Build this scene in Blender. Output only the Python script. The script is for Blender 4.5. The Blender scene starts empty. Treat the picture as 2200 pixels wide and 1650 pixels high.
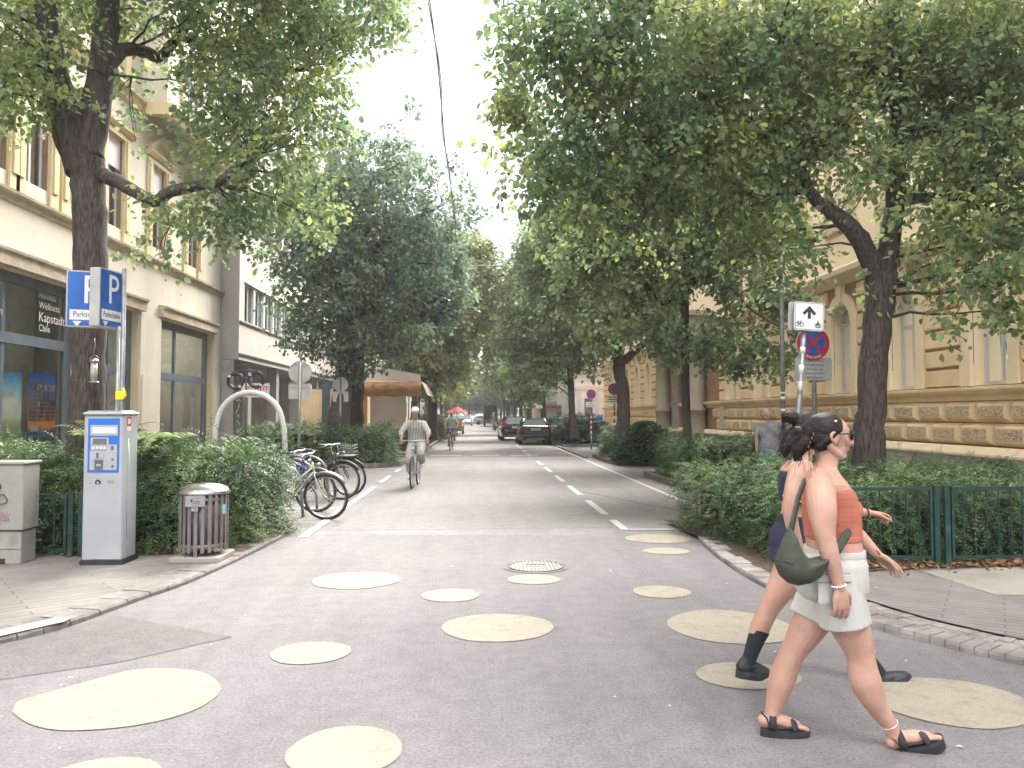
import bpy, math, random
import numpy as np
from mathutils import Vector, Matrix
from math import radians as R, sin, cos, pi

# ------------------------------------------------------------------ scene, camera, light
scene = bpy.context.scene
C = scene.collection
CAM_H = 1.6
FPX = 1650.0                      # focal length measured in pixels of a 2200 px wide frame
PITCH, YAW = R(2.26), R(-2.6)
cam_data = bpy.data.cameras.new('camera')
cam_data.sensor_width = 36.0
cam_data.lens = 36.0 * FPX / 2200.0
cam_data.clip_start = 0.05
cam_data.clip_end = 3000.0
cam = bpy.data.objects.new('camera', cam_data)
C.objects.link(cam)
cam.location = (0, 0, CAM_H)
cam.rotation_euler = (R(90) + PITCH, 0, YAW)
scene.camera = cam

SUN_EL, SUN_AZ = 42.0, 18.0       # degrees; azimuth measured from the street axis (+Y) towards +X
world = bpy.data.worlds.new('World')
scene.world = world
world.use_nodes = True
nt = world.node_tree
nt.nodes.clear()
wo = nt.nodes.new('ShaderNodeOutputWorld')
bg = nt.nodes.new('ShaderNodeBackground')
sky = nt.nodes.new('ShaderNodeTexSky')
sky.sky_type = 'NISHITA'
sky.sun_disc = False
sky.sun_elevation = R(SUN_EL)
sky.sun_rotation = R(SUN_AZ)
sky.air_density = 1.0
sky.dust_density = 3.0
tc = nt.nodes.new('ShaderNodeTexCoord')
mp = nt.nodes.new('ShaderNodeMapping')
mp.inputs['Scale'].default_value = (1.0, 1.0, 2.2)
nz = nt.nodes.new('ShaderNodeTexNoise')
mp.inputs['Location'].default_value = (3.1, 3.1, 0)
nz.inputs['Scale'].default_value = 2.1
nz.inputs['Detail'].default_value = 6.0
nz.inputs['Roughness'].default_value = 0.55
cr = nt.nodes.new('ShaderNodeValToRGB')
cr.color_ramp.elements[0].position = 0.57
cr.color_ramp.elements[0].color = (0, 0, 0, 1)
cr.color_ramp.elements[1].position = 0.72
cr.color_ramp.elements[1].color = (1, 1, 1, 1)
cl = nt.nodes.new('ShaderNodeMixRGB')       # cloud cover over the clear sky
thin = nt.nodes.new('ShaderNodeMixRGB')     # thin high veil everywhere
thin.inputs['Fac'].default_value = 0.985
thin.inputs['Color2'].default_value = (.68, .72, .80, 1)
cl.inputs['Color2'].default_value = (12.5, 12.2, 12.0, 1)
bg.inputs['Strength'].default_value = 0.1
L = nt.links.new
L(tc.outputs['Generated'], mp.inputs['Vector'])
L(mp.outputs['Vector'], nz.inputs['Vector'])
L(nz.outputs['Fac'], cr.inputs['Fac'])
L(sky.outputs['Color'], thin.inputs['Color1'])
L(thin.outputs['Color'], cl.inputs['Color1'])
L(cr.outputs['Color'], cl.inputs['Fac'])
# an overcast sky is brighter overhead than near the horizon
sep = nt.nodes.new('ShaderNodeSeparateXYZ'); L(tc.outputs['Generated'], sep.inputs[0])
gr = nt.nodes.new('ShaderNodeMath'); gr.operation = 'MULTIPLY_ADD'; gr.inputs[1].default_value = 1.5; gr.inputs[2].default_value = 0.35
zc_ = nt.nodes.new('ShaderNodeMath'); zc_.operation = 'MAXIMUM'; zc_.inputs[1].default_value = 0.0
L(sep.outputs['Z'], zc_.inputs[0]); L(zc_.outputs[0], gr.inputs[0])
gm = nt.nodes.new('ShaderNodeMixRGB'); gm.blend_type = 'MULTIPLY'; gm.inputs['Fac'].default_value = 1.0
gm.inputs['Color1'].default_value = (24, 23.4, 22.8, 1); L(gr.outputs[0], gm.inputs['Color2'])
L(gm.outputs['Color'], cl.inputs['Color2'])
L(cl.outputs['Color'], bg.inputs['Color'])
L(bg.outputs['Background'], wo.inputs['Surface'])

sd = bpy.data.lights.new('sun', 'SUN')
sd.energy = 1.2
sd.angle = R(35)
sd.color = (1.0, 0.95, 0.88)
so = bpy.data.objects.new('sun', sd)
C.objects.link(so)
so.location = (0, 0, 40)
so.rotation_euler = (R(90 - SUN_EL), 0, R(180 - SUN_AZ))

scene.view_settings.view_transform = 'Standard'
scene.view_settings.look = 'None'
scene.view_settings.exposure = 3.8
scene.view_settings.gamma = 1.0
scene.render.engine = 'CYCLES'
scene.cycles.max_bounces = 7
scene.cycles.diffuse_bounces = 4
scene.cycles.transparent_max_bounces = 12
scene.cycles.use_denoising = True

# ------------------------------------------------------------------ measuring helpers (design aid: photo pixel + real distance -> world)
_Rm = cam.rotation_euler.to_matrix()
def ray(x, y):
 return _Rm @ Vector((x - 1100.0, -(y - 825.0), -FPX))
def W(x, y, Y):                    # point at street distance Y
 d = ray(x, y)
 t = Y / d.y
 return Vector((d.x * t, Y, CAM_H + d.z * t))
def G(x, y, z=0.0):                # point on a horizontal plane
 d = ray(x, y)
 t = (z - CAM_H) / d.z
 return Vector((d.x * t, d.y * t, z))
def WX(x, y, X):                   # point on a wall plane parallel to the street
 d = ray(x, y)
 t = X / d.x
 return Vector((X, d.y * t, CAM_H + d.z * t))

# ------------------------------------------------------------------ object helpers
def tag(o, label=None, cat=None, group=None, kind=None):
 if label: o['label'] = label
 if cat: o['category'] = cat
 if group: o['group'] = group
 if kind: o['kind'] = kind
 return o

def empty(name, loc=(0, 0, 0), rz=0.0, label=None, cat=None, group=None, kind=None):
 o = bpy.data.objects.new(name, None)
 C.objects.link(o)
 o.empty_display_size = 0.1
 o.location = loc
 o.rotation_euler = (0, 0, rz)
 return tag(o, label, cat, group, kind)

_kids = {}
def children(o):
 return _kids.get(o.name, [])
def adopt(o, parent):
 if parent is not None:
  o.parent = parent
  _kids.setdefault(parent.name, []).append(o)

def copy_tree(o, parent=None, label=None, group=None):
 c = o.copy()
 C.objects.link(c)
 if parent is not None:
  c.parent = parent
  _kids.setdefault(parent.name, []).append(c)
 if label: c['label'] = label
 if group: c['group'] = group
 for ch in list(children(o)):
  copy_tree(ch, c)
 return c

class MB:
 """collects polygons with material slots and makes ONE mesh object"""
 def __init__(s):
  s.v = []; s.f = []; s.m = []; s.s = []
 def add(s, verts, faces, m=0, smooth=False, M=None):
  b = len(s.v)
  if M is not None:
   verts = [M @ Vector(p) for p in verts]
  s.v.extend([tuple(p) for p in verts])
  for f in faces:
   s.f.append([i + b for i in f]); s.m.append(m); s.s.append(smooth)
  return s
 def box(s, x0, x1, y0, y1, z0, z1, m=0, M=None, bev=0.0):
  if bev <= 0:
   v = [(x0,y0,z0),(x1,y0,z0),(x1,y1,z0),(x0,y1,z0),(x0,y0,z1),(x1,y0,z1),(x1,y1,z1),(x0,y1,z1)]
   f = [(3,2,1,0),(4,5,6,7),(0,1,5,4),(1,2,6,5),(2,3,7,6),(3,0,4,7)]
   return s.add(v, f, m, False, M)
  b = min(bev, (x1-x0)*.49, (y1-y0)*.49, (z1-z0)*.49)
  v = []
  for z, i in ((z0, b), (z0 + b, 0), (z1 - b, 0), (z1, b)):
   q = b if i == 0 else b * 1.9
   X0, X1, Y0, Y1 = x0 + i, x1 - i, y0 + i, y1 - i
   c = b
   v += [(X0 + c, Y0, z), (X1 - c, Y0, z), (X1, Y0 + c, z), (X1, Y1 - c, z), (X1 - c, Y1, z), (X0 + c, Y1, z), (X0, Y1 - c, z), (X0, Y0 + c, z)]
  f = [tuple(range(7, -1, -1)), tuple(range(24, 32))]
  for k in range(3):
   for j in range(8):
    f.append((k*8+j, k*8+(j+1) % 8, (k+1)*8+(j+1) % 8, (k+1)*8+j))
  return s.add(v, f, m, False, M)
 def quad(s, a, b, c, d, m=0):
  return s.add([a, b, c, d], [(0, 1, 2, 3)], m)
 def prism(s, poly, z0, z1, m=0, M=None, smooth=False):
  """poly in XY, extruded in Z (counter-clockwise poly)"""
  n = len(poly)
  v = [(p[0], p[1], z0) for p in poly] + [(p[0], p[1], z1) for p in poly]
  f = [tuple(range(n - 1, -1, -1)), tuple(range(n, 2 * n))]
  s.add(v, f, m, False, M)
  s.add(v, [(i, (i + 1) % n, (i + 1) % n + n, i + n) for i in range(n)], m, smooth, M)
  return s
 def tube(s, pts, rad, n=8, m=0, caps=True, smooth=True, flat=1.0, up=None, M=None):
  pts = [Vector(p) for p in pts]
  k = len(pts)
  if not hasattr(rad, '__len__'): rad = [rad] * k
  v = []
  t0 = (pts[1] - pts[0]).normalized()
  a = Vector(up) if up else (Vector((0, 0, 1)) if abs(t0.z) < .9 else Vector((1, 0, 0)))
  for i, p in enumerate(pts):
   t = (pts[min(i + 1, k - 1)] - pts[max(i - 1, 0)])
   if t.length < 1e-9: t = t0
   t = t.normalized()
   a = (a - t * a.dot(t))
   a = a.normalized() if a.length > 1e-6 else t.orthogonal().normalized()
   b = t.cross(a)
   for j in range(n):
    q = 2 * pi * j / n
    v.append(p + (a * cos(q) * flat + b * sin(q)) * rad[i])
  f = []
  for i in range(k - 1):
   for j in range(n):
    j2 = (j + 1) % n
    f.append((i*n+j, i*n+j2, (i+1)*n+j2, (i+1)*n+j))
  s.add(v, f, m, smooth, M)
  if caps:
   b0 = len(s.v) - len(v)
   s.f.append([b0 + j for j in range(n - 1, -1, -1)]); s.m.append(m); s.s.append(False)
   s.f.append([b0 + (k-1)*n + j for j in range(n)]); s.m.append(m); s.s.append(False)
  return s
 def lathe(s, prof, n=24, m=0, center=(0, 0, 0), smooth=True, M=None, caps=True):
  cx, cy, cz = center
  v = []
  for r, z in prof:
   for j in range(n):
    q = 2 * pi * j / n
    v.append((cx + r * cos(q), cy + r * sin(q), cz + z))
  f = []
  for i in range(len(prof) - 1):
   for j in range(n):
    j2 = (j + 1) % n
    f.append((i*n+j, i*n+j2, (i+1)*n+j2, (i+1)*n+j))
  if caps:
   f.append(tuple(range(n - 1, -1, -1)))
   f.append(tuple((len(prof)-1)*n + j for j in range(n)))
  return s.add(v, f, m, smooth, M)
 def sphere(s, c, r, m=0, n=12, k=8, M=None):
  if not hasattr(r, '__len__'): r = (r, r, r)
  v = []; f = []
  for i in range(1, k):
   t = pi * i / k
   for j in range(n):
    q = 2 * pi * j / n
    v.append((c[0] + r[0]*sin(t)*cos(q), c[1] + r[1]*sin(t)*sin(q), c[2] + r[2]*cos(t)))
  v.append((c[0], c[1], c[2] + r[2])); v.append((c[0], c[1], c[2] - r[2]))
  T, B = len(v) - 2, len(v) - 1
  for i in range(k - 2):
   for j in range(n):
    j2 = (j + 1) % n
    f.append((i*n+j, (i+1)*n+j, (i+1)*n+j2, i*n+j2))
  for j in range(n):
   j2 = (j + 1) % n
   f.append((T, j, j2)); f.append((B, (k-2)*n+j2, (k-2)*n+j))
  return s.add(v, f, m, True, M)
 def torus(s, c, R0, r, axis='Y', n=32, k=8, m=0, M=None, a0=0.0, a1=2*pi, flat=1.0):
  full = abs(a1 - a0 - 2*pi) < 1e-6
  v = []; f = []
  N = n if full else n + 1
  for i in range(N):
   q = a0 + (a1 - a0) * i / n
   for j in range(k):
    w = 2 * pi * j / k
    rr = R0 + r * cos(w)
    h = r * sin(w) * flat
    if axis == 'Y': p = (c[0] + rr*cos(q), c[1] + h, c[2] + rr*sin(q))
    elif axis == 'X': p = (c[0] + h, c[1] + rr*cos(q), c[2] + rr*sin(q))
    else: p = (c[0] + rr*cos(q), c[1] + rr*sin(q), c[2] + h)
    v.append(p)
  for i in range(n):
   i2 = (i + 1) % N
   for j in range(k):
    j2 = (j + 1) % k
    f.append((i*k+j, i*k+j2, i2*k+j2, i2*k+j))
  return s.add(v, f, m, True, M)
 def data(s, name, mats):
  me = bpy.data.meshes.new(name)
  me.from_pydata(s.v, [], s.f)
  if not isinstance(mats, (list, tuple)): mats = [mats]
  for q in mats: me.materials.append(q)
  me.polygons.foreach_set('material_index', np.array(s.m, dtype=np.int32))
  me.polygons.foreach_set('use_smooth', np.array(s.s, dtype=bool))
  me.update()
  return me
 def build(s, name, mats, parent=None, loc=(0, 0, 0), rz=0.0, label=None, cat=None, group=None, kind=None):
  o = bpy.data.objects.new(name, s.data(name, mats))
  C.objects.link(o)
  o.location = loc
  o.rotation_euler = (0, 0, rz)
  adopt(o, parent)
  return tag(o, label, cat, group, kind)

def text_mb(mb, body, size, M, m=0, depth=0.002, align='CENTER', sx=1.0, shear=0.0):
 """real lettering turned into thin solid geometry and collected in mb"""
 cu = bpy.data.curves.new('t', 'FONT')
 cu.body = body; cu.size = size; cu.extrude = depth; cu.align_x = align; cu.align_y = 'CENTER'
 cu.shear = shear; cu.resolution_u = 3; cu.space_line = 0.95
 ob = bpy.data.objects.new('t', cu)
 C.objects.link(ob)
 dg = bpy.context.evaluated_depsgraph_get()
 me = bpy.data.meshes.new_from_object(ob.evaluated_get(dg))
 S = Matrix.Diagonal((sx, 1, 1, 1))
 mb.add([M @ (S @ v.co) for v in me.vertices], [tuple(p.vertices) for p in me.polygons], m)
 bpy.data.objects.remove(ob); bpy.data.curves.remove(cu); bpy.data.meshes.remove(me)

def frameM(origin, xdir, ydir):
 x = Vector(xdir).normalized(); y = Vector(ydir).normalized(); z = x.cross(y)
 M = Matrix.Identity(4)
 for i in range(3):
  M[i][0] = x[i]; M[i][1] = y[i]; M[i][2] = z[i]; M[i][3] = origin[i]
 return M

# ------------------------------------------------------------------ materials
def newmat(name):
 m = bpy.data.materials.new(name)
 m.use_nodes = True
 n = m.node_tree
 return m, n, n.nodes['Principled BSDF']

def pmat(name, c1, c2=None, scale=6.0, rough=0.6, metal=0.0, bump=0.0, bscale=None, detail=5.0,
         lo=0.35, hi=0.65, stretch=(1, 1, 1), spec=0.4, coat=0.0, dirt=None, dirt_scale=1.3, dirt_amt=0.5, sss=0.0):
 m, n, b = newmat(name)
 b.inputs['Roughness'].default_value = rough
 b.inputs['Metallic'].default_value = metal
 b.inputs['Specular IOR Level'].default_value = spec
 if coat: b.inputs['Coat Weight'].default_value = coat
 if sss:
  b.inputs['Subsurface Weight'].default_value = sss
  b.inputs['Subsurface Radius'].default_value = (0.012, 0.005, 0.003)
  b.inputs['Subsurface Scale'].default_value = 1.0
 if c2 is None and bump == 0:
  b.inputs['Base Color'].default_value = (*c1, 1)
  return m
 t = n.nodes.new('ShaderNodeTexCoord')
 mp_ = n.nodes.new('ShaderNodeMapping'); mp_.inputs['Scale'].default_value = stretch
 n.links.new(t.outputs['Object'], mp_.inputs['Vector'])
 nz_ = n.nodes.new('ShaderNodeTexNoise')
 nz_.inputs['Scale'].default_value = scale; nz_.inputs['Detail'].default_value = detail
 n.links.new(mp_.outputs['Vector'], nz_.inputs['Vector'])
 r_ = n.nodes.new('ShaderNodeValToRGB')
 r_.color_ramp.elements[0].position = lo; r_.color_ramp.elements[0].color = (*c1, 1)
 r_.color_ramp.elements[1].position = hi; r_.color_ramp.elements[1].color = (*(c2 or c1), 1)
 n.links.new(nz_.outputs['Fac'], r_.inputs['Fac'])
 out = r_.outputs['Color']
 if dirt:
  nd = n.nodes.new('ShaderNodeTexNoise'); nd.inputs['Scale'].default_value = dirt_scale; nd.inputs['Detail'].default_value = 8
  nd.inputs['Roughness'].default_value = 0.65
  n.links.new(mp_.outputs['Vector'], nd.inputs['Vector'])
  rd = n.nodes.new('ShaderNodeValToRGB')
  rd.color_ramp.elements[0].position = 0.5; rd.color_ramp.elements[0].color = (0, 0, 0, 1)
  rd.color_ramp.elements[1].position = 0.75; rd.color_ramp.elements[1].color = (dirt_amt,) * 3 + (1,)
  n.links.new(nd.outputs['Fac'], rd.inputs['Fac'])
  mx = n.nodes.new('ShaderNodeMixRGB')
  n.links.new(rd.outputs['Color'], mx.inputs['Fac'])
  n.links.new(out, mx.inputs['Color1']); mx.inputs['Color2'].default_value = (*dirt, 1)
  out = mx.outputs['Color']
 n.links.new(out, b.inputs['Base Color'])
 if bump:
  bn = n.nodes.new('ShaderNodeBump')
  bn.inputs['Strength'].default_value = bump; bn.inputs['Distance'].default_value = 0.02
  if bscale:
   nb = n.nodes.new('ShaderNodeTexNoise'); nb.inputs['Scale'].default_value = bscale; nb.inputs['Detail'].default_value = 6
   n.links.new(mp_.outputs['Vector'], nb.inputs['Vector'])
   n.links.new(nb.outputs['Fac'], bn.inputs['Height'])
  else:
   n.links.new(nz_.outputs['Fac'], bn.inputs['Height'])
  n.links.new(bn.outputs['Normal'], b.inputs['Normal'])
 return m

def leafmat(name, c1, c2, c3, trans=0.35, clump=0.9, rough=0.5):
 """leaves: colour varies per leaf and in soft clumps, light passes through"""
 m, n, b = newmat(name)
 out = n.nodes['Material Output']
 g = n.nodes.new('ShaderNodeNewGeometry')
 r1 = n.nodes.new('ShaderNodeValToRGB')
 e = r1.color_ramp.elements
 e[0].position = 0.0; e[0].color = (*c1, 1)
 e[1].position = 1.0; e[1].color = (*c3, 1)
 k = e.new(0.55); k.color = (*c2, 1)
 t = n.nodes.new('ShaderNodeTexCoord')
 nz_ = n.nodes.new('ShaderNodeTexNoise'); nz_.inputs['Scale'].default_value = clump; nz_.inputs['Detail'].default_value = 3
 n.links.new(t.outputs['Object'], nz_.inputs['Vector'])
 ma = n.nodes.new('ShaderNodeMath'); ma.operation = 'MULTIPLY_ADD'
 n.links.new(nz_.outputs['Fac'], ma.inputs[0]); ma.inputs[1].default_value = 1.3; ma.inputs[2].default_value = -0.42
 mb_ = n.nodes.new('ShaderNodeMath'); mb_.operation = 'MULTIPLY_ADD'
 n.links.new(g.outputs['Random Per Island'], mb_.inputs[0]); mb_.inputs[1].default_value = 0.55
 n.links.new(ma.outputs[0], mb_.inputs[2])
 n.links.new(mb_.outputs[0], r1.inputs['Fac'])
 n.links.new(r1.outputs['Color'], b.inputs['Base Color'])
 b.inputs['Roughness'].default_value = rough
 b.inputs['Specular IOR Level'].default_value = 0.3
 tr = n.nodes.new('ShaderNodeBsdfTranslucent')
 hs = n.nodes.new('ShaderNodeHueSaturation'); hs.inputs['Value'].default_value = 1.5; hs.inputs['Saturation'].default_value = 1.1
 n.links.new(r1.outputs['Color'], hs.inputs['Color'])
 n.links.new(hs.outputs['Color'], tr.inputs['Color'])
 mx = n.nodes.new('ShaderNodeMixShader'); mx.inputs['Fac'].default_value = trans
 n.links.new(b.outputs[0], mx.inputs[1]); n.links.new(tr.outputs[0], mx.inputs[2])
 n.links.new(mx.outputs[0], out.inputs['Surface'])
 return m

def glassmat(name, tint=(0.5, 0.55, 0.55), refl=0.35, rough=0.02):
 """window glass: partly see-through, partly mirror"""
 m, n, b = newmat(name)
 n.nodes.remove(b)
 out = n.nodes['Material Output']
 t = n.nodes.new('ShaderNodeBsdfTransparent'); t.inputs['Color'].default_value = (*tint, 1)
 g = n.nodes.new('ShaderNodeBsdfGlossy'); g.inputs['Roughness'].default_value = rough
 g.inputs['Color'].default_value = (0.9, 0.93, 0.95, 1)
 lw = n.nodes.new('ShaderNodeLayerWeight'); lw.inputs['Blend'].default_value = refl
 tn = n.nodes.new('ShaderNodeTexCoord'); nn = n.nodes.new('ShaderNodeTexNoise'); nn.inputs['Scale'].default_value = 0.7
 n.links.new(tn.outputs['Object'], nn.inputs['Vector'])
 bp = n.nodes.new('ShaderNodeBump'); bp.inputs['Strength'].default_value = 0.25; bp.inputs['Distance'].default_value = 0.05
 n.links.new(nn.outputs['Fac'], bp.inputs['Height']); n.links.new(bp.outputs['Normal'], g.inputs['Normal'])
 ma = n.nodes.new('ShaderNodeMath'); ma.operation = 'ADD'; ma.use_clamp = True; ma.inputs[1].default_value = refl * 0.5
 n.links.new(lw.outputs['Fresnel'], ma.inputs[0])
 mx = n.nodes.new('ShaderNodeMixShader')
 n.links.new(ma.outputs[0], mx.inputs['Fac'])
 n.links.new(t.outputs[0], mx.inputs[1]); n.links.new(g.outputs[0], mx.inputs[2])
 n.links.new(mx.outputs[0], out.inputs['Surface'])
 return m

M_ = {}
M_['bark'] = pmat('bark', (0.022, 0.016, 0.015), (0.085, 0.066, 0.058), 16, 0.9, bump=1.0, bscale=22, detail=9, stretch=(3, 3, 0.42))
M_['twig'] = pmat('twig', (0.05, 0.04, 0.03), (0.10, 0.08, 0.06), 20, 0.9)
M_['leaf_near'] = leafmat('leaf_near', (0.068, 0.108, 0.070), (0.150, 0.200, 0.098), (0.38, 0.41, 0.14), 0.55)
M_['leaf_dark'] = leafmat('leaf_dark', (0.060, 0.098, 0.078), (0.12, 0.172, 0.118), (0.25, 0.30, 0.16), 0.5, 0.6)
M_['leaf_mid'] = leafmat('leaf_mid', (0.078, 0.118, 0.073), (0.15, 0.20, 0.108), (0.31, 0.34, 0.16), 0.52, 0.5)
M_['leaf_yellow'] = leafmat('leaf_yellow', (0.08, 0.11, 0.06), (0.18, 0.21, 0.09), (0.36, 0.31, 0.13), 0.4, 0.4)
M_['yew'] = leafmat('yew', (0.025, 0.054, 0.026), (0.073, 0.130, 0.050), (0.23, 0.30, 0.11), 0.16, 1.8)
M_['yew_dark'] = leafmat('yew_dark', (0.016, 0.034, 0.018), (0.042, 0.078, 0.036), (0.13, 0.18, 0.075), 0.2, 1.4)
M_['litter'] = leafmat('litter', (0.10, 0.05, 0.025), (0.20, 0.11, 0.05), (0.38, 0.28, 0.16), 0.1, 2)
M_['soil'] = pmat('soil', (0.035, 0.025, 0.018), (0.09, 0.06, 0.04), 12, 0.95, bump=0.6)
M_['white_paint'] = pmat('white_paint', (0.349, 0.349, 0.338), (0.439, 0.439, 0.427), 14, 0.7, dirt=(0.35, 0.34, 0.33), dirt_scale=7, dirt_amt=0.8)
M_['blue_paint'] = pmat('blue_paint', (0.16, 0.36, 0.52), (0.22, 0.45, 0.62), 14, 0.7, dirt=(0.25, 0.27, 0.3), dirt_scale=7, dirt_amt=0.8)
M_['galv'] = pmat('galv', (0.180, 0.186, 0.192), (0.276, 0.282, 0.288), 9, 0.45, metal=0.5, dirt=(0.2, 0.19, 0.18), dirt_scale=5, dirt_amt=0.4)
M_['galv_dark'] = pmat('galv_dark', (0.10, 0.09, 0.085), (0.18, 0.16, 0.15), 9, 0.5, metal=0.3)
M_['steel'] = pmat('steel', (0.315, 0.315, 0.315), (0.450, 0.450, 0.450), 8, 0.28, metal=0.95)
M_['black'] = pmat('black', (0.012, 0.012, 0.014), (0.03, 0.03, 0.033), 20, 0.5)
M_['rubber'] = pmat('rubber', (0.015, 0.015, 0.016), (0.035, 0.035, 0.036), 20, 0.75)
M_['white_plastic'] = pmat('white_plastic', (0.518, 0.518, 0.504), (0.562, 0.562, 0.554), 3, 0.4)
M_['green_metal'] = pmat('green_metal', (0.004, 0.025, 0.021), (0.008, 0.041, 0.034), 10, 0.45, dirt=(0.08, 0.1, 0.09), dirt_scale=9, dirt_amt=0.5)
M_['dark_rail'] = pmat('dark_rail', (0.03, 0.026, 0.03), (0.06, 0.05, 0.055), 10, 0.5)
# ------------------------------------------------------------------ ground, road, pavements
def asphalt(name, c1, c2, speck, seed=0.0, crack=True):
 m, n, b = newmat(name)
 t = n.nodes.new('ShaderNodeTexCoord')
 mp_ = n.nodes.new('ShaderNodeMapping'); mp_.inputs['Location'].default_value = (seed, seed * 2, 0)
 n.links.new(t.outputs['Object'], mp_.inputs['Vector'])
 def noise(sc, det, rough=.6):
  q = n.nodes.new('ShaderNodeTexNoise'); q.inputs['Scale'].default_value = sc; q.inputs['Detail'].default_value = det
  q.inputs['Roughness'].default_value = rough
  n.links.new(mp_.outputs['Vector'], q.inputs['Vector']); return q
 big = noise(0.55, 6); fine = noise(55, 3, .8); mid = noise(7, 5)
 r_ = n.nodes.new('ShaderNodeValToRGB')
 r_.color_ramp.elements[0].position = .3; r_.color_ramp.elements[0].color = (*c1, 1)
 r_.color_ramp.elements[1].position = .7; r_.color_ramp.elements[1].color = (*c2, 1)
 n.links.new(big.outputs['Fac'], r_.inputs['Fac'])
 rs = n.nodes.new('ShaderNodeValToRGB')
 rs.color_ramp.elements[0].position = .33; rs.color_ramp.elements[0].color = (.55, .55, .55, 1)
 rs.color_ramp.elements[1].position = .68; rs.color_ramp.elements[1].color = (1.35 * speck,) * 3 + (1,)
 n.links.new(fine.outputs['Fac'], rs.inputs['Fac'])
 mu = n.nodes.new('ShaderNodeMixRGB'); mu.blend_type = 'MULTIPLY'; mu.inputs['Fac'].default_value = .75
 n.links.new(r_.outputs['Color'], mu.inputs['Color1']); n.links.new(rs.outputs['Color'], mu.inputs['Color2'])
 rm = n.nodes.new('ShaderNodeValToRGB')
 rm.color_ramp.elements[0].position = .3; rm.color_ramp.elements[0].color = (.86, .86, .86, 1)
 rm.color_ramp.elements[1].position = .7; rm.color_ramp.elements[1].color = (1.1, 1.1, 1.1, 1)
 n.links.new(mid.outputs['Fac'], rm.inputs['Fac'])
 mu2 = n.nodes.new('ShaderNodeMixRGB'); mu2.blend_type = 'MULTIPLY'; mu2.inputs['Fac'].default_value = 1
 n.links.new(mu.outputs['Color'], mu2.inputs['Color1']); n.links.new(rm.outputs['Color'], mu2.inputs['Color2'])
 out = mu2.outputs['Color']
 ms = n.nodes.new('ShaderNodeMapping'); ms.inputs['Scale'].default_value = (1.5, .16, 1); ms.inputs['Rotation'].default_value = (0, 0, .12 + seed)
 n.links.new(t.outputs['Object'], ms.inputs['Vector'])
 st = n.nodes.new('ShaderNodeTexNoise'); st.inputs['Scale'].default_value = 1.6; st.inputs['Detail'].default_value = 8; st.inputs['Roughness'].default_value = .62
 n.links.new(ms.outputs['Vector'], st.inputs['Vector'])
 r3 = n.nodes.new('ShaderNodeValToRGB'); e3 = r3.color_ramp.elements
 e3[0].position = .28; e3[0].color = (.86, .86, .86, 1); e3[1].position = .72; e3[1].color = (1.1, 1.1, 1.09, 1)
 k3 = e3.new(.5); k3.color = (1, 1, 1, 1)
 n.links.new(st.outputs['Fac'], r3.inputs['Fac'])
 m3 = n.nodes.new('ShaderNodeMixRGB'); m3.blend_type = 'MULTIPLY'; m3.inputs['Fac'].default_value = 1
 n.links.new(out, m3.inputs['Color1']); n.links.new(r3.outputs['Color'], m3.inputs['Color2'])
 sp = noise(2.3, 9, .7)
 r4 = n.nodes.new('ShaderNodeValToRGB'); r4.color_ramp.elements[0].position = .60; r4.color_ramp.elements[0].color = (1, 1, 1, 1); r4.color_ramp.elements[1].position = .74; r4.color_ramp.elements[1].color = (.78, .77, .78, 1)
 n.links.new(sp.outputs['Fac'], r4.inputs['Fac'])
 m4 = n.nodes.new('ShaderNodeMixRGB'); m4.blend_type = 'MULTIPLY'; m4.inputs['Fac'].default_value = 1
 n.links.new(m3.outputs['Color'], m4.inputs['Color1']); n.links.new(r4.outputs['Color'], m4.inputs['Color2'])
 out = m4.outputs['Color']
 if crack:
  vo = n.nodes.new('ShaderNodeTexVoronoi'); vo.feature = 'DISTANCE_TO_EDGE'; vo.inputs['Scale'].default_value = 0.11
  mw = n.nodes.new('ShaderNodeMixRGB'); mw.inputs['Fac'].default_value = 0.07
  wn = noise(3.2, 5)
  n.links.new(mp_.outputs['Vector'], mw.inputs['Color1']); n.links.new(wn.outputs['Color'], mw.inputs['Color2'])
  n.links.new(mw.outputs['Color'], vo.inputs['Vector'])
  rc = n.nodes.new('ShaderNodeValToRGB')
  rc.color_ramp.elements[0].position = 0.0; rc.color_ramp.elements[0].color = (.45, .45, .45, 1)
  rc.color_ramp.elements[1].position = 0.0012; rc.color_ramp.elements[1].color = (1, 1, 1, 1)
  n.links.new(vo.outputs['Distance'], rc.inputs['Fac'])
  mc = n.nodes.new('ShaderNodeMixRGB'); mc.blend_type = 'MULTIPLY'; mc.inputs['Fac'].default_value = .8
  n.links.new(out, mc.inputs['Color1']); n.links.new(rc.outputs['Color'], mc.inputs['Color2'])
  out = mc.outputs['Color']
 n.links.new(out, b.inputs['Base Color'])
 b.inputs['Roughness'].default_value = .82; b.inputs['Specular IOR Level'].default_value = .3
 bp = n.nodes.new('ShaderNodeBump'); bp.inputs['Strength'].default_value = .35; bp.inputs['Distance'].default_value = .01
 n.links.new(fine.outputs['Fac'], bp.inputs['Height']); n.links.new(bp.outputs['Normal'], b.inputs['Normal'])
 return m

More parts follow.
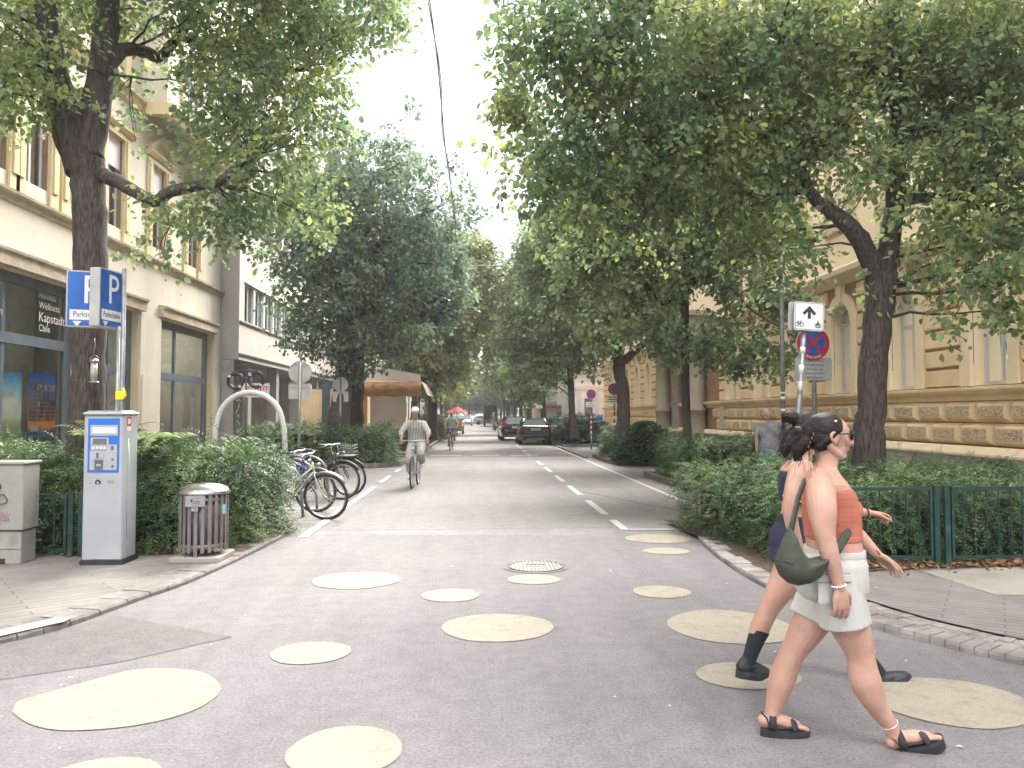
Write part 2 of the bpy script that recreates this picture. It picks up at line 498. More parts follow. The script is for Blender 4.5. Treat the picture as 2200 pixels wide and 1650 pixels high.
M_['asphalt_new'] = asphalt('asphalt_new', (0.143, 0.134, 0.137), (0.176, 0.165, 0.171), 1.0, 0.0, False)
M_['asphalt_old'] = asphalt('asphalt_old', (0.166, 0.156, 0.154), (0.207, 0.198, 0.194), 1.05, 3.0)
M_['asphalt_bay'] = asphalt('asphalt_bay', (0.174, 0.165, 0.154), (0.220, 0.211, 0.198), 1.05, 9.0)
M_['asphalt_walk'] = asphalt('asphalt_walk', (0.136, 0.128, 0.122), (0.180, 0.170, 0.160), 1.0, 5.0)
M_['patch'] = asphalt('patch', (0.121, 0.113, 0.113), (0.153, 0.143, 0.144), 1.0, 12.0, False)
M_['kerb'] = pmat('kerb', (0.133, 0.122, 0.112), (0.204, 0.189, 0.174), 9, .85, bump=.3, bscale=50, dirt=(.12, .11, .1), dirt_scale=3, dirt_amt=.7)
M_['kerb_dark'] = pmat('kerb_dark', (0.09, 0.08, 0.08), (0.17, 0.15, 0.145), 9, .85, bump=.3, bscale=50)

def paving(name, c1, c2, line, ang, spacing):
 """ribbed concrete flags: narrow grooves running one way, wider joints across"""
 m, n, b = newmat(name)
 t = n.nodes.new('ShaderNodeTexCoord')
 mp_ = n.nodes.new('ShaderNodeMapping'); mp_.inputs['Rotation'].default_value = (0, 0, R(ang))
 n.links.new(t.outputs['Object'], mp_.inputs['Vector'])
 br = n.nodes.new('ShaderNodeTexBrick')
 br.inputs['Scale'].default_value = 1.0
 br.inputs['Brick Width'].default_value = 1.1; br.inputs['Row Height'].default_value = spacing
 br.inputs['Mortar Size'].default_value = 0.007; br.inputs['Mortar Smooth'].default_value = .3
 br.offset = 0.37
 br.inputs['Color1'].default_value = (*c1, 1); br.inputs['Color2'].default_value = (*c2, 1); br.inputs['Mortar'].default_value = (*line, 1)
 n.links.new(mp_.outputs['Vector'], br.inputs['Vector'])
 nz_ = n.nodes.new('ShaderNodeTexNoise'); nz_.inputs['Scale'].default_value = 2.2; nz_.inputs['Detail'].default_value = 9; nz_.inputs['Roughness'].default_value = .7
 n.links.new(t.outputs['Object'], nz_.inputs['Vector'])
 r_ = n.nodes.new('ShaderNodeValToRGB')
 r_.color_ramp.elements[0].position = .3; r_.color_ramp.elements[0].color = (.68, .68, .67, 1)
 r_.color_ramp.elements[1].position = .7; r_.color_ramp.elements[1].color = (1.1, 1.1, 1.1, 1)
 n.links.new(nz_.outputs['Fac'], r_.inputs['Fac'])
 mu = n.nodes.new('ShaderNodeMixRGB'); mu.blend_type = 'MULTIPLY'; mu.inputs['Fac'].default_value = 1
 n.links.new(br.outputs['Color'], mu.inputs['Color1']); n.links.new(r_.outputs['Color'], mu.inputs['Color2'])
 n.links.new(mu.outputs['Color'], b.inputs['Base Color'])
 b.inputs['Roughness'].default_value = .85
 bp = n.nodes.new('ShaderNodeBump'); bp.inputs['Strength'].default_value = .4; bp.inputs['Distance'].default_value = .01; bp.invert = True
 n.links.new(br.outputs['Fac'], bp.inputs['Height']); n.links.new(bp.outputs['Normal'], b.inputs['Normal'])
 return m
M_['paving_left'] = paving('paving_left', (0.198, 0.184, 0.167), (0.170, 0.159, 0.145), (0.10, 0.094, 0.088), -38, 0.115)
M_['paving_right'] = paving('paving_right', (0.200, 0.186, 0.174), (0.176, 0.164, 0.155), (0.11, 0.105, 0.098), 35, 0.10)
M_['slab'] = pmat('slab', (0.238, 0.223, 0.191), (0.289, 0.270, 0.234), 3, .85, bump=.2, bscale=60, dirt=(.25, .23, .2), dirt_scale=4)
M_['cream_dot'] = pmat('cream_dot', (0.245, 0.215, 0.168), (0.30, 0.268, 0.215), 60, .8, bump=.25, bscale=70, detail=4, dirt=(.13, .122, .108), dirt_scale=7, dirt_amt=.6)

def sheet(name, poly, z, m, label=None, kind='structure', parent=None):
 b = MB()
 b.add([(p[0], p[1], z) for p in poly], [tuple(range(len(poly)))])
 return b.build(name, m, parent, kind=kind)

# the base ground, one sheet to the horizon
gb = MB()
gb.add([(-700, -60, -0.012), (700, -60, -0.012), (700, 1500, -0.012), (-700, 1500, -0.012)], [(0, 1, 2, 3)])
gb.build('ground', M_['asphalt_walk'], kind='structure')
Y0 = 10.35
sheet('road', [(-12, -8), (12, -8), (12, 9.2), (3.0, 9.9), (1.0, Y0 - .12), (-2.6, Y0 + .12), (-12, 10)], 0.0, M_['asphalt_new'])
sheet('street', [(-2.6, 9.2), (4.1, 9.2), (4.1, 400), (-2.6, 400)], -0.004, M_['asphalt_old'])
sheet('parking_bay', [(2.06, 10.6), (3.78, 10.6), (3.78, 28.3), (2.1, 28.3)], 0.002, M_['asphalt_bay'])
sheet('bicycle_bay', [(-5.2, 10.6), (-2.3, 10.35), (-2.3, 23.0), (-5.2, 23.0)], 0.002, M_['asphalt_bay'])

# kerb lines as measured along the photograph
KL = [G(x, y) for x, y in ((-260, 1447), (0, 1385), (150, 1346), (300, 1291), (400, 1256), (500, 1211), (570, 1176), (615, 1152), (640, 1138))]
KR = [G(x, y) for x, y in ((2500, 1500), (2200, 1432), (2030, 1392), (1870, 1349), (1740, 1303), (1640, 1262), (1560, 1213), (1520, 1180), (1500, 1160))]
def smooth_line(P, n=5):
 out = []
 for i in range(len(P) - 1):
  p0 = P[max(i-1, 0)]; p1 = P[i]; p2 = P[i+1]; p3 = P[min(i+2, len(P)-1)]
  for k in range(n):
   t = k / n
   out.append(.5 * ((2*p1) + (-p0+p2)*t + (2*p0-5*p1+4*p2-p3)*t*t + (-p0+3*p1-3*p2+p3)*t*t*t))
 out.append(P[-1]); return out
KL = smooth_line(KL); KR = smooth_line(KR)
def offs(P, d):
 o = []
 for i, p in enumerate(P):
  t = (P[min(i+1, len(P)-1)] - P[max(i-1, 0)]).normalized()
  o.append(p + Vector((-t.y, t.x, 0)) * d)
 return o
# left pavement
ZP = 0.045
KLi = offs(KL, 0.30)
pl = [(p.x, p.y) for p in KLi] + [(-3.2, 10.7), (-3.2, 11.0), (-7.4, 11.0), (-7.4, 0), (KLi[0].x - 3, 0)]
sheet('pavement_left', pl, ZP, M_['paving_left'])
kb = MB()
acc = 0.0; i0 = 0
def kerb_run(mb, P, Pi, z, stone=1.0, gap=.008, m=0, gm=1):
 """kerb stones following a line, with thin joints"""
 seg = 0.0
 for i in range(len(P) - 1):
  a, b_, c, d = P[i], P[i+1], Pi[i+1], Pi[i]
  L_ = (b_ - a).length
  k = max(1, round(L_ / stone)) if L_ > stone * .7 else 1
  for j in range(k):
   t0, t1 = j / k, (j + 1) / k
   g = gap / max(L_, .01) if (k > 1 or i % 2 == 0) else 0
   A = a.lerp(b_, t0 + g); B = a.lerp(b_, t1 - (g if k > 1 else 0)); D = d.lerp(c, t0 + g); Cc = d.lerp(c, t1 - (g if k > 1 else 0))
   up = Vector((0, 0, z + random.uniform(-.003, .003)))
   v = [A, B, Cc, D, A + up, B + up, Cc + up, D + up]
   ch = (D - A).normalized() * .015
   v[4] = A + up + ch; v[5] = B + up + ch
   lo = Vector((0, 0, -.018))
   v2 = [A, B, A + up + lo, B + up + lo]
   mb.add([A, B, B + up + lo, A + up + lo, v[5], v[4], v[6], v[7]], [(0, 1, 2, 3), (3, 2, 4, 5), (5, 4, 6, 7), (1, 6, 4, 2)], m)
random.seed(3)
# reversed winding is harmless for diffuse stone
kerb_run(kb, KL, KLi, ZP + .004, 0.9)
kb.build('kerb_left', M_['kerb'], kind='structure')
# right pavement with small stone setts along its kerb
KRi = offs(KR, -0.22)
KRj = offs(KR, -0.50)
pr = [(p.x, p.y) for p in KRj] + [(3.4, 10.0), (9.5, 10.0), (9.5, 0.5), (KRj[0].x + 3, 0.5)]
sheet('pavement_right', pr[::-1], ZP, M_['paving_right'])
def setts(P, Pin, z, per, name, mat, joint):
 b = MB()
 for i in range(len(P) - 1):
  a, b_, c, d = P[i], P[i+1], Pin[i+1], Pin[i]
  k = max(1, int((b_ - a).length / per))
  for j in range(k):
   t0, t1 = j / k + .03, (j + 1) / k - .03
   A = a.lerp(b_, t0); B = a.lerp(b_, t1); D = d.lerp(c, t0); Cc = d.lerp(c, t1)
   u = Vector((0, 0, z + random.uniform(-.006, .006)))
   ce = (A + B + Cc + D) / 4
   T = [p.lerp(ce, .07) + u for p in (A, B, Cc, D)]
   lo = [p + Vector((0, 0, z - .02)) for p in (A, B, Cc, D)]
   base = [Vector((p.x, p.y, 0)) for p in (A, B, Cc, D)]
   b.add([*base, *lo, *T], [(8, 9, 10, 11), (4, 5, 9, 8), (5, 6, 10, 9), (6, 7, 11, 10), (7, 4, 8, 11), (0, 1, 5, 4), (1, 2, 6, 5), (2, 3, 7, 6), (3, 0, 4, 7)], 0)
 return b.build(name, mat, kind='structure')
M_['sett'] = pmat('sett', (0.16, 0.148, 0.14), (0.29, 0.268, 0.255), 4, .8, bump=.4, bscale=40, dirt=(.14, .13, .12), dirt_scale=6)
M_['joint'] = pmat('joint', (0.36, 0.34, 0.32), (0.46, 0.44, 0.42), 14, .9)
setts(KR, KRi, ZP + .008, .23, 'kerb_right', M_['sett'], None)
setts(offs(KR, -.235), offs(KR, -.345), ZP - .006, .11, 'sett_strip', M_['sett'], None)
setts(offs(KR, -.36), offs(KR, -.48), ZP - .006, .12, 'sett_row', M_['sett'], None)
jb = MB()
KRo = offs(KR, -.012)
for i in range(len(KR) - 1):
 jb.add([KRo[i] + Vector((0, 0, ZP - .022)), KRo[i+1] + Vector((0, 0, ZP - .022)), KRj[i+1] + Vector((0, 0, ZP - .022)), KRj[i] + Vector((0, 0, ZP - .022))], [(0, 1, 2, 3)], 0)
 jb.add([KRo[i], KRo[i+1], KRo[i+1] + Vector((0, 0, ZP - .022)), KRo[i] + Vector((0, 0, ZP - .022))], [(0, 1, 2, 3)], 0)
jb.build('mortar_bed', M_['joint'], kind='structure')
# pale slab set in the right pavement
g = [G(x, y, ZP) for x, y in ((1980, 1228), (2330, 1213), (2420, 1284), (2140, 1279))]
sheet('pavement_slab', [(p.x, p.y) for p in g[::-1]], ZP + .004, M_['slab'])
g = [G(x, y) for x, y in ((250, 1323), (500, 1369), (250, 1425), (-200, 1490), (-200, 1420), (60, 1372))]
sheet('asphalt_patch', [(p.x, p.y) for p in g[::-1]], .003, M_['patch'])
# white and grey end of the crossing on the left
g = [G(x, y, ZP) for x, y in ((-150, 1384), (0, 1357), (120, 1330), (150, 1332), (140, 1338), (0, 1370), (-150, 1400))]
sheet('crossing_stripe', [(p.x, p.y) for p in g[::-1]], ZP + .012, M_['white_paint'])
g = [G(x, y, ZP) for x, y in ((-150, 1366), (0, 1346), (80, 1328), (108, 1330), (0, 1357), (-150, 1384))]
sheet('asphalt_strip', [(p.x, p.y) for p in g[::-1]], ZP + .006, M_['patch'])

# road markings
def stripe(name, x0, x1, y0, y1, m='white_paint', z=.006):
 return sheet(name, [(x0, y0), (x1, y0), (x1, y1), (x0, y1)], z, M_[m])
dm = MB()
yy = [(10.62, 11.6), (12.25, 14.25), (15.2, 17.2), (18.2, 20.1), (21.2, 23.1), (24.2, 26.2)]
yy += [(29.5 + 3 * k, 31.3 + 3 * k) for k in range(12)]
for a, b_ in yy:
 dm.add([(1.99, a, .006), (2.11, a, .006), (2.11, b_, .006), (1.99, b_, .006)], [(0, 1, 2, 3)])
dm.add([(2.115, 10.60, .006), (3.9, 10.50, .006), (3.9, 10.60, .006), (2.115, 10.70, .006)], [(0, 1, 2, 3)])
dm.build('lane_dashes', M_['white_paint'], kind='structure')
stripe('edge_line', 3.74, 3.84, 10.6, 37.0)
stripe('bay_line', -2.32, -2.20, 10.15, 15.9)
stripe('bay_line_blue', -2.32, -2.20, 15.91, 17.3, 'blue_paint')
b2 = MB()
for a, b_ in ((18.2, 20.2), (21.5, 22.7)):
 b2.add([(-2.32, a, .006), (-2.2, a, .006), (-2.2, b_, .006), (-2.32, b_, .006)], [(0, 1, 2, 3)])
b2.add([(-5.0, 22.75, .006), (-2.6, 22.75, .006), (-2.6, 22.9, .006), (-5.0, 22.9, .006)], [(0, 1, 2, 3)])
b2.add([(-5.0, 13.2, .006), (-2.33, 13.2, .006), (-2.33, 13.32, .006), (-5.0, 13.32, .006)], [(0, 1, 2, 3)])
b2.build('bay_dashes', M_['white_paint'], kind='structure')
stripe('bay_end_blue', -2.6, -2.15, 22.75, 22.9, 'blue_paint')
cm = MB()
for (xa, xb, ya, yb) in ((-2.0, 3.7, 27.9, 28.15), (-1.8, -.6, 29.6, 30.0), (-.2, .9, 29.6, 30.0), (1.3, 2.4, 29.6, 30.0), (2.2, 3.7, 30.9, 31.2), (-.8, 1.6, 34.2, 34.5), (-1.9, -.2, 40, 40.4), (.3, 1.9, 40, 40.4), (-1.9, 1.9, 52, 52.5)):
 cm.add([(xa, ya, .007), (xb, ya, .007), (xb, yb, .007), (xa, yb, .007)], [(0, 1, 2, 3)])
cm.build('crossing_bars', M_['white_paint'], kind='structure')

# cream dots painted on the junction
dots = [(671,858,1230,1266),(906,1030,1266,1294),(1090,1204,1235,1256),(948,1190,1320,1380),(581,752,1380,1428),
  (1345,1483,1148,1168),(1382,1482,1177,1192),(1360,1484,1259,1286),(1439,1704,1311,1386),(1497,1720,1424,1483),
  (616,863,1562,1672),(30,330,1630,1780),(1880,2216,1455,1568)]
def dot(cx, cy, rx, ry, rot=0.0, e=2.0):
 b = MB(); n = 96; P = []
 for k in range(n):
  q = 2 * pi * k / n
  w = 1 + .012 * sin(3 * q + cx * 5) + .008 * sin(5 * q + cy) + random.uniform(-.006, .006)
  c_, s_ = cos(q), sin(q)
  x = rx * w * (abs(c_) ** (2 / e)) * (1 if c_ > 0 else -1); y = ry * w * (abs(s_) ** (2 / e)) * (1 if s_ > 0 else -1)
  P.append((cx + x * cos(rot) - y * sin(rot), cy + x * sin(rot) + y * cos(rot), .005))
 b.add(P, [tuple(range(n))])
 return b.build('painted_dot', M_['cream_dot'], kind='structure')
for (x0, x1, y0, y1) in dots:
 xm = (x0 + x1) / 2
 a = G(xm, y0); c = G(xm, y1)
 cy = (a.y + c.y) / 2
 # widest where the circle's side tangents are
 k = FPX / cy
 rx = (x1 - x0) / 2 / k
 cx = (xm - 1025.0) / FPX * cy + 0.0
 yc = (G(x0, (y0+y1)/2).x + G(x1, (y0+y1)/2).x) / 2
 dot(yc, cy, (G(x1, (y0+y1)/2).x - G(x0, (y0+y1)/2).x) / 2, (a.y - c.y) / 2)
g = [G(x, y) for x, y in ((28, 1532), (40, 1508), (110, 1488), (200, 1462), (290, 1440), (380, 1438), (440, 1448), (473, 1474), (462, 1500), (410, 1530), (320, 1555), (220, 1568), (120, 1570), (60, 1555))]
g = smooth_line(g + [g[0]], 4)[:-1]
sheet('painted_dot', [(p.x, p.y) for p in g[::-1]], .005, M_['cream_dot'])

# manhole cover
mc = MB()
c0 = G(1151, 1218)
r0 = .345
for (ri, ro, z) in ((.0, .30, .006), (.315, .345, .008)):
 n = 40
 v = [(ri*cos(2*pi*k/n), ri*sin(2*pi*k/n), z) for k in range(n)] + [(ro*cos(2*pi*k/n), ro*sin(2*pi*k/n), z) for k in range(n)]
 mc.add(v, [(k, (k+1) % n, (k+1) % n + n, k + n) for k in range(n)] if ri > 0 else [tuple(range(n, 2*n))], 0)
for k in range(-6, 7):
 h = math.sqrt(max(0, .27**2 - (k*.04)**2))
 if abs(k) < 3:
  for s_ in (-1, 1):
   mc.box(k*.04-.012, k*.04+.012, s_*h if s_ < 0 else .09, -.09 if s_ < 0 else h, .006, .013, 1)
 else:
  mc.box(k*.04-.012, k*.04+.012, -h, h, .006, .013, 1)
mc.torus((0, 0, .008), .285, .008, 'Z', 40, 6, 1)
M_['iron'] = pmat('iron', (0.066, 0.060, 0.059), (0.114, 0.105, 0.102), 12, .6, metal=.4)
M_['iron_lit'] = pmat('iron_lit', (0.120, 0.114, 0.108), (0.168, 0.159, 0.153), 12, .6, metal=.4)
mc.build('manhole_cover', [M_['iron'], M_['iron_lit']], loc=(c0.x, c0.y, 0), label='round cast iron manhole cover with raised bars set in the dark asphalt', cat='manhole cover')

# small bits of litter and petals on the road
lt = MB()
random.seed(11)
for k in range(110):
 x = random.uniform(-4.2, 4.5); y = random.uniform(3.2, 12)
 if k % 3: x = -2.6 + random.gauss(0, .5) if random.random() < .5 else 3.0 + random.gauss(0, .5)
 s_ = random.uniform(.006, .018); a = random.uniform(0, pi)
 z = .012 if -2.6 < x < 2.6 else ZP + .012
 lt.add([(x + s_*cos(a), y + s_*sin(a), z), (x + s_*.5*cos(a+1.6), y + s_*.5*sin(a+1.6), z+.003), (x - s_*cos(a), y - s_*sin(a), z), (x + s_*.5*cos(a-1.6), y + s_*.5*sin(a-1.6), z+.004)], [(0, 1, 2, 3)])
lt.build('fallen_petals', pmat('petal', (.45, .38, .3), (.65, .6, .55), 30, .8), kind='stuff', label='small pale petals and leaf bits scattered on the asphalt', cat='litter')
# ------------------------------------------------------------------ buildings
M_['cream'] = pmat('cream', (0.478, 0.436, 0.356), (0.532, 0.488, 0.404), 1.2, .85, bump=.08, bscale=60, detail=9, dirt=(.33, .29, .23), dirt_scale=1.1, dirt_amt=.5, stretch=(1, 1, .45))
M_['cream_trim'] = pmat('cream_trim', (0.484, 0.396, 0.220), (0.539, 0.451, 0.275), 2, .8, dirt=(.3, .25, .16), dirt_scale=1.5, dirt_amt=.4)
M_['stone_trim'] = pmat('stone_trim', (0.350, 0.289, 0.210), (0.455, 0.385, 0.289), 3, .85, dirt=(.16, .13, .1), dirt_scale=4, dirt_amt=.8, stretch=(1, 1, 3))
M_['slate_metal'] = pmat('slate_metal', (0.071, 0.086, 0.112), (0.090, 0.109, 0.139), 3, .45)
M_['dark_frame'] = pmat('dark_frame', (0.05, 0.055, 0.07), (0.07, 0.075, 0.09), 3, .5)
M_['brown_frame'] = pmat('brown_frame', (0.17, 0.105, 0.075), (0.21, 0.135, 0.10), 6, .6)
M_['white_frame'] = pmat('white_frame', (0.526, 0.526, 0.517), (0.590, 0.590, 0.574), 4, .5)
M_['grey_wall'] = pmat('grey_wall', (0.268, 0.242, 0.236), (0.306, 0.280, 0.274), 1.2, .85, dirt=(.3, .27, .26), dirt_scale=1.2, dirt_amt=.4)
M_['offwhite'] = pmat('offwhite', (0.498, 0.445, 0.400), (0.551, 0.498, 0.453), 1.0, .85, dirt=(.5, .44, .4), dirt_scale=.8, dirt_amt=.4)
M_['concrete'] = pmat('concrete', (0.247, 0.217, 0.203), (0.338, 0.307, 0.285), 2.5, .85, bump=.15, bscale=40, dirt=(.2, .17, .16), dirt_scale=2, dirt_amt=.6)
M_['pane'] = glassmat('pane', (.42, .45, .45), .42)
M_['shop_glass'] = glassmat('shop_glass', (.96, .98, .97), .20)
M_['curtain'] = pmat('curtain', (0.400, 0.384, 0.368), (0.496, 0.480, 0.464), 9, .9, stretch=(1, 6, .2))
M_['blind'] = pmat('blind', (0.56, 0.54, 0.54), (0.62, 0.60, 0.60), 2, .7)
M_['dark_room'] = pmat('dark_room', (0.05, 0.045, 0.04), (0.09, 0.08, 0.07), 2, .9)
M_['room_orange'] = pmat('room_orange', (0.70, 0.34, 0.12), (0.8, 0.42, 0.17), 2, .8)
M_['room_olive'] = pmat('room_olive', (0.36, 0.36, 0.31), (0.45, 0.45, 0.39), 2, .8)
M_['yellow_wall'] = pmat('yellow_wall', (0.738, 0.553, 0.317), (0.856, 0.650, 0.391), 1.5, .85, bump=.15, bscale=45, dirt=(.38, .26, .15), dirt_scale=1.1, dirt_amt=.45)
M_['yellow_pale'] = pmat('yellow_pale', (0.792, 0.642, 0.424), (0.875, 0.724, 0.492), 1.5, .85, dirt=(.45, .34, .22), dirt_scale=1.5, dirt_amt=.4)
M_['yellow_joint'] = pmat('yellow_joint', (0.27, 0.155, 0.08), (0.36, 0.22, 0.12), 3, .9)
M_['plinth'] = pmat('plinth', (0.320, 0.288, 0.262), (0.397, 0.365, 0.339), 1.5, .8, dirt=(.33, .29, .26), dirt_scale=2, dirt_amt=.6)
M_['portal_stone'] = pmat('portal_stone', (0.285, 0.232, 0.173), (0.375, 0.315, 0.247), 2, .85, dirt=(.24, .2, .16), dirt_scale=2, dirt_amt=.7)
M_['roof'] = pmat('roof', (0.20, 0.10, 0.07), (0.3, 0.16, 0.11), 8, .8)
M_['added_ceiling_glow'] = pmat('added_ceiling_glow', (.8, .8, .8)); _b = M_['added_ceiling_glow'].node_tree.nodes['Principled BSDF']; _b.inputs['Emission Color'].default_value = (1, .9, .75, 1); _b.inputs['Emission Strength'].default_value = 2.0  # unseen ceiling panels, added to brighten the shop interior
def rough_stone():
 m, n, b = newmat('hewn_stone')
 t = n.nodes.new('ShaderNodeTexCoord')
 v = n.nodes.new('ShaderNodeTexNoise'); v.inputs['Scale'].default_value = 26; v.inputs['Detail'].default_value = 2; v.inputs['Distortion'].default_value = 1.6
 mp_ = n.nodes.new('ShaderNodeMapping'); mp_.inputs['Scale'].default_value = (1, .8, 1.5)
 n.links.new(t.outputs['Object'], mp_.inputs['Vector']); n.links.new(mp_.outputs['Vector'], v.inputs['Vector'])
 r_ = n.nodes.new('ShaderNodeValToRGB')
 r_.color_ramp.elements[0].position = .40; r_.color_ramp.elements[0].color = (.30, .20, .11, 1)
 r_.color_ramp.elements[1].position = .50; r_.color_ramp.elements[1].color = (.72, .58, .38, 1)
 n.links.new(v.outputs['Fac'], r_.inputs['Fac']); n.links.new(r_.outputs['Color'], b.inputs['Base Color'])
 bp = n.nodes.new('ShaderNodeBump'); bp.inputs['Strength'].default_value = 1.0; bp.inputs['Distance'].default_value = .03
 n.links.new(v.outputs['Fac'], bp.inputs['Height']); n.links.new(bp.outputs['Normal'], b.inputs['Normal'])
 b.inputs['Roughness'].default_value = .9
 return m
M_['hewn'] = rough_stone()

def facade(mb, X, s, y0, y1, z0, z1, ops, d=.25, mw=0, mr=0):
 """wall in the plane x=X whose outside looks towards s*X; ops = (ya, yb, za, zb, arch)"""
 ys = sorted(set([y0, y1] + [o[0] for o in ops] + [o[1] for o in ops]))
 tops = [(o[3] + ((o[1] - o[0]) / 2 if len(o) > 4 and o[4] else 0)) for o in ops]
 zs = sorted(set([z0, z1] + [o[2] for o in ops] + tops))
 for i in range(len(ys) - 1):
  for j in range(len(zs) - 1):
   yc = (ys[i] + ys[i+1]) / 2; zc = (zs[j] + zs[j+1]) / 2
   if any(o[0] < yc < o[1] and o[2] < zc < t for o, t in zip(ops, tops)): continue
   q = [(X, ys[i], zs[j]), (X, ys[i+1], zs[j]), (X, ys[i+1], zs[j+1]), (X, ys[i], zs[j+1])]
   mb.add(q if s > 0 else q[::-1], [(0, 1, 2, 3)], mw)
 Xi = X - s * d
 for o, t in zip(ops, tops):
  a, b_, c, e = o[:4]
  arch = len(o) > 4 and o[4]
  def rv(p, q_):
   mb.add([(X, *p), (X, *q_), (Xi, *q_), (Xi, *p)], [(0, 1, 2, 3)], mr)
  rv((a, c), (b_, c)); rv((a, c), (a, e)); rv((b_, c), (b_, e))
  if not arch: rv((a, e), (b_, e))
  else:
   r = (b_ - a) / 2; yc = (a + b_) / 2; K = 12
   ar = [(yc - r * cos(pi * k / K), e + r * sin(pi * k / K)) for k in range(K + 1)]
   for k in range(K): rv(ar[k], ar[k+1])
   for k in range(K):
    p, q_ = ar[k], ar[k+1]
    if k < K // 2: mb.add([(X, a, t), (X, *p), (X, *q_)], [(0, 1, 2)], mw)
    else: mb.add([(X, b_, t), (X, *p), (X, *q_)], [(0, 1, 2)], mw)
   mb.add([(X, a, t), (X, yc, e + r), (X, b_, t)], [(0, 1, 2)], mw) if False else None

def window(parent, X, s, a, b_, z0, z1, mf='white_frame', mp='pane', inset=.2, fr=.06, mull=1, trans=(), arch=False, back='curtain', backd=.12, blind=0.0, side_curtain=False):
 """one window: frame with pane as its sub-part"""
 x0, x1 = sorted((X - s * (inset + .05), X - s * inset))
 f = MB()
 f.box(x0, x1, a, a + fr, z0, z1); f.box(x0, x1, b_ - fr, b_, z0, z1)
 f.box(x0, x1, a + fr, b_ - fr, z0, z0 + fr)
 xa, xb = (x0 + .004, x1 - .004) if s < 0 else (x0 + .004, x1 - .004)
 if not arch: f.box(x0, x1, a + fr, b_ - fr, z1 - fr, z1)
 for k in range(mull):
  y = a + (b_ - a) * (k + 1) / (mull + 1)
  f.box(xa, xb, y - fr * .5, y + fr * .5, z0 + fr, z1 - (0 if arch else fr))
 for z in trans:
  f.box(xa + .002, xb + .006, a + fr, b_ - fr, z - fr * .55, z + fr * .55)
 if arch:
  r = (b_ - a) / 2; yc = (a + b_) / 2; K = 10
  for k in range(K):
   q0, q1 = pi * k / K, pi * (k + 1) / K
   P = [(yc - rr * cos(q), z1 + rr * sin(q)) for rr in (r, r - fr) for q in (q0, q1)]
   v = [(x, *p) for x in (x0, x1) for p in P]
   f.add(v, [(0, 1, 3, 2), (4, 6, 7, 5), (2, 3, 7, 6), (0, 4, 5, 1)])
  f.box(xa, xb, yc - fr * .4, yc + fr * .4, z1, z1 + r - fr)
  f.box(x0, x1, a + fr, b_ - fr, z1 - fr * .5, z1 + fr * .5)
 if blind > 0:
  xs = X - s * .07
  f.box(min(xs, xs - s*.03), max(xs, xs - s*.03), a + .02, b_ - .02, z1 - blind, z1, 1)
 w = f.build('window', [M_[mf], M_['blind']], parent)
 g = MB(); xg = (x0 + x1) / 2
 top = z1
 P = [(xg, a + .01, z0 + .01), (xg, b_ - .01, z0 + .01), (xg, b_ - .01, top)]
 if arch:
  r = (b_ - a) / 2 - .01; yc = (a + b_) / 2
  P += [(xg, yc + r * cos(pi * k / 10), top + r * sin(pi * k / 10)) for k in range(1, 10)]
 P += [(xg, a + .01, top)]
 g.add(P, [tuple(range(len(P)))])
 g.build('pane', M_[mp], w)
 if back:
  c = MB(); xc = xg - s * backd
  if side_curtain:
   for (u0, u1) in ((a + .02, a + (b_ - a) * .34), (b_ - (b_ - a) * .34, b_ - .02)):
    c.quad((xc, u0, z0), (xc, u1, z0), (xc, u1, z1), (xc, u0, z1))
  else:
   n = 10
   for k in range(n):
    u0 = a + (b_ - a) * k / n; u1 = a + (b_ - a) * (k + 1) / n
    c.quad((xc - s*.02*(k % 2), u0, z0), (xc - s*.02*((k+1) % 2), u1, z0), (xc - s*.02*((k+1) % 2), u1, z1 + (.3 if arch else 0)), (xc - s*.02*(k % 2), u0, z1 + (.3 if arch else 0)))
  c.build('curtain', M_[back], w)
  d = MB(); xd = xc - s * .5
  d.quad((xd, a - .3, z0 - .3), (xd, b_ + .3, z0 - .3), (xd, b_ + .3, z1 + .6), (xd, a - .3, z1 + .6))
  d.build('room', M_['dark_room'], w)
 return w

def profile_course(mb, X, s, y0, y1, prof, m=0):
 """moulding: prof = list of (projection, z) going up"""
 v = []
 for y in (y0, y1):
  for p, z in prof: v.append((X + s * p, y, z))
 n = len(prof)
 mb.add(v, [(i, i+1, n+i+1, n+i) for i in range(n-1)] + [tuple(range(n)), tuple(range(2*n-1, n-1, -1))], m)

# ============ LEFT: cream apartment house with travel agency on the ground floor
XL = -8.5
A = empty('apartment_building', (XL, 18, 0), 0, 'cream apartment house with yellow trim and travel shop windows on the left', 'building')
def loc_part(mb, name, mats, parent, o=None):
 ob = mb.build(name, mats, parent)
 return ob
# all geometry is written in world coordinates; children cancel the parent's offset
_old_build = MB.build
def build_abs(s, name, mats, parent=None, **k):
 if parent is not None:
  off = Vector(parent.location) if parent.parent is None else Vector(ROOTOFF.get(parent.name, (0, 0, 0)))
  rt = Vector(ROOTOFF.get(parent.name, parent.location))
  s.v = [tuple(Vector(p) - rt) for p in s.v]
  o = _old_build(s, name, mats, parent, **k)
  ROOTOFF[o.name] = rt
  return o
 return _old_build(s, name, mats, parent, **k)
ROOTOFF = {}
MB.build = build_abs
ZC = 5.66
shops = [(9.2, 16.75, .75, 4.25), (17.55, 19.6, .25, 4.18), (20.95, 25.0, .55, 4.18)]
up1 = [(y - .42, y + .42, 6.0, 8.15) for y in (9.0, 10.4, 12.35, 13.72, 15.05, 16.6, 18.2, 20.65, 23.15)]
up2 = [(y - .42, y + .42, 9.9, 12.1) for y in (9.0, 10.4, 12.35, 13.72, 15.05, 16.6, 18.2)]
w = MB()
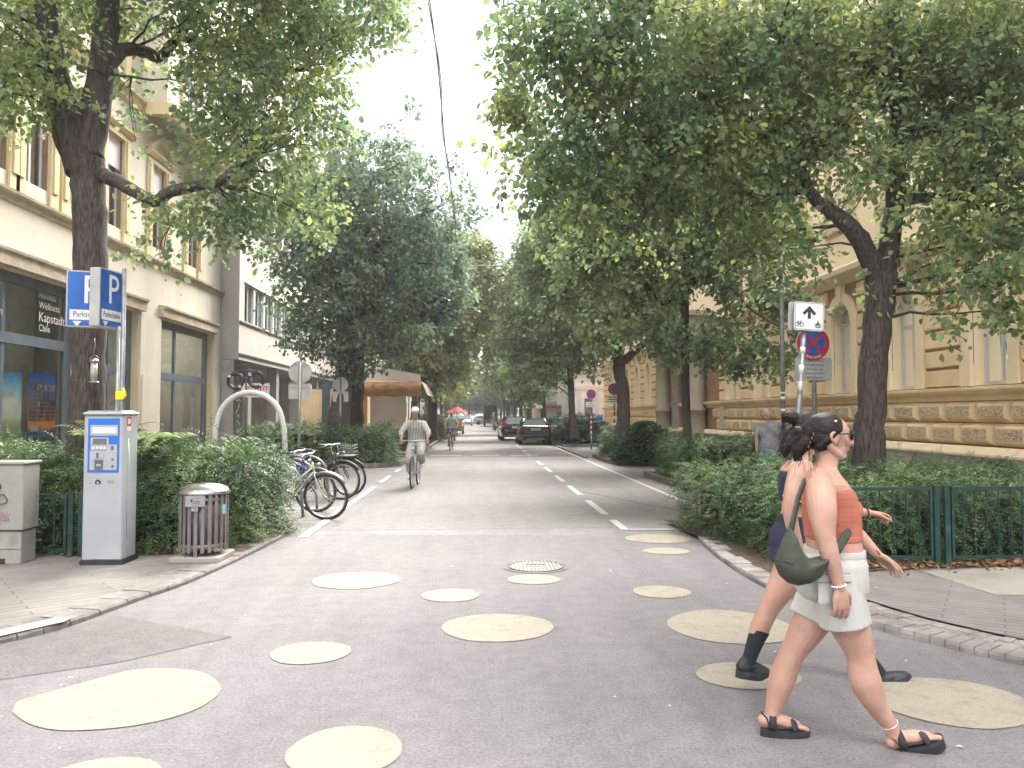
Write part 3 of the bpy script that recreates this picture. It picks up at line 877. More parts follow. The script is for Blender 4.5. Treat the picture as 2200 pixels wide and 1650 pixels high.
facade(w, XL, 1, 4, 25.7, 0, 19.6, shops + up1 + up2 + [(o[0], o[1], 13.4, 15.5) for o in up2], .28, 0, 1)
w.quad((XL, 25.7, 0), (XL - 8, 25.7, 0), (XL - 8, 25.7, 19.6), (XL, 25.7, 19.6))
w.quad((XL, 4, 19.6), (XL, 25.7, 19.6), (XL - 8, 25.7, 19.6), (XL - 8, 4, 19.6))
w.quad((XL, 4, 0), (XL, 4, 19.6), (XL - 8, 4, 19.6), (XL - 8, 4, 0))
# projecting oriel bay
w.box(XL + .002, XL + .62, 19.6, 25.2, 9.45, 19.2, 0)
w.build('wall', [M_['cream'], M_['cream_trim']], A)
t = MB()
profile_course(t, XL, 1, 4, 25.75, [(.003, ZC - .20), (.04, ZC - .18), (.06, ZC - .08), (.14, ZC - .05), (.15, ZC), (.003, ZC + .05)])
t.build('cornice', M_['stone_trim'], A)
t = MB()
profile_course(t, XL, 1, 4, 19.4, [(.003, 9.15), (.08, 9.2), (.12, 9.35), (.2, 9.4), (.2, 9.46), (.003, 9.5)])
profile_course(t, XL + .62, 1, 19.5, 25.3, [(.003, 9.15), (.08, 9.2), (.12, 9.35), (.2, 9.4), (.2, 9.46), (.003, 9.5)])
t.box(XL + .003, XL + .74, 19.42, 19.58, 9.15, 9.46)
t.build('string_course', M_['cream_trim'], A)
# window surrounds and gabled heads
for (a, b_, z0, z1) in up1:
 t = MB()
 for (u0, u1) in ((a - .30, a - .004), (b_ + .004, b_ + .30)):
  t.box(XL + .003, XL + .05, u0, u1, ZC + .052, z1 + .12)
  t.box(XL + .05, XL + .08, u0 + .07, u1 - .07, z0, z1 + .02)
 t.box(XL + .003, XL + .06, a - .003, b_ + .003, z1 + .004, z1 + .12)
 profile_course(t, XL, 1, a - .4, b_ + .4, [(.004, z1 + .125), (.10, z1 + .15), (.16, z1 + .24), (.16, z1 + .28), (.003, z1 + .3)])
 yc = (a + b_) / 2
 for s_ in ((-1, 1) if a > 20 else ()):
  P = [(yc - s_ * .75, z1 + .28), (yc, z1 + .72), (yc, z1 + .86), (yc - s_ * .75, z1 + .42)]
  t.add([(XL + x, *p) for x in (.005, .15) for p in P], [(0, 1, 2, 3), (4, 7, 6, 5), (3, 2, 6, 7), (0, 4, 5, 1), (0, 3, 7, 4)])
 t.build('window_surround', M_['cream_trim'], A)
for (a, b_, z0, z1) in up2:
 t = MB()
 for (u0, u1) in ((a - .26, a - .004), (b_ + .004, b_ + .26)):
  t.box(XL + .003, XL + .05, u0, u1, z0 - .12, z1 + .12)
 t.box(XL + .003, XL + .06, a - .003, b_ + .003, z1 + .004, z1 + .2)
 t.build('window_surround', M_['cream_trim'], A)
for (a, b_, z0, z1) in shops:
 t = MB()
 profile_course(t, XL, 1, a - .12, b_ + .22, [(.004, z1 + .02), (.12, z1 + .03), (.13, z1 + .24), (.18, z1 + .27), (.19, z1 + .32), (.003, z1 + .35)])
 t.build('lintel', M_['stone_trim'], A)
for i, (a, b_, z0, z1) in enumerate(up1):
 window(A, XL, 1, a, b_, z0, z1, 'brown_frame' if False else 'white_frame', 'pane', .13, .06, 1, (), False, 'curtain', .1, blind=.72, side_curtain=True)
 r = MB(); r.box(XL - .125, XL - .03, a + .001, a + .02, z0, z1); r.box(XL - .125, XL - .03, b_ - .02, b_ - .001, z0, z1)
 r.build('blind_rail', M_['brown_frame'], A)
for (a, b_, z0, z1) in up2: window(A, XL, 1, a, b_, z0, z1, 'white_frame', 'pane', .2, .06, 1, (z0 + 1.4,), side_curtain=True)
for (a, b_, z0, z1) in up2: window(A, XL, 1, a, b_, 13.4, 15.5, 'white_frame', 'pane', .2, .06, 1)
for (y, z0, z1) in ((21.2, 10.0, 12.2), (23.6, 10.0, 12.2), (21.2, 13.5, 15.6), (23.6, 13.5, 15.6)):   # oriel windows
 t = MB()
 t.box(XL + .623, XL + .68, y - .72, y - .46, z0 - .1, z1 + .15); t.box(XL + .623, XL + .68, y + .46, y + .72, z0 - .1, z1 + .15)
 t.box(XL + .623, XL + .70, y - .455, y + .455, z1, z1 + .15)
 wn = t.build('window', M_['cream_trim'], A)
 g = MB(); g.box(XL + .623, XL + .635, y - .45, y + .45, z0, z1 - .002); g.build('pane', M_['pane'], wn)
 g = MB()
 for u in (-.45, -.03, .39): g.box(XL + .636, XL + .665, y + u, y + u + .06, z0, z1 - .004)
 g.box(XL + .637, XL + .664, y - .388, y + .388, z1 - .7, z1 - .64)
 g.build('sash', M_['white_frame'], wn)
 g = MB(); g.box(XL + .6235, XL + .6245, y - .44, y + .44, z0, z1 - .01)
# shop fronts
def shopfront(a, b_, z0, z1, mulls, ztr, name='shop_window'):
 X = XL - .16
 f = MB()
 f.box(X - .08, X, a, a + .12, z0, z1); f.box(X - .08, X, b_ - .26, b_, z0, z1)
 f.box(X - .08, X, a + .12, b_ - .26, z1 - .2, z1); f.box(X - .08, X, a + .12, b_ - .26, z0, z0 + .14)
 f.box(X - .09, X + .012, a + .12, b_ - .26, ztr - .1, ztr + .1)
 for y in mulls:
  f.box(X - .075, X - .004, y - .045, y + .045, z0 + .14, ztr - .1); f.box(X - .075, X - .004, y - .045, y + .045, ztr + .1, z1 - .2)
 wn = f.build(name, M_['slate_metal'], A)
 g = MB(); g.quad((X - .04, a + .05, z0 + .05), (X - .04, b_ - .05, z0 + .05), (X - .04, b_ - .05, z1 - .05), (X - .04, a + .05, z1 - .05))
 g.build('pane', M_['shop_glass'], wn)
 return wn
s1 = shopfront(9.2, 16.75, .75, 4.25, (11.9, 14.4), 3.02)
s2 = shopfront(17.55, 19.6, .25, 4.18, (18.45,), 2.65)
s3 = shopfront(20.95, 25.0, .55, 4.18, (22.4,), 2.65)
# the shop's inside: floor, ceiling, walls, furniture, added glowing panels
r = MB()
Xb = XL - 3.6
r.quad((XL - .3, 8.5, .2), (Xb, 8.5, .2), (Xb, 25.4, .2), (XL - .3, 25.4, .2), 2)
r.quad((XL - .3, 8.5, 4.4), (Xb, 8.5, 4.4), (Xb, 25.4, 4.4), (XL - .3, 25.4, 4.4), 1)
r.quad((Xb, 8.5, .2), (Xb, 25.4, .2), (Xb, 25.4, 4.4), (Xb, 8.5, 4.4), 1)
r.quad((XL - .3, 17.1, .2), (Xb, 17.1, .2), (Xb, 17.1, 4.4), (XL - .3, 17.1, 4.4), 1)
r.quad((XL - .3, 25.3, .2), (Xb, 25.3, .2), (Xb, 25.3, 4.4), (XL - .3, 25.3, 4.4), 1)
r.box(XL - 1.5, XL - 1.35, 12.2, 14.95, .3, 4.2, 0)
r.box(XL - 1.6, XL - 1.0, 15.0, 16.9, .3, 4.3, 1)
for y in (11, 13, 15.6, 18.4, 22, 24): r.box(XL - 1.9, XL - 1.3, y, y + .5, 4.3, 4.36, 3)
r.build('shop_interior', [M_['room_orange'], M_['room_olive'], M_['concrete'], M_['added_ceiling_glow']], A)
d = MB()
for (y0, y1, z1) in ((21.3, 22.1, 1.25), (22.7, 24.1, 1.5)):
 d.box(XL - 1.6, XL - .9, y0, y1, .25, z1 - .1); d.box(XL - 1.7, XL - .85, y0 - .05, y1 + .05, z1 - .1, z1)
d.box(XL - 1.25, XL - 1.15, 21.4, 21.9, 1.3, 1.75, 1); d.box(XL - 1.9, XL - 1.8, 22.6, 24.6, 1.6, 2.5, 2)
d.build('counter', [M_['white_plastic'], M_['brown_frame'], pmat('poster_sea', (.1, .28, .5), (.6, .7, .75), 2.5, .6)], A)
# lettering on the glass
xt = XL - .155
def yx(px): return (XL * 1650.0) / (px - 1025.0)
def wall_text(mb, body, px, py, size, m=0, X=xt, align='LEFT', sx=1.0):
 p = WX(px, py, X)
 text_mb(mb, body, size, frameM((X, p.y, p.z), (0, 1, 0), (0, 0, 1)), m, .001, align, sx)
for s_, px, py, sz in (('Honolulu', 84, 634, .16), ('Wellness', 84, 655, .20), ('Kapstadt', 83, 680, .27), ('Chile', 83, 704, .19), ('Essen', -32, 661, .22), ('Bali', -30, 664+24, .17)):
 if s_ == 'Bali': s_ = 'Maui'
 lt_ = MB(); wall_text(lt_, s_, px, py, sz); lt_.build('lettering', M_['curtain'], s1)
# two travel posters hanging inside the glass
def grad_poster(name, stops, scale=1.0, tex='night'):
 m, n, b = newmat(name)
 t_ = n.nodes.new('ShaderNodeTexCoord'); sp = n.nodes.new('ShaderNodeSeparateXYZ')
 n.links.new(t_.outputs['Generated'], sp.inputs[0])
 r_ = n.nodes.new('ShaderNodeValToRGB'); e = r_.color_ramp.elements
 e[0].position = stops[0][0]; e[0].color = (*stops[0][1], 1); e[1].position = stops[-1][0]; e[1].color = (*stops[-1][1], 1)
 for p_, c_ in stops[1:-1]: k = e.new(p_); k.color = (*c_, 1)
 nz_ = n.nodes.new('ShaderNodeTexNoise'); nz_.inputs['Scale'].default_value = 6 * scale; nz_.inputs['Detail'].default_value = 6
 n.links.new(t_.outputs['Generated'], nz_.inputs['Vector'])
 ad = n.nodes.new('ShaderNodeMath'); ad.operation = 'MULTIPLY_ADD'; ad.inputs[1].default_value = .18
 n.links.new(nz_.outputs['Fac'], ad.inputs[0]); n.links.new(sp.outputs['Z'], ad.inputs[2])
 s2_ = n.nodes.new('ShaderNodeMath'); s2_.operation = 'SUBTRACT'; s2_.inputs[1].default_value = .09; n.links.new(ad.outputs[0], s2_.inputs[0])
 n.links.new(s2_.outputs[0], r_.inputs['Fac']); n.links.new(r_.outputs['Color'], b.inputs['Base Color']); b.inputs['Roughness'].default_value = .4
 return m
pm1 = grad_poster('poster_beach', [(0, (.2, .34, .15)), (.2, (.42, .5, .28)), (.33, (.75, .82, .68)), (.55, (.8, .9, .9)), (.8, (.22, .58, .85)), (1, (.07, .32, .7))])
pm2 = grad_poster('poster_night', [(0, (.04, .08, .35)), (.08, (.07, .1, .3)), (.16, (.9, .38, .08)), (.3, (.55, .22, .1)), (.5, (.07, .1, .3)), (1, (.015, .12, .55))])
def poster(name, px0, px1, py0, py1, m, extra, label, cat='poster'):
 X = XL - .215
 a = WX(px0, py0, X); c = WX(px1, py1, X)
 b = MB(); b.box(X - .01, X, a.y, c.y, (WX(px0, py1, X)).z, a.z);
 e = empty('poster', (X, a.y, WX(px0, py1, X).z), 0, label, cat, 'travel posters in the shop window')
 b.build('panel', m, e)
 t = MB(); extra(t, X + .004, a.y, c.y, WX(px0, py1, X).z, a.z); t.build('print', [M_['white_frame'], M_['dark_frame'], M_['room_orange'], pmat('moon', (.75, .7, .4))], e)
def ex1(t, X, y0, y1, z0, z1):
 text_mb(t, 'ERFAHREN!', .16, frameM((X, y0 + (y1-y0)*.45, z1 - .42), (0, 1, 0), (0, 0, 1)), 0, .001)
 t.box(X, X + .003, y0 + .06, y0 + .5, z0 + .12, z0 + .26, 0)
def ex2(t, X, y0, y1, z0, z1):
 text_mb(t, 'SPÜREN!', .19, frameM((X, y0 + (y1-y0)*.60, z1 - .30), (0, 1, 0), (0, 0, 1)), 0, .001)
 random.seed(4)
 k = y0 + .02
 while k < y1 - .1:                       # a skyline of towers
  w_ = random.uniform(.04, .10); h = random.uniform(.35, .85)
  t.box(X, X + .002, k, k + w_, z0 + .3, z0 + .3 + h, 1)
  for q in range(int(h / .08)): t.box(X + .002, X + .003, k + .01, k + w_ * .6, z0 + .34 + q * .08, z0 + .36 + q * .08, 2)
  k += w_ + random.uniform(.0, .05)
 n = 16; yc, zc = y0 + (y1-y0)*.36, z1 - .62
 t.add([(X + .002, yc + .045*cos(2*pi*i/n), zc + .045*sin(2*pi*i/n)) for i in range(n)], [tuple(range(n))], 3)
 t.box(X, X + .003, y0 + .05, y0 + .32, z0 + .1, z0 + .22, 0)
poster('poster', -40, 44, 793, 950, pm1, ex1, 'pale blue beach travel poster behind the shop glass at the left edge')
poster('poster', 63, 118, 799, 938, pm2, ex2, 'deep blue travel poster with a night skyline and full moon in the shop window')
# pilaster lines at the piers, drain pipe at the end
for (a, b_) in ((19.66, 20.9), (25.06, 25.68), (16.8, 17.5)):
 t = MB(); t.box(XL + .003, XL + .05, a, b_, 0, 4.15); t.box(XL + .05, XL + .075, a + .1, b_ - .1, .3, 2.6)
 t.build('pilaster', M_['cream'], A)

# ============ LEFT 2: off-white modern block, projecting, ground floor recessed
XB = -7.9
Bq = empty('office_building', (XB, 34, 0), 0, 'off white block with ribbon windows and a recessed ground floor beyond the cream house', 'building')
w = MB()
rib = []
for z0 in (4.75, 8.15, 11.5, 14.9):
 rib.append((26.3, 45.5, z0, z0 + 1.35))
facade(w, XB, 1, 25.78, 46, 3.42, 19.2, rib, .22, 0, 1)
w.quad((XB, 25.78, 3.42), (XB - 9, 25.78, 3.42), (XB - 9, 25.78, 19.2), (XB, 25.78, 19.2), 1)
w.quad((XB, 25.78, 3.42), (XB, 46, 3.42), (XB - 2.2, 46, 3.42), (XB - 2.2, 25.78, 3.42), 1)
w.quad((XB, 46, 0), (XB, 46, 19.2), (XB - 9, 46, 19.2), (XB - 9, 46, 0), 0)
w.quad((XB, 25.78, 19.2), (XB, 46, 19.2), (XB - 9, 46, 19.2), (XB - 9, 25.78, 19.2), 0)
w.build('wall', [M_['offwhite'], M_['grey_wall']], Bq)
t = MB()
for z in (3.62, 4.70, 8.1, 11.45, 14.85): t.box(XB + .003, XB + .05, 25.80, 45.98, z - .04, z + .01)
t.build('sill_line', M_['dark_frame'], Bq)
for z0 in (4.75, 8.15, 11.5, 14.9):
 f = MB(); y = 26.3
 while y < 45.2:
  f.box(XB - .2, XB - .05, y, y + .22, z0, z0 + 1.35, 0)
  f.box(XB - .16, XB - .12, y + .78, y + .84, z0 + .05, z0 + 1.3, 0)
  y += 1.28
 f.box(XB - .15, XB - .1, 26.3, 45.5, z0, z0 + .05, 0); f.box(XB - .15, XB - .1, 26.3, 45.5, z0 + 1.3, z0 + 1.35, 0)
 wn = f.build('window', M_['white_frame'], Bq)
 g = MB(); g.quad((XB - .14, 26.3, z0), (XB - .14, 45.5, z0), (XB - .14, 45.5, z0 + 1.35), (XB - .14, 26.3, z0 + 1.35)); g.build('pane', M_['pane'], wn)
 c = MB()
 for k in range(64):
  u = 26.3 + k * .3; c.quad((XB - .24 - .03*(k % 2), u, z0), (XB - .24 - .03*((k+1) % 2), u + .3, z0), (XB - .24 - .03*((k+1) % 2), u + .3, z0 + 1.35), (XB - .24 - .03*(k % 2), u, z0 + 1.35))
 c.build('curtain', M_['curtain'], wn)
# recessed ground floor: columns, doorway, shop wall
t = MB()
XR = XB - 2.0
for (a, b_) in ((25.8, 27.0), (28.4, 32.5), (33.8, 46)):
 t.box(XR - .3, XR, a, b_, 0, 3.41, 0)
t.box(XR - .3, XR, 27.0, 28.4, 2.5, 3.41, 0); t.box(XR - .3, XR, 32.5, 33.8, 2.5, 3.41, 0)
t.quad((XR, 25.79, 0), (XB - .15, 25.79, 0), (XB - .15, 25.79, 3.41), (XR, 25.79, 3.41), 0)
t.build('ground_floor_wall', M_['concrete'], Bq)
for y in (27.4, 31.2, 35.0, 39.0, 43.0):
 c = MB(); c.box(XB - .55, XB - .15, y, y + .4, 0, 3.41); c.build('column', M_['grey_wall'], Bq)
for y in (27.0, 32.5):
 d = MB(); d.box(XR - .25, XR - .2, y, y + 1.35, 0, 2.5); d.box(XR - .2, XR - .17, y + .05, y + .12, .1, 2.4); d.box(XR - .2, XR - .17, y + .62, y + .7, .1, 2.4)
 d.build('door', M_['dark_frame'], Bq)
# shop sign board with script lettering, and giant spectacles in front of the optician
sp_ = W(548, 838, 24.6)
sg = empty('shop_sign', sp_, 0, 'white shop sign board with red and teal script under the giant spectacles', 'sign')
b = MB(); b.box(sp_.x - .44, sp_.x + .44, sp_.y, sp_.y + .06, sp_.z - .23, sp_.z + .22); b.build('board', M_['white_plastic'], sg)
M_['red_print'] = pmat('red_print', (.5, .02, .04)); M_['teal_print'] = pmat('teal_print', (.02, .10, .12))
t = MB()
text_mb(t, 'elsan', .30, frameM((sp_.x + .02, sp_.y - .005, sp_.z + .08), (1, 0, 0), (0, 0, 1)), 0, .002, shear=.3, sx=1.2)
text_mb(t, 'Rosalina', .19, frameM((sp_.x + .02, sp_.y - .005, sp_.z - .13), (1, 0, 0), (0, 0, 1)), 1, .002, shear=.3, sx=1.0)
t.build('lettering', [M_['red_print'], M_['teal_print']], sg)
gp = W(530, 817, 22)
gl = empty('spectacles_sign', (gp.x, gp.y, 0), 0, 'giant dark spectacles of an optician standing on a thin post', 'sign')
fr = MB()
for dx, r0, dz in ((-.31, .205, -.02), (.27, .205, .02)):
 fr.torus((gp.x + dx, gp.y, gp.z + dz), r0, .048, 'Y', 32, 8, 0)
 for q in (140, -50):
  fr.box(gp.x + dx + r0*cos(R(q)) - .035, gp.x + dx + r0*cos(R(q)) + .035, gp.y - .06, gp.y - .05, gp.z + dz + r0*sin(R(q)) - .03, gp.z + dz + r0*sin(R(q)) + .03, 1)
fr.tube([(gp.x - .46, gp.y, gp.z + .1), (gp.x - .36, gp.y, gp.z + .23), (gp.x, gp.y, gp.z + .27), (gp.x + .3, gp.y, gp.z + .26)], .035, n=8)
fr.tube([(gp.x - .12, gp.y, gp.z), (gp.x, gp.y + .02, gp.z + .04), (gp.x + .08, gp.y, gp.z)], .03, n=8)
fr.build('frame', [M_['black'], M_['white_plastic']], gl)
fr = MB(); fr.tube([(gp.x - .02, gp.y, 0), (gp.x - .02, gp.y, gp.z + .02)], .02, n=8); fr.build('post', M_['dark_rail'], gl)
# white arch frame
ar = W(537, 900, 17.0)
b = MB(); Rr = .70; zt = W(537, 843, 17).z
pts = [(ar.x - Rr - .06, 17, 0), (ar.x - Rr - .04, 17, zt - Rr*1.15)] + [(ar.x - Rr * cos(pi*k/16), 17, zt - Rr * (1 - sin(pi*k/16))) for k in range(1, 16)] + [(ar.x + Rr + .04, 17, zt - Rr*1.15), (ar.x + Rr + .1, 17, 0)]
b.tube(pts, .058, n=10)
b.build('arch_frame', M_['white_plastic'], label='round white tubular arch standing behind the near left hedge', cat='arch')
# graffiti strip on the recessed wall
gp2 = W(512, 905, 24.3)
t = MB(); t.box(gp2.x - .12, gp2.x + .12, 24.3, 24.36, .5, 2.2, 0)
t.build('dark_panel', M_['dark_room'], label='narrow dark panel with white scribbles by the optician doorway', cat='panel')
t = MB(); random.seed(9)
z = .6
while z < 2.1:
 pts = [(gp2.x + random.uniform(-.08, .08), 24.293, z + random.uniform(0, .16)) for _ in range(4)]
 t.tube(pts, .009, n=4); z += .17
o = t.build('scribble', M_['white_frame'], bpy.data.objects['dark_panel'])

# ============ LEFT 3: ochre house beyond, with signboard, and further houses
def plain_house(name, label, X, s, y0, y1, H, mw, mt, floors, pitch=2.6, wz=1.9, ww=1.1, z_first=1.2, step=3.5, depth=9, mp='pane', gf=None):
 root = empty(name, (X, (y0 + y1) / 2, 0), 0, label, 'building')
 ops = []
 n = max(1, int((y1 - y0 - 1) / pitch)); off = (y1 - y0 - n * pitch) / 2
 for f in range(floors):
  for k in range(n):
   yc = y0 + off + (k + .5) * pitch
   ops.append((yc - ww/2, yc + ww/2, z_first + f * step, z_first + f * step + wz))
 w = MB(); facade(w, X, s, y0, y1, 0, H, ops, .2, 0, 1)
 Xd = X - s * depth
 w.quad((X, y0, 0), (Xd, y0, 0), (Xd, y0, H), (X, y0, H)); w.quad((X, y1, 0), (Xd, y1, 0), (Xd, y1, H), (X, y1, H)); w.quad((X, y0, H), (X, y1, H), (Xd, y1, H), (Xd, y0, H))
 w.build('wall', [M_[mw], M_[mt]], root)
 t = MB(); profile_course(t, X, s, y0, y1, [(.003, H - .5), (.2, H - .4), (.5, H - .1), (.5, H + .02), (.003, H + .04)])
 profile_course(t, X, s, y0, y1, [(.003, z_first + step - .75), (.1, z_first + step - .7), (.15, z_first + step - .55), (.003, z_first + step - .5)])
 t.build('cornice', M_[mt], root)
 rf = MB(); rf.add([(X + s*.4, y0, H + .05), (X + s*.4, y1, H + .05), (X - s*4.5, y1, H + 3.2), (X - s*4.5, y0, H + 3.2)], [(0, 1, 2, 3)]); rf.build('roof', M_['roof'], root)
 for (a, b_, z0, z1) in ops:
  f = MB(); f.box(X + s*.004 if s > 0 else X - .06, X + .06 if s > 0 else X - .004, a - .14, b_ + .14, z1 + .02, z1 + .16)
  xm = X - s * .15
  f.box(min(xm, xm - s*.05), max(xm, xm - s*.05), (a+b_)/2 - .04, (a+b_)/2 + .04, z0, z1); f.box(min(xm, xm - s*.05), max(xm, xm - s*.05), a, b_, z0 + wz*.66, z0 + wz*.66 + .07)
  wn = f.build('window', M_['white_frame'], root)
  g = MB(); g.quad((X - s*.18, a, z0), (X - s*.18, b_, z0), (X - s*.18, b_, z1), (X - s*.18, a, z1)); g.build('pane', M_[mp], wn)
 return root
M_['far_pane'] = pmat('far_pane', (.08, .09, .10), (.16, .17, .18), 3, .15)
plain_house('town_house', 'ochre house with grey ground floor beyond the off white block', -8.4, 1, 46.2, 66, 18.5, 'yellow_wall', 'yellow_pale', 4, mp='far_pane')
plain_house('town_house', 'pale house far down the left side of the street', -8.6, 1, 66.2, 96, 17.5, 'cream', 'cream_trim', 4, mp='far_pane')
plain_house('town_house', 'grey white house farthest down the left side of the street', -8.4, 1, 96.2, 150, 17, 'offwhite', 'concrete', 4, mp='far_pane')

# ============ RIGHT: yellow rusticated building
XE = 9.5
E = empty('yellow_building', (XE, 30, 0), 0, 'long yellow stuccoed building with rusticated walls and arched windows on the right', 'building')
Z_SILL, Z_CO, HH = 2.13, 5.28, 19.0
wys = [y for y in (10.88, 13.75, 16.62, 19.48, 22.35, 25.2, 28.05)] + [42.1, 45.0, 47.85, 50.7, 53.6]
ops = [(y - .5, y + .5, Z_SILL + .02, 3.95, True) for y in wys]
ops2 = [(y - .55, y + .55, 6.6, 8.9) for y in wys] + [(y - .55, y + .55, 10.9, 13.2) for y in wys] + [(y - .55, y + .55, 14.9, 16.8) for y in wys]
w = MB()
facade(w, XE, -1, 4, 57, 0, Z_CO, ops, .35, 0, 1)
facade(w, XE, -1, 4, 57, Z_CO, HH, ops2, .3, 1, 1)
w.quad((XE, 57, 0), (XE + 10, 57, 0), (XE + 10, 57, HH), (XE, 57, HH), 0)
w.quad((XE, 4, HH), (XE, 57, HH), (XE + 10, 57, HH), (XE + 10, 4, HH), 1)
w.quad((XE, 4, 0), (XE + 10, 4, 0), (XE + 10, 4, HH), (XE, 4, HH), 1)
w.build('wall', [M_['yellow_joint'], M_['yellow_pale']], E)
# plinth, water table, sill course, cornice
t = MB(); t.box(XE - .18, XE - .003, 4, 57, 0, .80); t.build('plinth', M_['plinth'], E)
t = MB()
profile_course(t, XE, -1, 4, 57, [(.182, .80), (.22, .82), (.22, .86), (.16, .98), (.05, 1.0)])
t.build('water_table', M_['yellow_pale'], E)
t = MB()
profile_course(t, XE, -1, 4, 57, [(.04, 1.86), (.07, 1.94), (.16, 2.0), (.2, 2.06), (.2, 2.11), (.003, Z_SILL)])
t.build('sill_course', M_['yellow_wall'], E)
t = MB()
profile_course(t, XE, -1, 4, 57, [(.003, 4.95), (.08, 5.0), (.12, 5.1), (.36, 5.16), (.38, 5.28), (.34, 5.33), (.003, 5.42)])
profile_course(t, XE, -1, 4, 57, [(.003, 9.6), (.08, 9.7), (.25, 9.8), (.25, 9.9), (.003, 10)])
profile_course(t, XE, -1, 4, 57, [(.003, 18.1), (.2, 18.3), (.7, 18.6), (.7, 18.9), (.003, 19)])
t.build('cornice', M_['yellow_pale'], E)
# blocks of the raised base: framed, with hewn faces
def block(mb, y0, y1, z0, z1, proj, bev, m, m2=None, inset=.07):
 x = XE - .003; xo = XE - proj
 v = [(x, y0, z0), (x, y1, z0), (x, y1, z1), (x, y0, z1), (xo, y0+bev, z0+bev), (xo, y1-bev, z0+bev), (xo, y1-bev, z1-bev), (xo, y0+bev, z1-bev)]
 mb.add(v, [(0, 4, 5, 1), (1, 5, 6, 2), (2, 6, 7, 3), (3, 7, 4, 0)], m)
 if m2 is None: mb.add(v[4:], [(3, 2, 1, 0)], m)
 else:
  i = inset; w4 = [(xo, y0+bev+i, z0+bev+i*.8), (xo, y1-bev-i, z0+bev+i*.8), (xo, y1-bev-i, z1-bev-i*.8), (xo, y0+bev+i, z1-bev-i*.8)]
  mb.add(v[4:] + w4, [(0, 4, 5, 1), (1, 5, 6, 2), (2, 6, 7, 3), (3, 7, 4, 0)], m)
  w5 = [(xo - .012, *p[1:]) for p in w4]
  mb.add(w4 + w5, [(0, 4, 5, 1), (1, 5, 6, 2), (2, 6, 7, 3), (3, 7, 4, 0)], m)
  mb.add(w5, [(3, 2, 1, 0)], m2)
for row, (z0, z1) in enumerate(((1.02, 1.43), (1.45, 1.85))):
 y = 4.1 + row * .48
 for ya, yb in ((y, 29.8), (40.3 + row * .2, 56)):
  t = MB()
  while ya < yb: block(t, ya, ya + .93, z0, z1, .12, .075, 0, 1, .035); ya += .955
  t.build('hewn_course', [M_['yellow_wall'], M_['hewn']], E)
# rusticated wall blocks between the arched windows
rows = [(Z_SILL + .02 + k * .40, Z_SILL + .02 + (k + 1) * .40 - .05) for k in range(7)]
edges = sorted(wys)
def wall_blocks(ya, yb):
 t = MB()
 for k, (z0, z1) in enumerate(rows):
  if yb - ya < .25: continue
  # follow the arch: upper rows grow towards the keystone
  if k % 3 == 1:
   ym = (ya + yb) / 2
   block(t, ya, ym - .02, z0, z1, .06, .022, 0); block(t, ym + .02, yb, z0, z1, .06, .022, 0)
  else: block(t, ya, yb, z0, z1, .06, .022, 0)
 t.build('wall_blocks', M_['yellow_wall'], E)
seg = [4.1] + edges + [56.9]
prev = 4.1
for y in edges:
 a = y - .82
 if prev < 29.5 < a:
  wall_blocks(prev, 29.6); wall_blocks(40.4, a)
 else: wall_blocks(prev, a)
 prev = y + .82
wall_blocks(prev, 56.9)
# window surrounds: smooth jambs with arch hood
for y in wys:
 t = MB()
 for s_ in (-1, 1):
  u0, u1 = sorted((y + s_ * .52, y + s_ * .79))
  t.box(XE - .075, XE - .003, u0, u1, Z_SILL + .45, 3.95)
  t.box(XE - .10, XE - .003, u0 - .02, u1 + .02, Z_SILL + .01, Z_SILL + .45)
  u2, u3 = sorted((y + s_ * .515, y + s_ * .56))
 K = 12
 for k in range(K):
  q0, q1 = pi * k / K, pi * (k + 1) / K
  P = [(y - rr * cos(q), 3.95 + rr * sin(q)) for rr in (.52, .79) for q in (q0, q1)]
  v = [(x, *p) for x in (XE - .003, XE - .085) for p in P]
  t.add(v, [(4, 5, 7, 6), (2, 3, 7, 6), (0, 4, 5, 1)])
 P = [(y - .09, 4.42), (y + .09, 4.42), (y + .15, 4.93), (y - .15, 4.93)]
 t.add([(XE - x, *p) for x in (.003, .13) for p in P], [(4, 5, 6, 7), (0, 4, 7, 3), (1, 5, 6, 2), (0, 1, 5, 4), (3, 2, 6, 7)])
 t.build('window_surround', M_['yellow_pale'], E)
 window(E, XE, -1, y - .5, y + .5, Z_SILL + .03, 3.95, 'white_frame', 'pane', .2, .065, 1, (3.55,), True, 'curtain', .14)
for (a, b_, z0, z1) in ops2:
 if a > 30 and z0 > 7: continue
 t = MB()
 for (u0, u1) in ((a - .25, a - .004), (b_ + .004, b_ + .25)): t.box(XE - .07, XE - .003, u0, u1, z0 - .1, z1 + .15)
 t.box(XE - .16, XE - .003, a - .4, b_ + .4, z1 + .17, z1 + .32); t.box(XE - .14, XE - .003, a - .35, b_ + .35, z0 - .22, z0 - .11)
 t.build('window_surround', M_['cream_trim'], E)
 window(E, XE, -1, a, b_, z0, z1, 'white_frame', 'pane', .16, .06, 1, (z0 + (z1-z0)*.68,), False, 'curtain', .12)
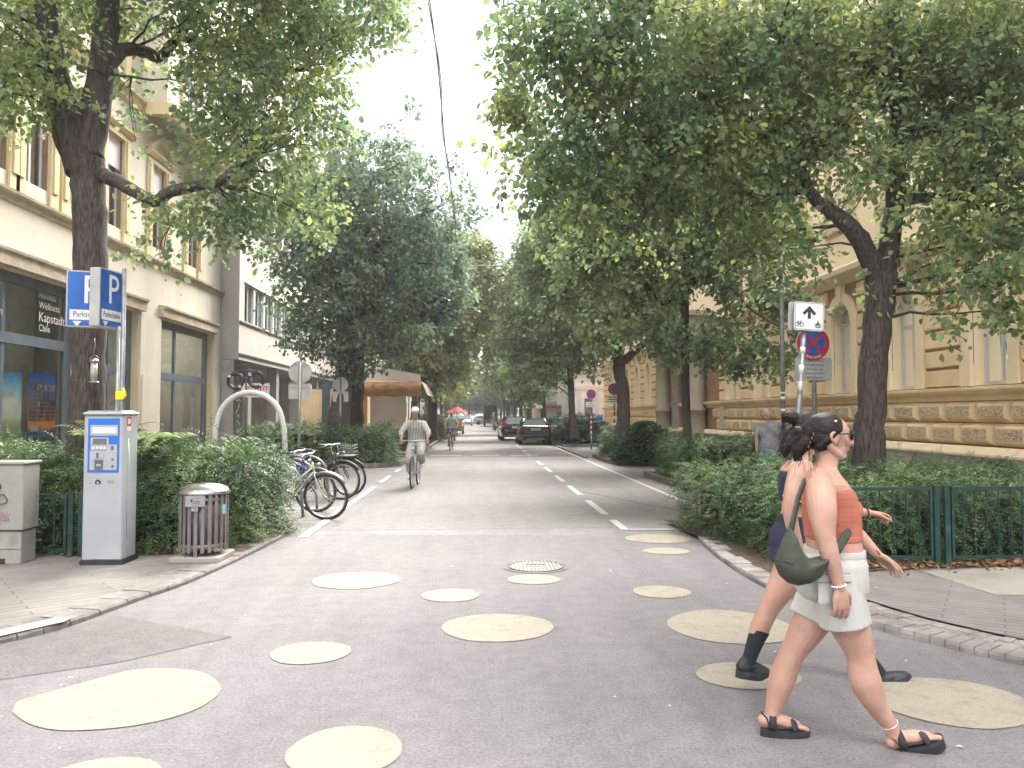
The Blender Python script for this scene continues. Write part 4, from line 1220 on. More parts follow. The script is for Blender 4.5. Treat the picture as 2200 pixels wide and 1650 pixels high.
# portal with round columns
PS = empty('stone_portal', (9.2, 35, 0), 0, 'grey stone portal with thick round columns projecting from the yellow building', 'portal')
for y in (31.5, 37.2):
 c = MB()
 cx = 9.1
 c.box(cx - .5, cx + .4, y - .5, y + .5, 0, .25); c.box(cx - .42, cx + .4, y - .42, y + .42, .25, .5)
 c.lathe([(.40, .5), (.42, .56), (.36, .62), (.36, 1.7), (.42, 1.74), (.42, 1.82), (.33, 1.9), (.31, 4.5), (.4, 4.6), (.42, 4.8)], 24, 0, (cx, y, 0))
 c.build('column', M_['portal_stone'], PS)
t = MB(); t.box(8.55, 9.495, 30.6, 38.1, 4.8, 5.6); t.box(8.4, 9.495, 30.4, 38.3, 5.6, 5.8)
t.build('entablature', M_['portal_stone'], PS)
t = MB(); t.box(9.3, 9.49, 32.4, 33.5, 0, 4.7); t.box(9.3, 9.49, 35.4, 36.4, 0, 4.7); t.box(9.35, 9.49, 33.5, 35.4, 3.6, 4.7); t.build('jamb', M_['portal_stone'], PS)
t = MB(); t.box(9.42, 9.495, 33.51, 35.39, 0, 3.59); t.build('door', M_['brown_frame'], PS)
t = MB(); t.box(XE - .12, XE - .06, 28.9, 29.4, 1.15, 1.9); t.build('notice_board', M_['white_plastic'], label='white notice board on the yellow wall beside the portal', cat='notice board')
t = MB(); t.box(XE - .2, XE - .185, 11.6, 12.6, .42, .72, 0)
for k in range(8): t.box(XE - .215, XE - .2, 11.66 + k*.12, 11.69 + k*.12, .42, .72, 1)
t.build('cellar_window', [M_['dark_room'], M_['dark_rail']], E)
# ============ RIGHT 2: white classical building, then houses
Wh = empty('white_building', (10, 66, 0), 0, 'white classical building with a plain cornice at the end of the yellow wall', 'building')
w = MB()
w.box(7.9, 16, 62, 76, 0, 4.9)
w.build('wall', M_['white_wall'] if 'white_wall' in M_ else pmat('white_wall', (.66, .65, .66), (.74, .73, .74), 1, .8, dirt=(.5, .5, .5), dirt_scale=.6, dirt_amt=.4), Wh)
t = MB(); t.box(7.7, 16.2, 61.75, 76.2, 4.9, 5.25); t.box(7.4, 16.4, 61.4, 76.5, 5.25, 5.6); t.box(7.82, 16.1, 61.9, 61.998, 3.6, 3.9)
for x in (8.1, 9.5): t.box(x, x + .35, 61.86, 61.998, .4, 3.6)
t.build('cornice', M_['white_frame'], Wh)
t = MB(); t.box(8.7, 9.35, 61.93, 61.99, 1.0, 2.9); t.build('window', M_['far_pane'], Wh)
t = MB(); t.add([(7.4, 61.4, 5.61), (16.4, 61.4, 5.61), (16.4, 76.5, 5.61), (7.4, 76.5, 5.61), (11.9, 66, 7.2), (11.9, 72, 7.2)], [(0, 1, 4), (1, 2, 5, 4), (2, 3, 5), (3, 0, 4, 5)]); t.build('roof', M_['concrete'], Wh)
plain_house('town_house', 'pale house far down the right side of the street beyond the white building', 9.0, -1, 78, 108, 16.5, 'offwhite', 'concrete', 4, mp='far_pane')
plain_house('town_house', 'yellowish house farthest down the right side of the street', 9.0, -1, 108.3, 150, 17, 'yellow_pale', 'cream_trim', 4, mp='far_pane')
# closing house far away
fe = empty('town_house', (0, 240, 0), 0, 'pale house closing the view at the far end of the street', 'building')
w = MB(); w.box(-30, 30, 240, 250, 0, 15); w.build('wall', M_['cream'], fe)
for k in range(12):
 for f in range(4):
  g = MB(); x = -22 + k * 4; g.box(x, x + 1.3, 239.93, 239.99, 1.2 + f*3.5, 3.2 + f*3.5); g.build('window', M_['far_pane'], fe)

# restaurant pavilion: white side wall, gable with orange brown awning, signboard
Pv = empty('restaurant_awning', (-3.4, 31, 0), 0, 'restaurant terrace tent with a white gable and an orange brown drooping awning', 'awning')
p0 = W(768, 852, 31); p1 = W(905, 846, 31)
M_['awning'] = pmat('awning', (.42, .20, .09), (.60, .33, .17), 3, .8, bump=.5, bscale=5, stretch=(1, 1, 4))
M_['tent_white'] = pmat('tent_white', (0.735, 0.672, 0.630), (0.819, 0.756, 0.714), 1.5, .7)
t = MB(); n = 18
xs = [p0.x + (p1.x - p0.x) * k / n for k in range(n + 1)]
zt_, zb_ = W(768, 820, 31).z, W(768, 848, 31).z
rng_ = np.random.default_rng(3)
P = []
for k, x in enumerate(xs):
 sag = .06 * sin(k * 1.1) + rng_.normal() * .015
 P.append([(x, 31.2, zt_ + .02), (x, 30.75 + .05*sin(k*2.1), (zt_ + zb_) / 2 + sag), (x, 30.85 + .08*sin(k*1.7), zb_ + .10 + sag), (x, 30.95, zb_ - .07 + sag * .4)])
V = [q for r_ in P for q in r_]
t.add(V, [(k*4+j, (k+1)*4+j, (k+1)*4+j+1, k*4+j+1) for k in range(n) for j in range(3)], 0, True)
t.add([(p1.x, 31.2, zt_ + .02), (p1.x, 36, zt_ + .02), (p1.x + .25, 36, zb_), (p1.x + .25, 31.0, zb_)], [(0, 1, 2, 3)], 1)
t.build('canopy', [M_['awning'], M_['tent_white']], Pv)
t = MB(); za = W(810, 793, 31.4).z
t.add([(p0.x - .6, 31.3, zt_ + .04), (p1.x - .05, 31.3, zt_ + .04), (p1.x - .05, 31.3, zt_ + .3), (p0.x + .6, 31.3, za + .12), (p0.x - .6, 31.3, za + .2)], [(0, 1, 2, 3, 4)], 0)
t.add([(p0.x - .6, 31.28, za + .22), (p0.x + .6, 31.28, za + .14), (p1.x + .05, 31.28, zt_ + .33), (p1.x + .05, 36, zt_ + .33), (p0.x + .6, 36, za + .14), (p0.x - .6, 36, za + .22)], [(0, 1, 4, 5), (1, 2, 3, 4)], 1)
t.build('gable', [M_['tent_white'], M_['concrete']], Pv)
t = MB(); q0 = W(795, 912, 33.5); q1 = W(872, 912, 33.5)
t.box(q0.x, q1.x, 33.5, 33.6, .95, 2.6); t.build('side_wall', M_['tent_white'], Pv)
t = MB()
for x in (p0.x + .1, p1.x - .1): t.tube([(x, 31.3, 0), (x, 31.3, zt_)], .04, n=8)
t.build('post', M_['dark_rail'], Pv)
t = MB(); t.box(p0.x - .8, p1.x + .2, 30.4, 30.5, .95, 1.02); t.box(p0.x - .8, p1.x, 31.2, 31.3, .1, 1.0); t.build('balustrade', M_['dark_rail'], Pv)
sb = W(776, 862, 33)
o = MB(); o.box(sb.x - .26, sb.x + .26, 33, 33.06, sb.z - 1.0, sb.z + .45);
sb_e = empty('sign_board', (sb.x, 33, 0), 0, 'orange yellow sign board with black letters N and K under the awning', 'sign')
o.build('board', pmat('ochre_board', (.62, .36, .10), (.68, .42, .14), 3, .6), sb_e)
t = MB()
text_mb(t, 'N', .42, frameM((sb.x, 32.99, sb.z + .18), (1, 0, 0), (0, 0, 1)), 0); text_mb(t, 'K', .42, frameM((sb.x, 32.99, sb.z - .2), (1, 0, 0), (0, 0, 1)), 0)
t.build('lettering', M_['black'], sb_e)
sb2 = W(697, 880, 30)
o = MB(); o.box(sb2.x - 1.1, sb2.x + 1.2, 30.9, 31, .3, 2.6); o.build('ochre_wall_panel', M_['yellow_wall'], label='ochre wall panel seen left of the dense dark tree trunk', cat='wall')
o = MB(); o.box(sb2.x - .25, sb2.x + .05, 30.75, 30.89, .3, 2.9); o.build('pipe', M_['slate_metal'], label='grey blue downpipe box on the ochre panel', cat='pipe')

# iron railing on the left kerb
rl = empty('railing', (-2.35, 30, 0), 0, 'dark iron railing along the left kerb behind the first cyclist', 'railing')
t = MB(); t.box(-2.37, -2.33, 29.6, 44, 1.0, 1.05); t.box(-2.365, -2.335, 29.6, 44, .25, .29); t.build('rail', M_['dark_rail'], rl)
for k in range(9):
 y = 29.7 + k * 1.75; t = MB(); t.box(-2.39, -2.31, y - .04, y + .04, .02, 1.12); t.build('post', M_['dark_rail'], rl)
t = MB()
for k in range(110): y = 29.75 + k * .13; t.box(-2.36, -2.34, y, y + .03, .29, 1.0)
t.build('bars', M_['dark_rail'], rl)
t = MB(); t.box(-2.5, -2.2, 29.5, 66, 0, .12); t.build('kerb_far_left', M_['kerb'], kind='structure')
t = MB(); t.box(3.9, 4.05, 28, 38, 0, .06); t.build('kerb_far_right', M_['kerb'], kind='structure')
# ------------------------------------------------------------------ foliage
def leaves_obj(name, P, D, Nn, S, mat, parent=None, shape='leaf', wid=0.78, kind=None, label=None, cat=None):
 """many separate leaves as ONE mesh. P base points, D stem->tip direction, Nn face normal, S length"""
 N = len(P)
 D = D / np.linalg.norm(D, axis=1, keepdims=True)
 Sd = np.cross(D, Nn); Sd /= (np.linalg.norm(Sd, axis=1, keepdims=True) + 1e-9)
 Up = np.cross(Sd, D)
 if shape == 'leaf':
  loc = np.array([(0, 0, 0), (-.40*wid, .28, .10), (-.44*wid, .62, .06), (0, 1.0, -.12), (.44*wid, .62, .06), (.40*wid, .28, .10)])
  quads = np.array([(0, 3, 2, 1), (0, 5, 4, 3)])
 else:
  loc = np.array([(0, 0, 0), (-.5*wid, .5, .06), (0, 1.0, -.05), (.5*wid, .5, .06)])
  quads = np.array([(0, 3, 2, 1)])
 K = len(loc)
 S_ = S[:, None]
 V = np.empty((N, K, 3))
 for i, (a, b, c) in enumerate(loc):
  V[:, i] = P + Sd * (a * S_) + D * (b * S_) + Up * (c * S_)
 F = (quads[None] + (np.arange(N) * K)[:, None, None]).reshape(-1)
 nf = N * len(quads)
 me = bpy.data.meshes.new(name)
 me.vertices.add(N * K); me.vertices.foreach_set('co', V.reshape(-1).astype(np.float32))
 me.loops.add(nf * 4); me.loops.foreach_set('vertex_index', F.astype(np.int32))
 me.polygons.add(nf)
 me.polygons.foreach_set('loop_start', (np.arange(nf) * 4).astype(np.int32))
 me.polygons.foreach_set('loop_total', np.full(nf, 4, dtype=np.int32))
 me.materials.append(mat)
 me.update(calc_edges=True)
 o = bpy.data.objects.new(name, me); C.objects.link(o); adopt(o, parent)
 return tag(o, label, cat, None, kind)

def rnd_dirs(rng, n):
 v = rng.normal(size=(n, 3)); return v / np.linalg.norm(v, axis=1, keepdims=True)

def crown_leaves(rng, blobs, n, size, per=16, twig=0.38, droop=0.35):
 """leaf positions in drooping sprays around points spread through the blobs' volume"""
 vol = np.array([b[3] * b[4] * (b[5] if len(b) > 5 else 1) for b in blobs]) ** 1.25
 vol = np.array([ (b[3] ** 2 * b[4]) ** 0.8 * (b[5] if len(b) > 5 else 1) for b in blobs])
 pr = vol / vol.sum()
 nt_ = max(1, n // per)
 idx = rng.choice(len(blobs), nt_, p=pr)
 B = np.array([b[:5] for b in blobs])[idx]
 d = rnd_dirs(rng, nt_)
 rr = rng.random(nt_) ** 0.42
 c = B[:, :3] + d * rr[:, None] * np.stack([B[:, 3], B[:, 3], B[:, 4]], 1)
 out = d.copy(); out[:, 2] *= .4
 out += rnd_dirs(rng, nt_) * .6; out[:, 2] -= droop
 out /= np.linalg.norm(out, axis=1, keepdims=True)
 t = rng.random((nt_, per))
 P = c[:, None, :] + out[:, None, :] * (t * twig)[..., None] + rng.normal(size=(nt_, per, 3)) * (size * .75)
 P = P.reshape(-1, 3)
 m = len(P)
 D = np.repeat(out, per, 0) * .5 + rnd_dirs(rng, m) * .9; D[:, 2] -= .35
 Nn = rnd_dirs(rng, m) * .75; Nn[:, 2] += .9
 S = size * rng.uniform(.5, 1.4, m)
 return P, D, Nn, S, c

def wig(p0, p1, rng, n=6, amp=.08, sag=0.0):
 p0 = np.array(p0); p1 = np.array(p1); L_ = np.linalg.norm(p1 - p0)
 out = []
 off = rng.normal(size=3) * amp * L_
 for i in range(n):
  t = i / (n - 1)
  out.append(p0 + (p1 - p0) * t + off * sin(pi * t) + np.array([0, 0, sag * L_ * sin(pi * t)]) + rng.normal(size=3) * amp * .15 * L_ * (0 < i < n-1))
 return out

def tree(name, label, group, limbs, blobs, n, size, mat='leaf_near', seed=1, nbranch=70, per=16, shape='leaf', base=None, wid=.78, twigs=0, cat='tree', thick=1.0):
 """limbs: list of ([points], [radii]); crown leaves + grown branches"""
 rng = np.random.default_rng(seed)
 base = Vector(base if base is not None else limbs[0][0][0])
 root = empty(name, base, 0, label, cat, group)
 b = MB()
 bp = np.array(base)
 pts_all = []
 for P, r in limbs:
  P = [np.array(p) - bp for p in P]
  # resample with gentle irregularity so the bark is not a clean pipe
  Q = []; RR = []
  for i in range(len(P) - 1):
   k = 5
   for j in range(k):
    t = j / k
    p0 = P[max(i-1, 0)]; p3 = P[min(i+2, len(P)-1)]
    q = .5 * ((2*P[i]) + (-p0+P[i+1])*t + (2*p0-5*P[i]+4*P[i+1]-p3)*t*t + (-p0+3*P[i]-3*P[i+1]+p3)*t**3)
    Q.append(q + rng.normal(size=3) * r[i] * .05); RR.append((r[i] + (r[i+1]-r[i])*t) * rng.uniform(.95, 1.06))
  Q.append(P[-1]); RR.append(r[-1])
  b.tube([tuple(q) for q in Q], RR, n=14)
  for q, rq in zip(Q[3:], RR[3:]): pts_all.append((q, rq))
 Pl, D, Nn, S, tw = crown_leaves(rng, [(x - bp[0], y - bp[1], z - bp[2], *r_) for (x, y, z, *r_) in blobs], n, size, per)
 # branches from the limbs into the crown
 LP = np.array([p for p, _ in pts_all]); LR = np.array([r for _, r in pts_all])
 pick = rng.choice(len(tw), min(nbranch, len(tw)), replace=False)
 ends = []
 for i in pick:
  tgt = tw[i]
  dd = np.linalg.norm(LP - tgt, axis=1) + 1.2 * np.maximum(0, LP[:, 2] - tgt[2])
  j = int(np.argmin(dd))
  Lb = np.linalg.norm(LP[j] - tgt)
  if Lb < .2: continue
  r0 = min(LR[j] * .5, .009 + .011 * Lb * thick)
  path = wig(LP[j], tgt, rng, 7, .10, .08)
  b.tube([tuple(q) for q in path], [r0 * (1 - .8 * k / 6) for k in range(7)], n=6)
  ends.extend(path[2:])
 if twigs and ends:
  E = np.array(ends)
  for i in rng.choice(len(tw), min(twigs, len(tw)), replace=False):
   tgt = tw[i]; j = int(np.argmin(np.linalg.norm(E - tgt, axis=1)))
   if .1 < np.linalg.norm(E[j] - tgt) < 1.6:
    path = wig(E[j], tgt, rng, 5, .10, .04)
    b.tube([tuple(q) for q in path], [.009, .007, .006, .005, .003], n=4)
 _old_build(b, 'trunk', M_['bark'], root)
 leaves_obj('crown', Pl, D, Nn, S, M_[mat], root, shape, wid)
 return root

def blobs_px(lst):
 out = []
 for (x, y, Y, r, *rest) in lst:
  p = W(x, y, Y)
  out.append((p.x, p.y, p.z, r, rest[0] if rest else r * .85, rest[1] if len(rest) > 1 else 1))
 return out

# ---- near left street tree, four limbs, hanging low branch
YL = 9.9
def LW(*a): return [W(x, y, YL + (d if d else 0)) for (x, y, d) in a]
b0 = G(183, 1162, 0);
limbs = [
 ([W(182, 1120, YL), W(185, 960, YL), W(190, 800, YL), W(192, 640, YL), W(196, 500, YL), W(190, 400, YL), W(182, 330, YL)], [.27, .225, .20, .19, .195, .205, .22]),
 ([W(188, 345, YL), W(205, 240, YL+.05), W(222, 130, YL+.1), W(232, 0, YL+.2), W(240, -200, YL+.3), W(225, -420, YL+.3)], [.19, .17, .155, .14, .12, .07]),
 ([W(172, 345, YL), W(140, 230, YL-.1), W(112, 110, YL-.2), W(96, 0, YL-.3), W(60, -180, YL-.5)], [.17, .155, .135, .12, .07]),
 ([W(165, 370, YL+.1), W(130, 270, YL+.3), W(105, 190, YL+.5), W(98, 140, YL+.6), W(60, 20, YL+1.0)], [.14, .115, .11, .095, .04]),
 ([W(212, 372, YL), W(255, 392, YL-.2), W(300, 418, YL-.35), W(335, 432, YL-.45), W(365, 412, YL-.5), W(420, 400, YL-.5), W(470, 392, YL-.5), W(500, 365, YL-.5), W(560, 330, YL-.4)], [.10, .085, .078, .072, .07, .062, .055, .045, .02]),
 ([W(215, 165, YL), W(262, 108, YL+.3), W(310, 110, YL+.6), W(345, 122, YL+.8), W(385, 75, YL+1.0), W(440, 20, YL+1.2), W(560, -60, YL+1.2)], [.12, .085, .08, .075, .065, .05, .025]),
 ([W(385, 80, YL+1.0), W(520, 120, YL+1.0), W(650, 150, YL+.8), W(700, 80, YL+.6)], [.05, .04, .03, .015]),
]
bl = blobs_px([
 (40, 60, 9.4, .75), (-80, 120, 9.6, 1.0), (50, 175, 9.3, .42), (15, 230, 9.2, .28), (75, 225, 9.3, .2), (150, 60, 10.6, .5, .6, .7), (150, -120, 10, 1.3),
 (275, 20, 10.3, .28), (268, 100, 10.5, .25, .5, .7), (258, 190, 10.2, .20, .3, .7), (290, 295, 10, .22, .16, .5), (255, 262, 10, .18, .2, .6), (330, -160, 10, .9),
 (455, 60, 10.6, .50), (480, 150, 10.6, .55), (560, 60, 10.4, 1.0), (625, 110, 10.2, .65), (600, 210, 10.2, .8), (510, 250, 10, .75), (450, 270, 9.8, .35, .3, .7),
 (690, 30, 10, .6), (780, 10, 9.6, .42, .35), (800, 60, 9.6, .26), (828, 30, 9.6, .26, .2, .8), (640, 270, 10, .45, .4, .8), (560, 330, 9.8, .55), (480, 350, 9.5, .35, .3, .6),
 (480, -120, 10, 1.5), (680, -120, 10, 1.3), (670, 190, 10.4, .25, .2, .6),
 (285, 470, 9.4, .22, .2, .7), (350, 470, 9.4, .30, .25, .9), (400, 510, 9.4, .30, .25, .8), (300, 520, 9.3, .22, .16, .6), (330, 548, 9.3, .17, .1, .7), (300, 568, 9.3, .12, .06, .5), (455, 450, 9.5, .4, .35), (520, 470, 9.6, .42, .35),
 (540, 400, 9.6, .5, .4), (600, 420, 9.8, .55, .4), (660, 440, 9.9, .35, .3), (480, 520, 9.6, .2, .14, .5), (230, 440, 9.5, .12, .25, .3), (715, 300, 10.4, .25, .2, .4)])
tree('lime_tree', 'near left street tree with a forked brown trunk behind the parking ticket machine', 'street trees', limbs, bl, 36000, .078, 'leaf_near', 5, 130, 14, twigs=420)

# ---- near right street tree
YR = 9.3
limbs = [
 ([W(1864, 1110, YR), W(1868, 960, YR), W(1872, 860, YR), W(1880, 740, YR), W(1888, 650, YR), W(1893, 590, YR)], [.22, .185, .172, .165, .172, .195]),
 ([W(1888, 605, YR), W(1862, 540, YR-.1), W(1822, 482, YR-.2), W(1780, 450, YR-.1), W(1742, 415, YR), W(1715, 350, YR+.2), W(1650, 280, YR+.4), W(1560, 240, YR+.5), W(1490, 250, YR+.5), W(1400, 260, YR+.4), W(1330, 250, YR+.3)], [.15, .125, .105, .085, .068, .052, .042, .036, .03, .022, .012]),
 ([W(1898, 605, YR), W(1912, 520, YR), W(1922, 440, YR+.1), W(1926, 350, YR+.1), W(1932, 240, YR+.1), W(1920, 100, YR), W(1900, -100, YR)], [.14, .12, .115, .11, .10, .09, .06]),
 ([W(1925, 430, YR), W(1990, 425, YR-.3), W(2060, 420, YR-.5), W(2140, 390, YR-.8), W(2260, 380, YR-1)], [.08, .06, .05, .04, .02]),
 ([W(1928, 300, YR), W(1985, 282, YR+.2), W(2050, 280, YR+.5), W(2130, 230, YR+.6)], [.08, .06, .05, .02]),
 ([W(1930, 240, YR), W(1880, 150, YR), W(1790, 110, YR), W(1720, 90, YR-.1), W(1640, 60, YR-.1), W(1540, 70, YR-.1), W(1440, 20, YR-.2), W(1300, -10, YR-.3), W(1180, 40, YR-.4)], [.07, .055, .045, .04, .036, .032, .028, .02, .01]),
 ([W(1560, 240, YR+.5), W(1475, 260, YR+.3), W(1450, 320, YR), W(1440, 380, YR-.3), W(1410, 430, YR-.2), W(1360, 500, YR)], [.04, .035, .03, .028, .022, .01]),
]
bl = blobs_px([
 (1150, 10, 8.6, .36), (1140, 70, 8.6, .26, .35, .7), (1098, 95, 8.6, .08, .16, .25), (1145, 150, 8.7, .32, .35), (1105, 215, 8.7, .26, .2, .9), (1060, 180, 8.7, .14, .1, .3), (1130, 270, 8.8, .30), (1090, 330, 8.8, .18, .2, .6), (1145, 370, 8.8, .30, .3), (1180, 430, 9, .34, .3, .9), (1200, 480, 9, .2, .2, .5), (1240, 400, 9, .45), (1035, 290, 8.8, .08, .1, .12), (1050, 240, 8.8, .1, .14, .2),
 (1200, 40, 8.8, .6), (1190, 150, 8.9, .55), (1190, 260, 9, .55), (1220, 330, 9.1, .6), (1300, 60, 8.8, .7), (1300, 180, 9, .6, .5, .8), (1330, 290, 9, .65), (1310, 380, 9.4, .6), (1420, 60, 9, .8), (1420, 200, 9.2, .75), (1440, 320, 9.3, .7, .6), (1560, 50, 9.3, .8), (1560, 190, 9.4, .8), (1580, 330, 9.6, .65), (1500, 430, 10.2, .7, .5), (1400, 470, 10.4, .6), (1620, 430, 9.8, .55),
 (1700, 60, 9.2, .8), (1690, 190, 9.4, .8), (1690, 300, 9.3, .5), (1830, 60, 9.4, .9), (1810, 200, 9.4, .7), (1800, 320, 9.2, .6), (1960, 60, 9.3, .9), (1960, 180, 9.4, .7), (2090, 60, 9.2, .9), (2100, 190, 9.2, .8), (2200, 120, 9, .9), (2200, 300, 8.8, .8), (2080, 330, 8.9, .65), (1990, 350, 9, .5), (2040, 480, 8.8, .55), (2140, 470, 8.7, .6), (2210, 500, 8.6, .5), (1960, 480, 9.1, .35, .3, .8), (1870, 400, 8.9, .35, .25, .8), (1290, 480, 10, .4), (1350, 380, 9.6, .6), (1480, 300, 9.5, .7), (1260, 120, 8.9, .6),
 (2060, 590, 8.5, .38, .25, .9), (2150, 580, 8.5, .35), (2010, 600, 8.6, .2), (2130, 660, 8.3, .33, .25, .9), (2190, 640, 8.3, .3), (2070, 680, 8.3, .25, .15, .8), (2020, 725, 8.2, .13, .09, .5), (1995, 745, 8.2, .09, .05, .4), (2185, 570, 8, .3),
 (1840, 610, 9.0, .12, .12, .4), (1815, 640, 9.0, .12, .1, .4), (1960, 560, 9, .2, .15, .5), (1700, 520, 9.6, .4, .35, .9), (1640, 520, 9.8, .45, .4), (1680, 620, 9.8, .25, .2, .6), (1700, 430, 9.4, .3)])
tree('lime_tree', 'near right street tree with a dark trunk forking left above the green fence', 'street trees', limbs, bl, 54000, .083, 'leaf_near', 8, 170, 14, twigs=520)

# ---- second left tree: dense and dark, crown nearly to the hedge
Y2 = 24.5
limbs = [([W(722, 1000, Y2), W(726, 930, Y2), W(734, 860, Y2), W(742, 760, Y2), W(745, 620, Y2), W(760, 480, Y2), W(790, 400, Y2)], [.42, .36, .31, .27, .24, .17, .06]),
         ([W(744, 640, Y2), W(700, 560, Y2-.5), W(640, 500, Y2-1), W(590, 470, Y2-1.4)], [.18, .13, .09, .04]),
         ([W(746, 600, Y2), W(800, 540, Y2), W(880, 480, Y2+.5), W(950, 440, Y2+1)], [.18, .14, .1, .04])]
bl = blobs_px([(620, 635, 24, .7, .45), (690, 690, 24, 1.2), (790, 670, 24.5, 1.5), (650, 720, 24, .7, .6), (700, 770, 24.3, .6, .4, .9), (780, 760, 24.5, .9, .6), (850, 700, 25, 1.1), (640, 560, 23.5, 1.0, .7), (710, 590, 24, 1.6), (800, 570, 24.5, 1.8), (880, 600, 25, 1.3), (720, 470, 24, 1.7), (620, 470, 23, 1.1, .7), (560, 460, 23, .7, .5, .8), (820, 460, 24.5, 1.7), (900, 490, 25, 1.2), (790, 360, 25, 1.3, 1.0), (720, 370, 24.5, 1.1, .9), (860, 360, 25, 1.1, 1.0), (870, 290, 25, .7, .6, .6), (870, 235, 25, .35, .5, .22), (905, 240, 25, .35, .15, .15), (860, 195, 25, .25, .25, .12), (940, 350, 25.5, .6, .5, .5), (980, 400, 26, .7, .5, .5), (1010, 440, 26, .6, .3, .5), (960, 460, 26, .9, .7, .8), (650, 380, 24, .9, .7, .8), (760, 310, 25, .8, .4, .5), (750, 800, 24.5, .5, .35, .7)])
tree('lime_tree', 'dense dark street tree behind the second hedge with its crown reaching low', 'street trees', limbs, bl, 26000, .14, 'leaf_dark', 12, 110, 14, twigs=200)
limbs = [([W(766, 985, 26.5), W(765, 900, 26.5), W(768, 820, 26.5), W(775, 700, 26.5), W(800, 560, 26.5)], [.30, .25, .23, .2, .1])]
bl = blobs_px([(830, 620, 27, 1.8), (900, 560, 28, 1.6), (880, 680, 28, 1.4, 1), (940, 620, 28, 1.3), (820, 740, 27, .8, .5, .7)])
tree('lime_tree', 'slimmer dark trunk just right of the dense dark street tree', 'street trees', limbs, bl, 16000, .16, 'leaf_dark', 13, 40, 12)

# ---- right: slim dark trunk behind the second planter
Y2 = 17.5
limbs = [([W(1476, 975, Y2), W(1475, 900, Y2), W(1472, 760, Y2), W(1472, 620, Y2), W(1476, 480, Y2), W(1480, 330, Y2)], [.12, .098, .092, .088, .075, .04]),
         ([W(1478, 615, Y2), W(1510, 594, Y2-.3), W(1545, 600, Y2-.5), W(1580, 630, Y2-.8), W(1620, 670, Y2-1), W(1680, 705, Y2-1.2)], [.05, .042, .04, .034, .026, .01]),
         ([W(1472, 640, Y2), W(1430, 650, Y2-.3), W(1380, 690, Y2-.5)], [.045, .035, .012]),
         ([W(1474, 560, Y2), W(1420, 500, Y2), W(1350, 430, Y2)], [.05, .04, .02])]
bl = blobs_px([(1280, 540, 17.5, .8), (1360, 500, 17.5, .9), (1450, 470, 17.5, 1.1), (1540, 470, 17.5, 1.0), (1620, 500, 17.5, .9), (1330, 620, 17.5, .75), (1420, 600, 17.5, .8, .6), (1520, 560, 17.5, .7, .5), (1390, 700, 17.3, .65, .5), (1470, 730, 17.3, .7, .45), (1560, 690, 17.2, .55, .35), (1560, 750, 17, .6, .4), (1630, 760, 16.8, .5, .35), (1665, 800, 16.6, .3, .16, .8), (1690, 760, 16.6, .35, .25), (1600, 620, 17, .6, .4, .8), (1680, 640, 16.8, .5, .45), (1300, 440, 17.5, 1.0), (1400, 380, 17.5, 1.1), (1520, 370, 17.5, 1.0), (1640, 400, 17.5, .8), (1690, 700, 16.8, .3, .3), (1240, 590, 17.6, .5, .4, .6), (1740, 680, 16.5, .25, .3, .6), (1540, 800, 17, .4, .2, .4), (1620, 825, 16.8, .25, .12, .4), (1690, 860, 16.6, .1, .1, .1)])
tree('lime_tree', 'slim straight dark trunk rising from the hedge in front of the stone portal columns', 'street trees', limbs, bl, 31000, .12, 'leaf_mid', 21, 110, 14, twigs=260)

# ---- right third tree, thick leaning trunk
Y3 = 25
limbs = [([W(1334, 960, Y3), W(1340, 900, Y3), W(1338, 840, Y3), W(1330, 790, Y3), W(1332, 765, Y3)], [.25, .22, .21, .2, .22]),
         ([W(1340, 775, Y3), W(1375, 745, Y3), W(1405, 715, Y3), W(1440, 640, Y3)], [.15, .12, .09, .04]),
         ([W(1330, 775, Y3), W(1318, 700, Y3), W(1290, 600, Y3), W(1240, 520, Y3)], [.15, .12, .08, .04])]
bl = blobs_px([(1290, 690, 25, 1.0, .7), (1360, 660, 25, 1.1, .8), (1250, 600, 25, 1.2), (1330, 580, 25, 1.3), (1200, 540, 25.5, 1.2), (1420, 640, 25, .9, .7), (1280, 500, 25, 1.4), (1180, 620, 26, 1.0, .9), (1150, 560, 26, .9), (1300, 730, 24.8, .6, .35), (1420, 740, 25, .6, .3, .5), (1240, 460, 25, 1.2), (1190, 480, 25, .9, .8)])
tree('lime_tree', 'thick trunked street tree leaning beside the gothic windows of the yellow building', 'street trees', limbs, bl, 20000, .14, 'leaf_mid', 23, 70, 14)
Y4 = 38
limbs = [([W(1234, 945, Y4), W(1230, 900, Y4), W(1226, 820, Y4), W(1222, 740, Y4), W(1210, 640, Y4), W(1200, 540, Y4)], [.22, .17, .155, .14, .1, .05]),
         ([W(1224, 830, Y4), W(1190, 790, Y4), W(1150, 760, Y4)], [.07, .05, .02])]
bl = blobs_px([(1180, 700, 38, 1.8), (1130, 640, 38, 1.6), (1110, 720, 38, 1.3), (1240, 690, 38, 1.6), (1150, 780, 38, 1.3, 1), (1200, 770, 38, 1.2, .9), (1265, 760, 38, 1.0, .7), (1170, 580, 39, 1.7), (1230, 600, 38, 1.5), (1120, 580, 39, 1.0, .8, .7), (1100, 800, 39, .9, .8), (1160, 520, 39, 1.2, 1, .7), (1280, 800, 38, .5, .35, .4), (1135, 840, 39, .9, .7), (1200, 830, 38.5, .5, .4, .5)])
tree('lime_tree', 'mid distance right street tree with a thin bare trunk in front of the white building', 'street trees', limbs, bl, 21000, .18, 'leaf_mid', 25, 70, 12, twigs=150)
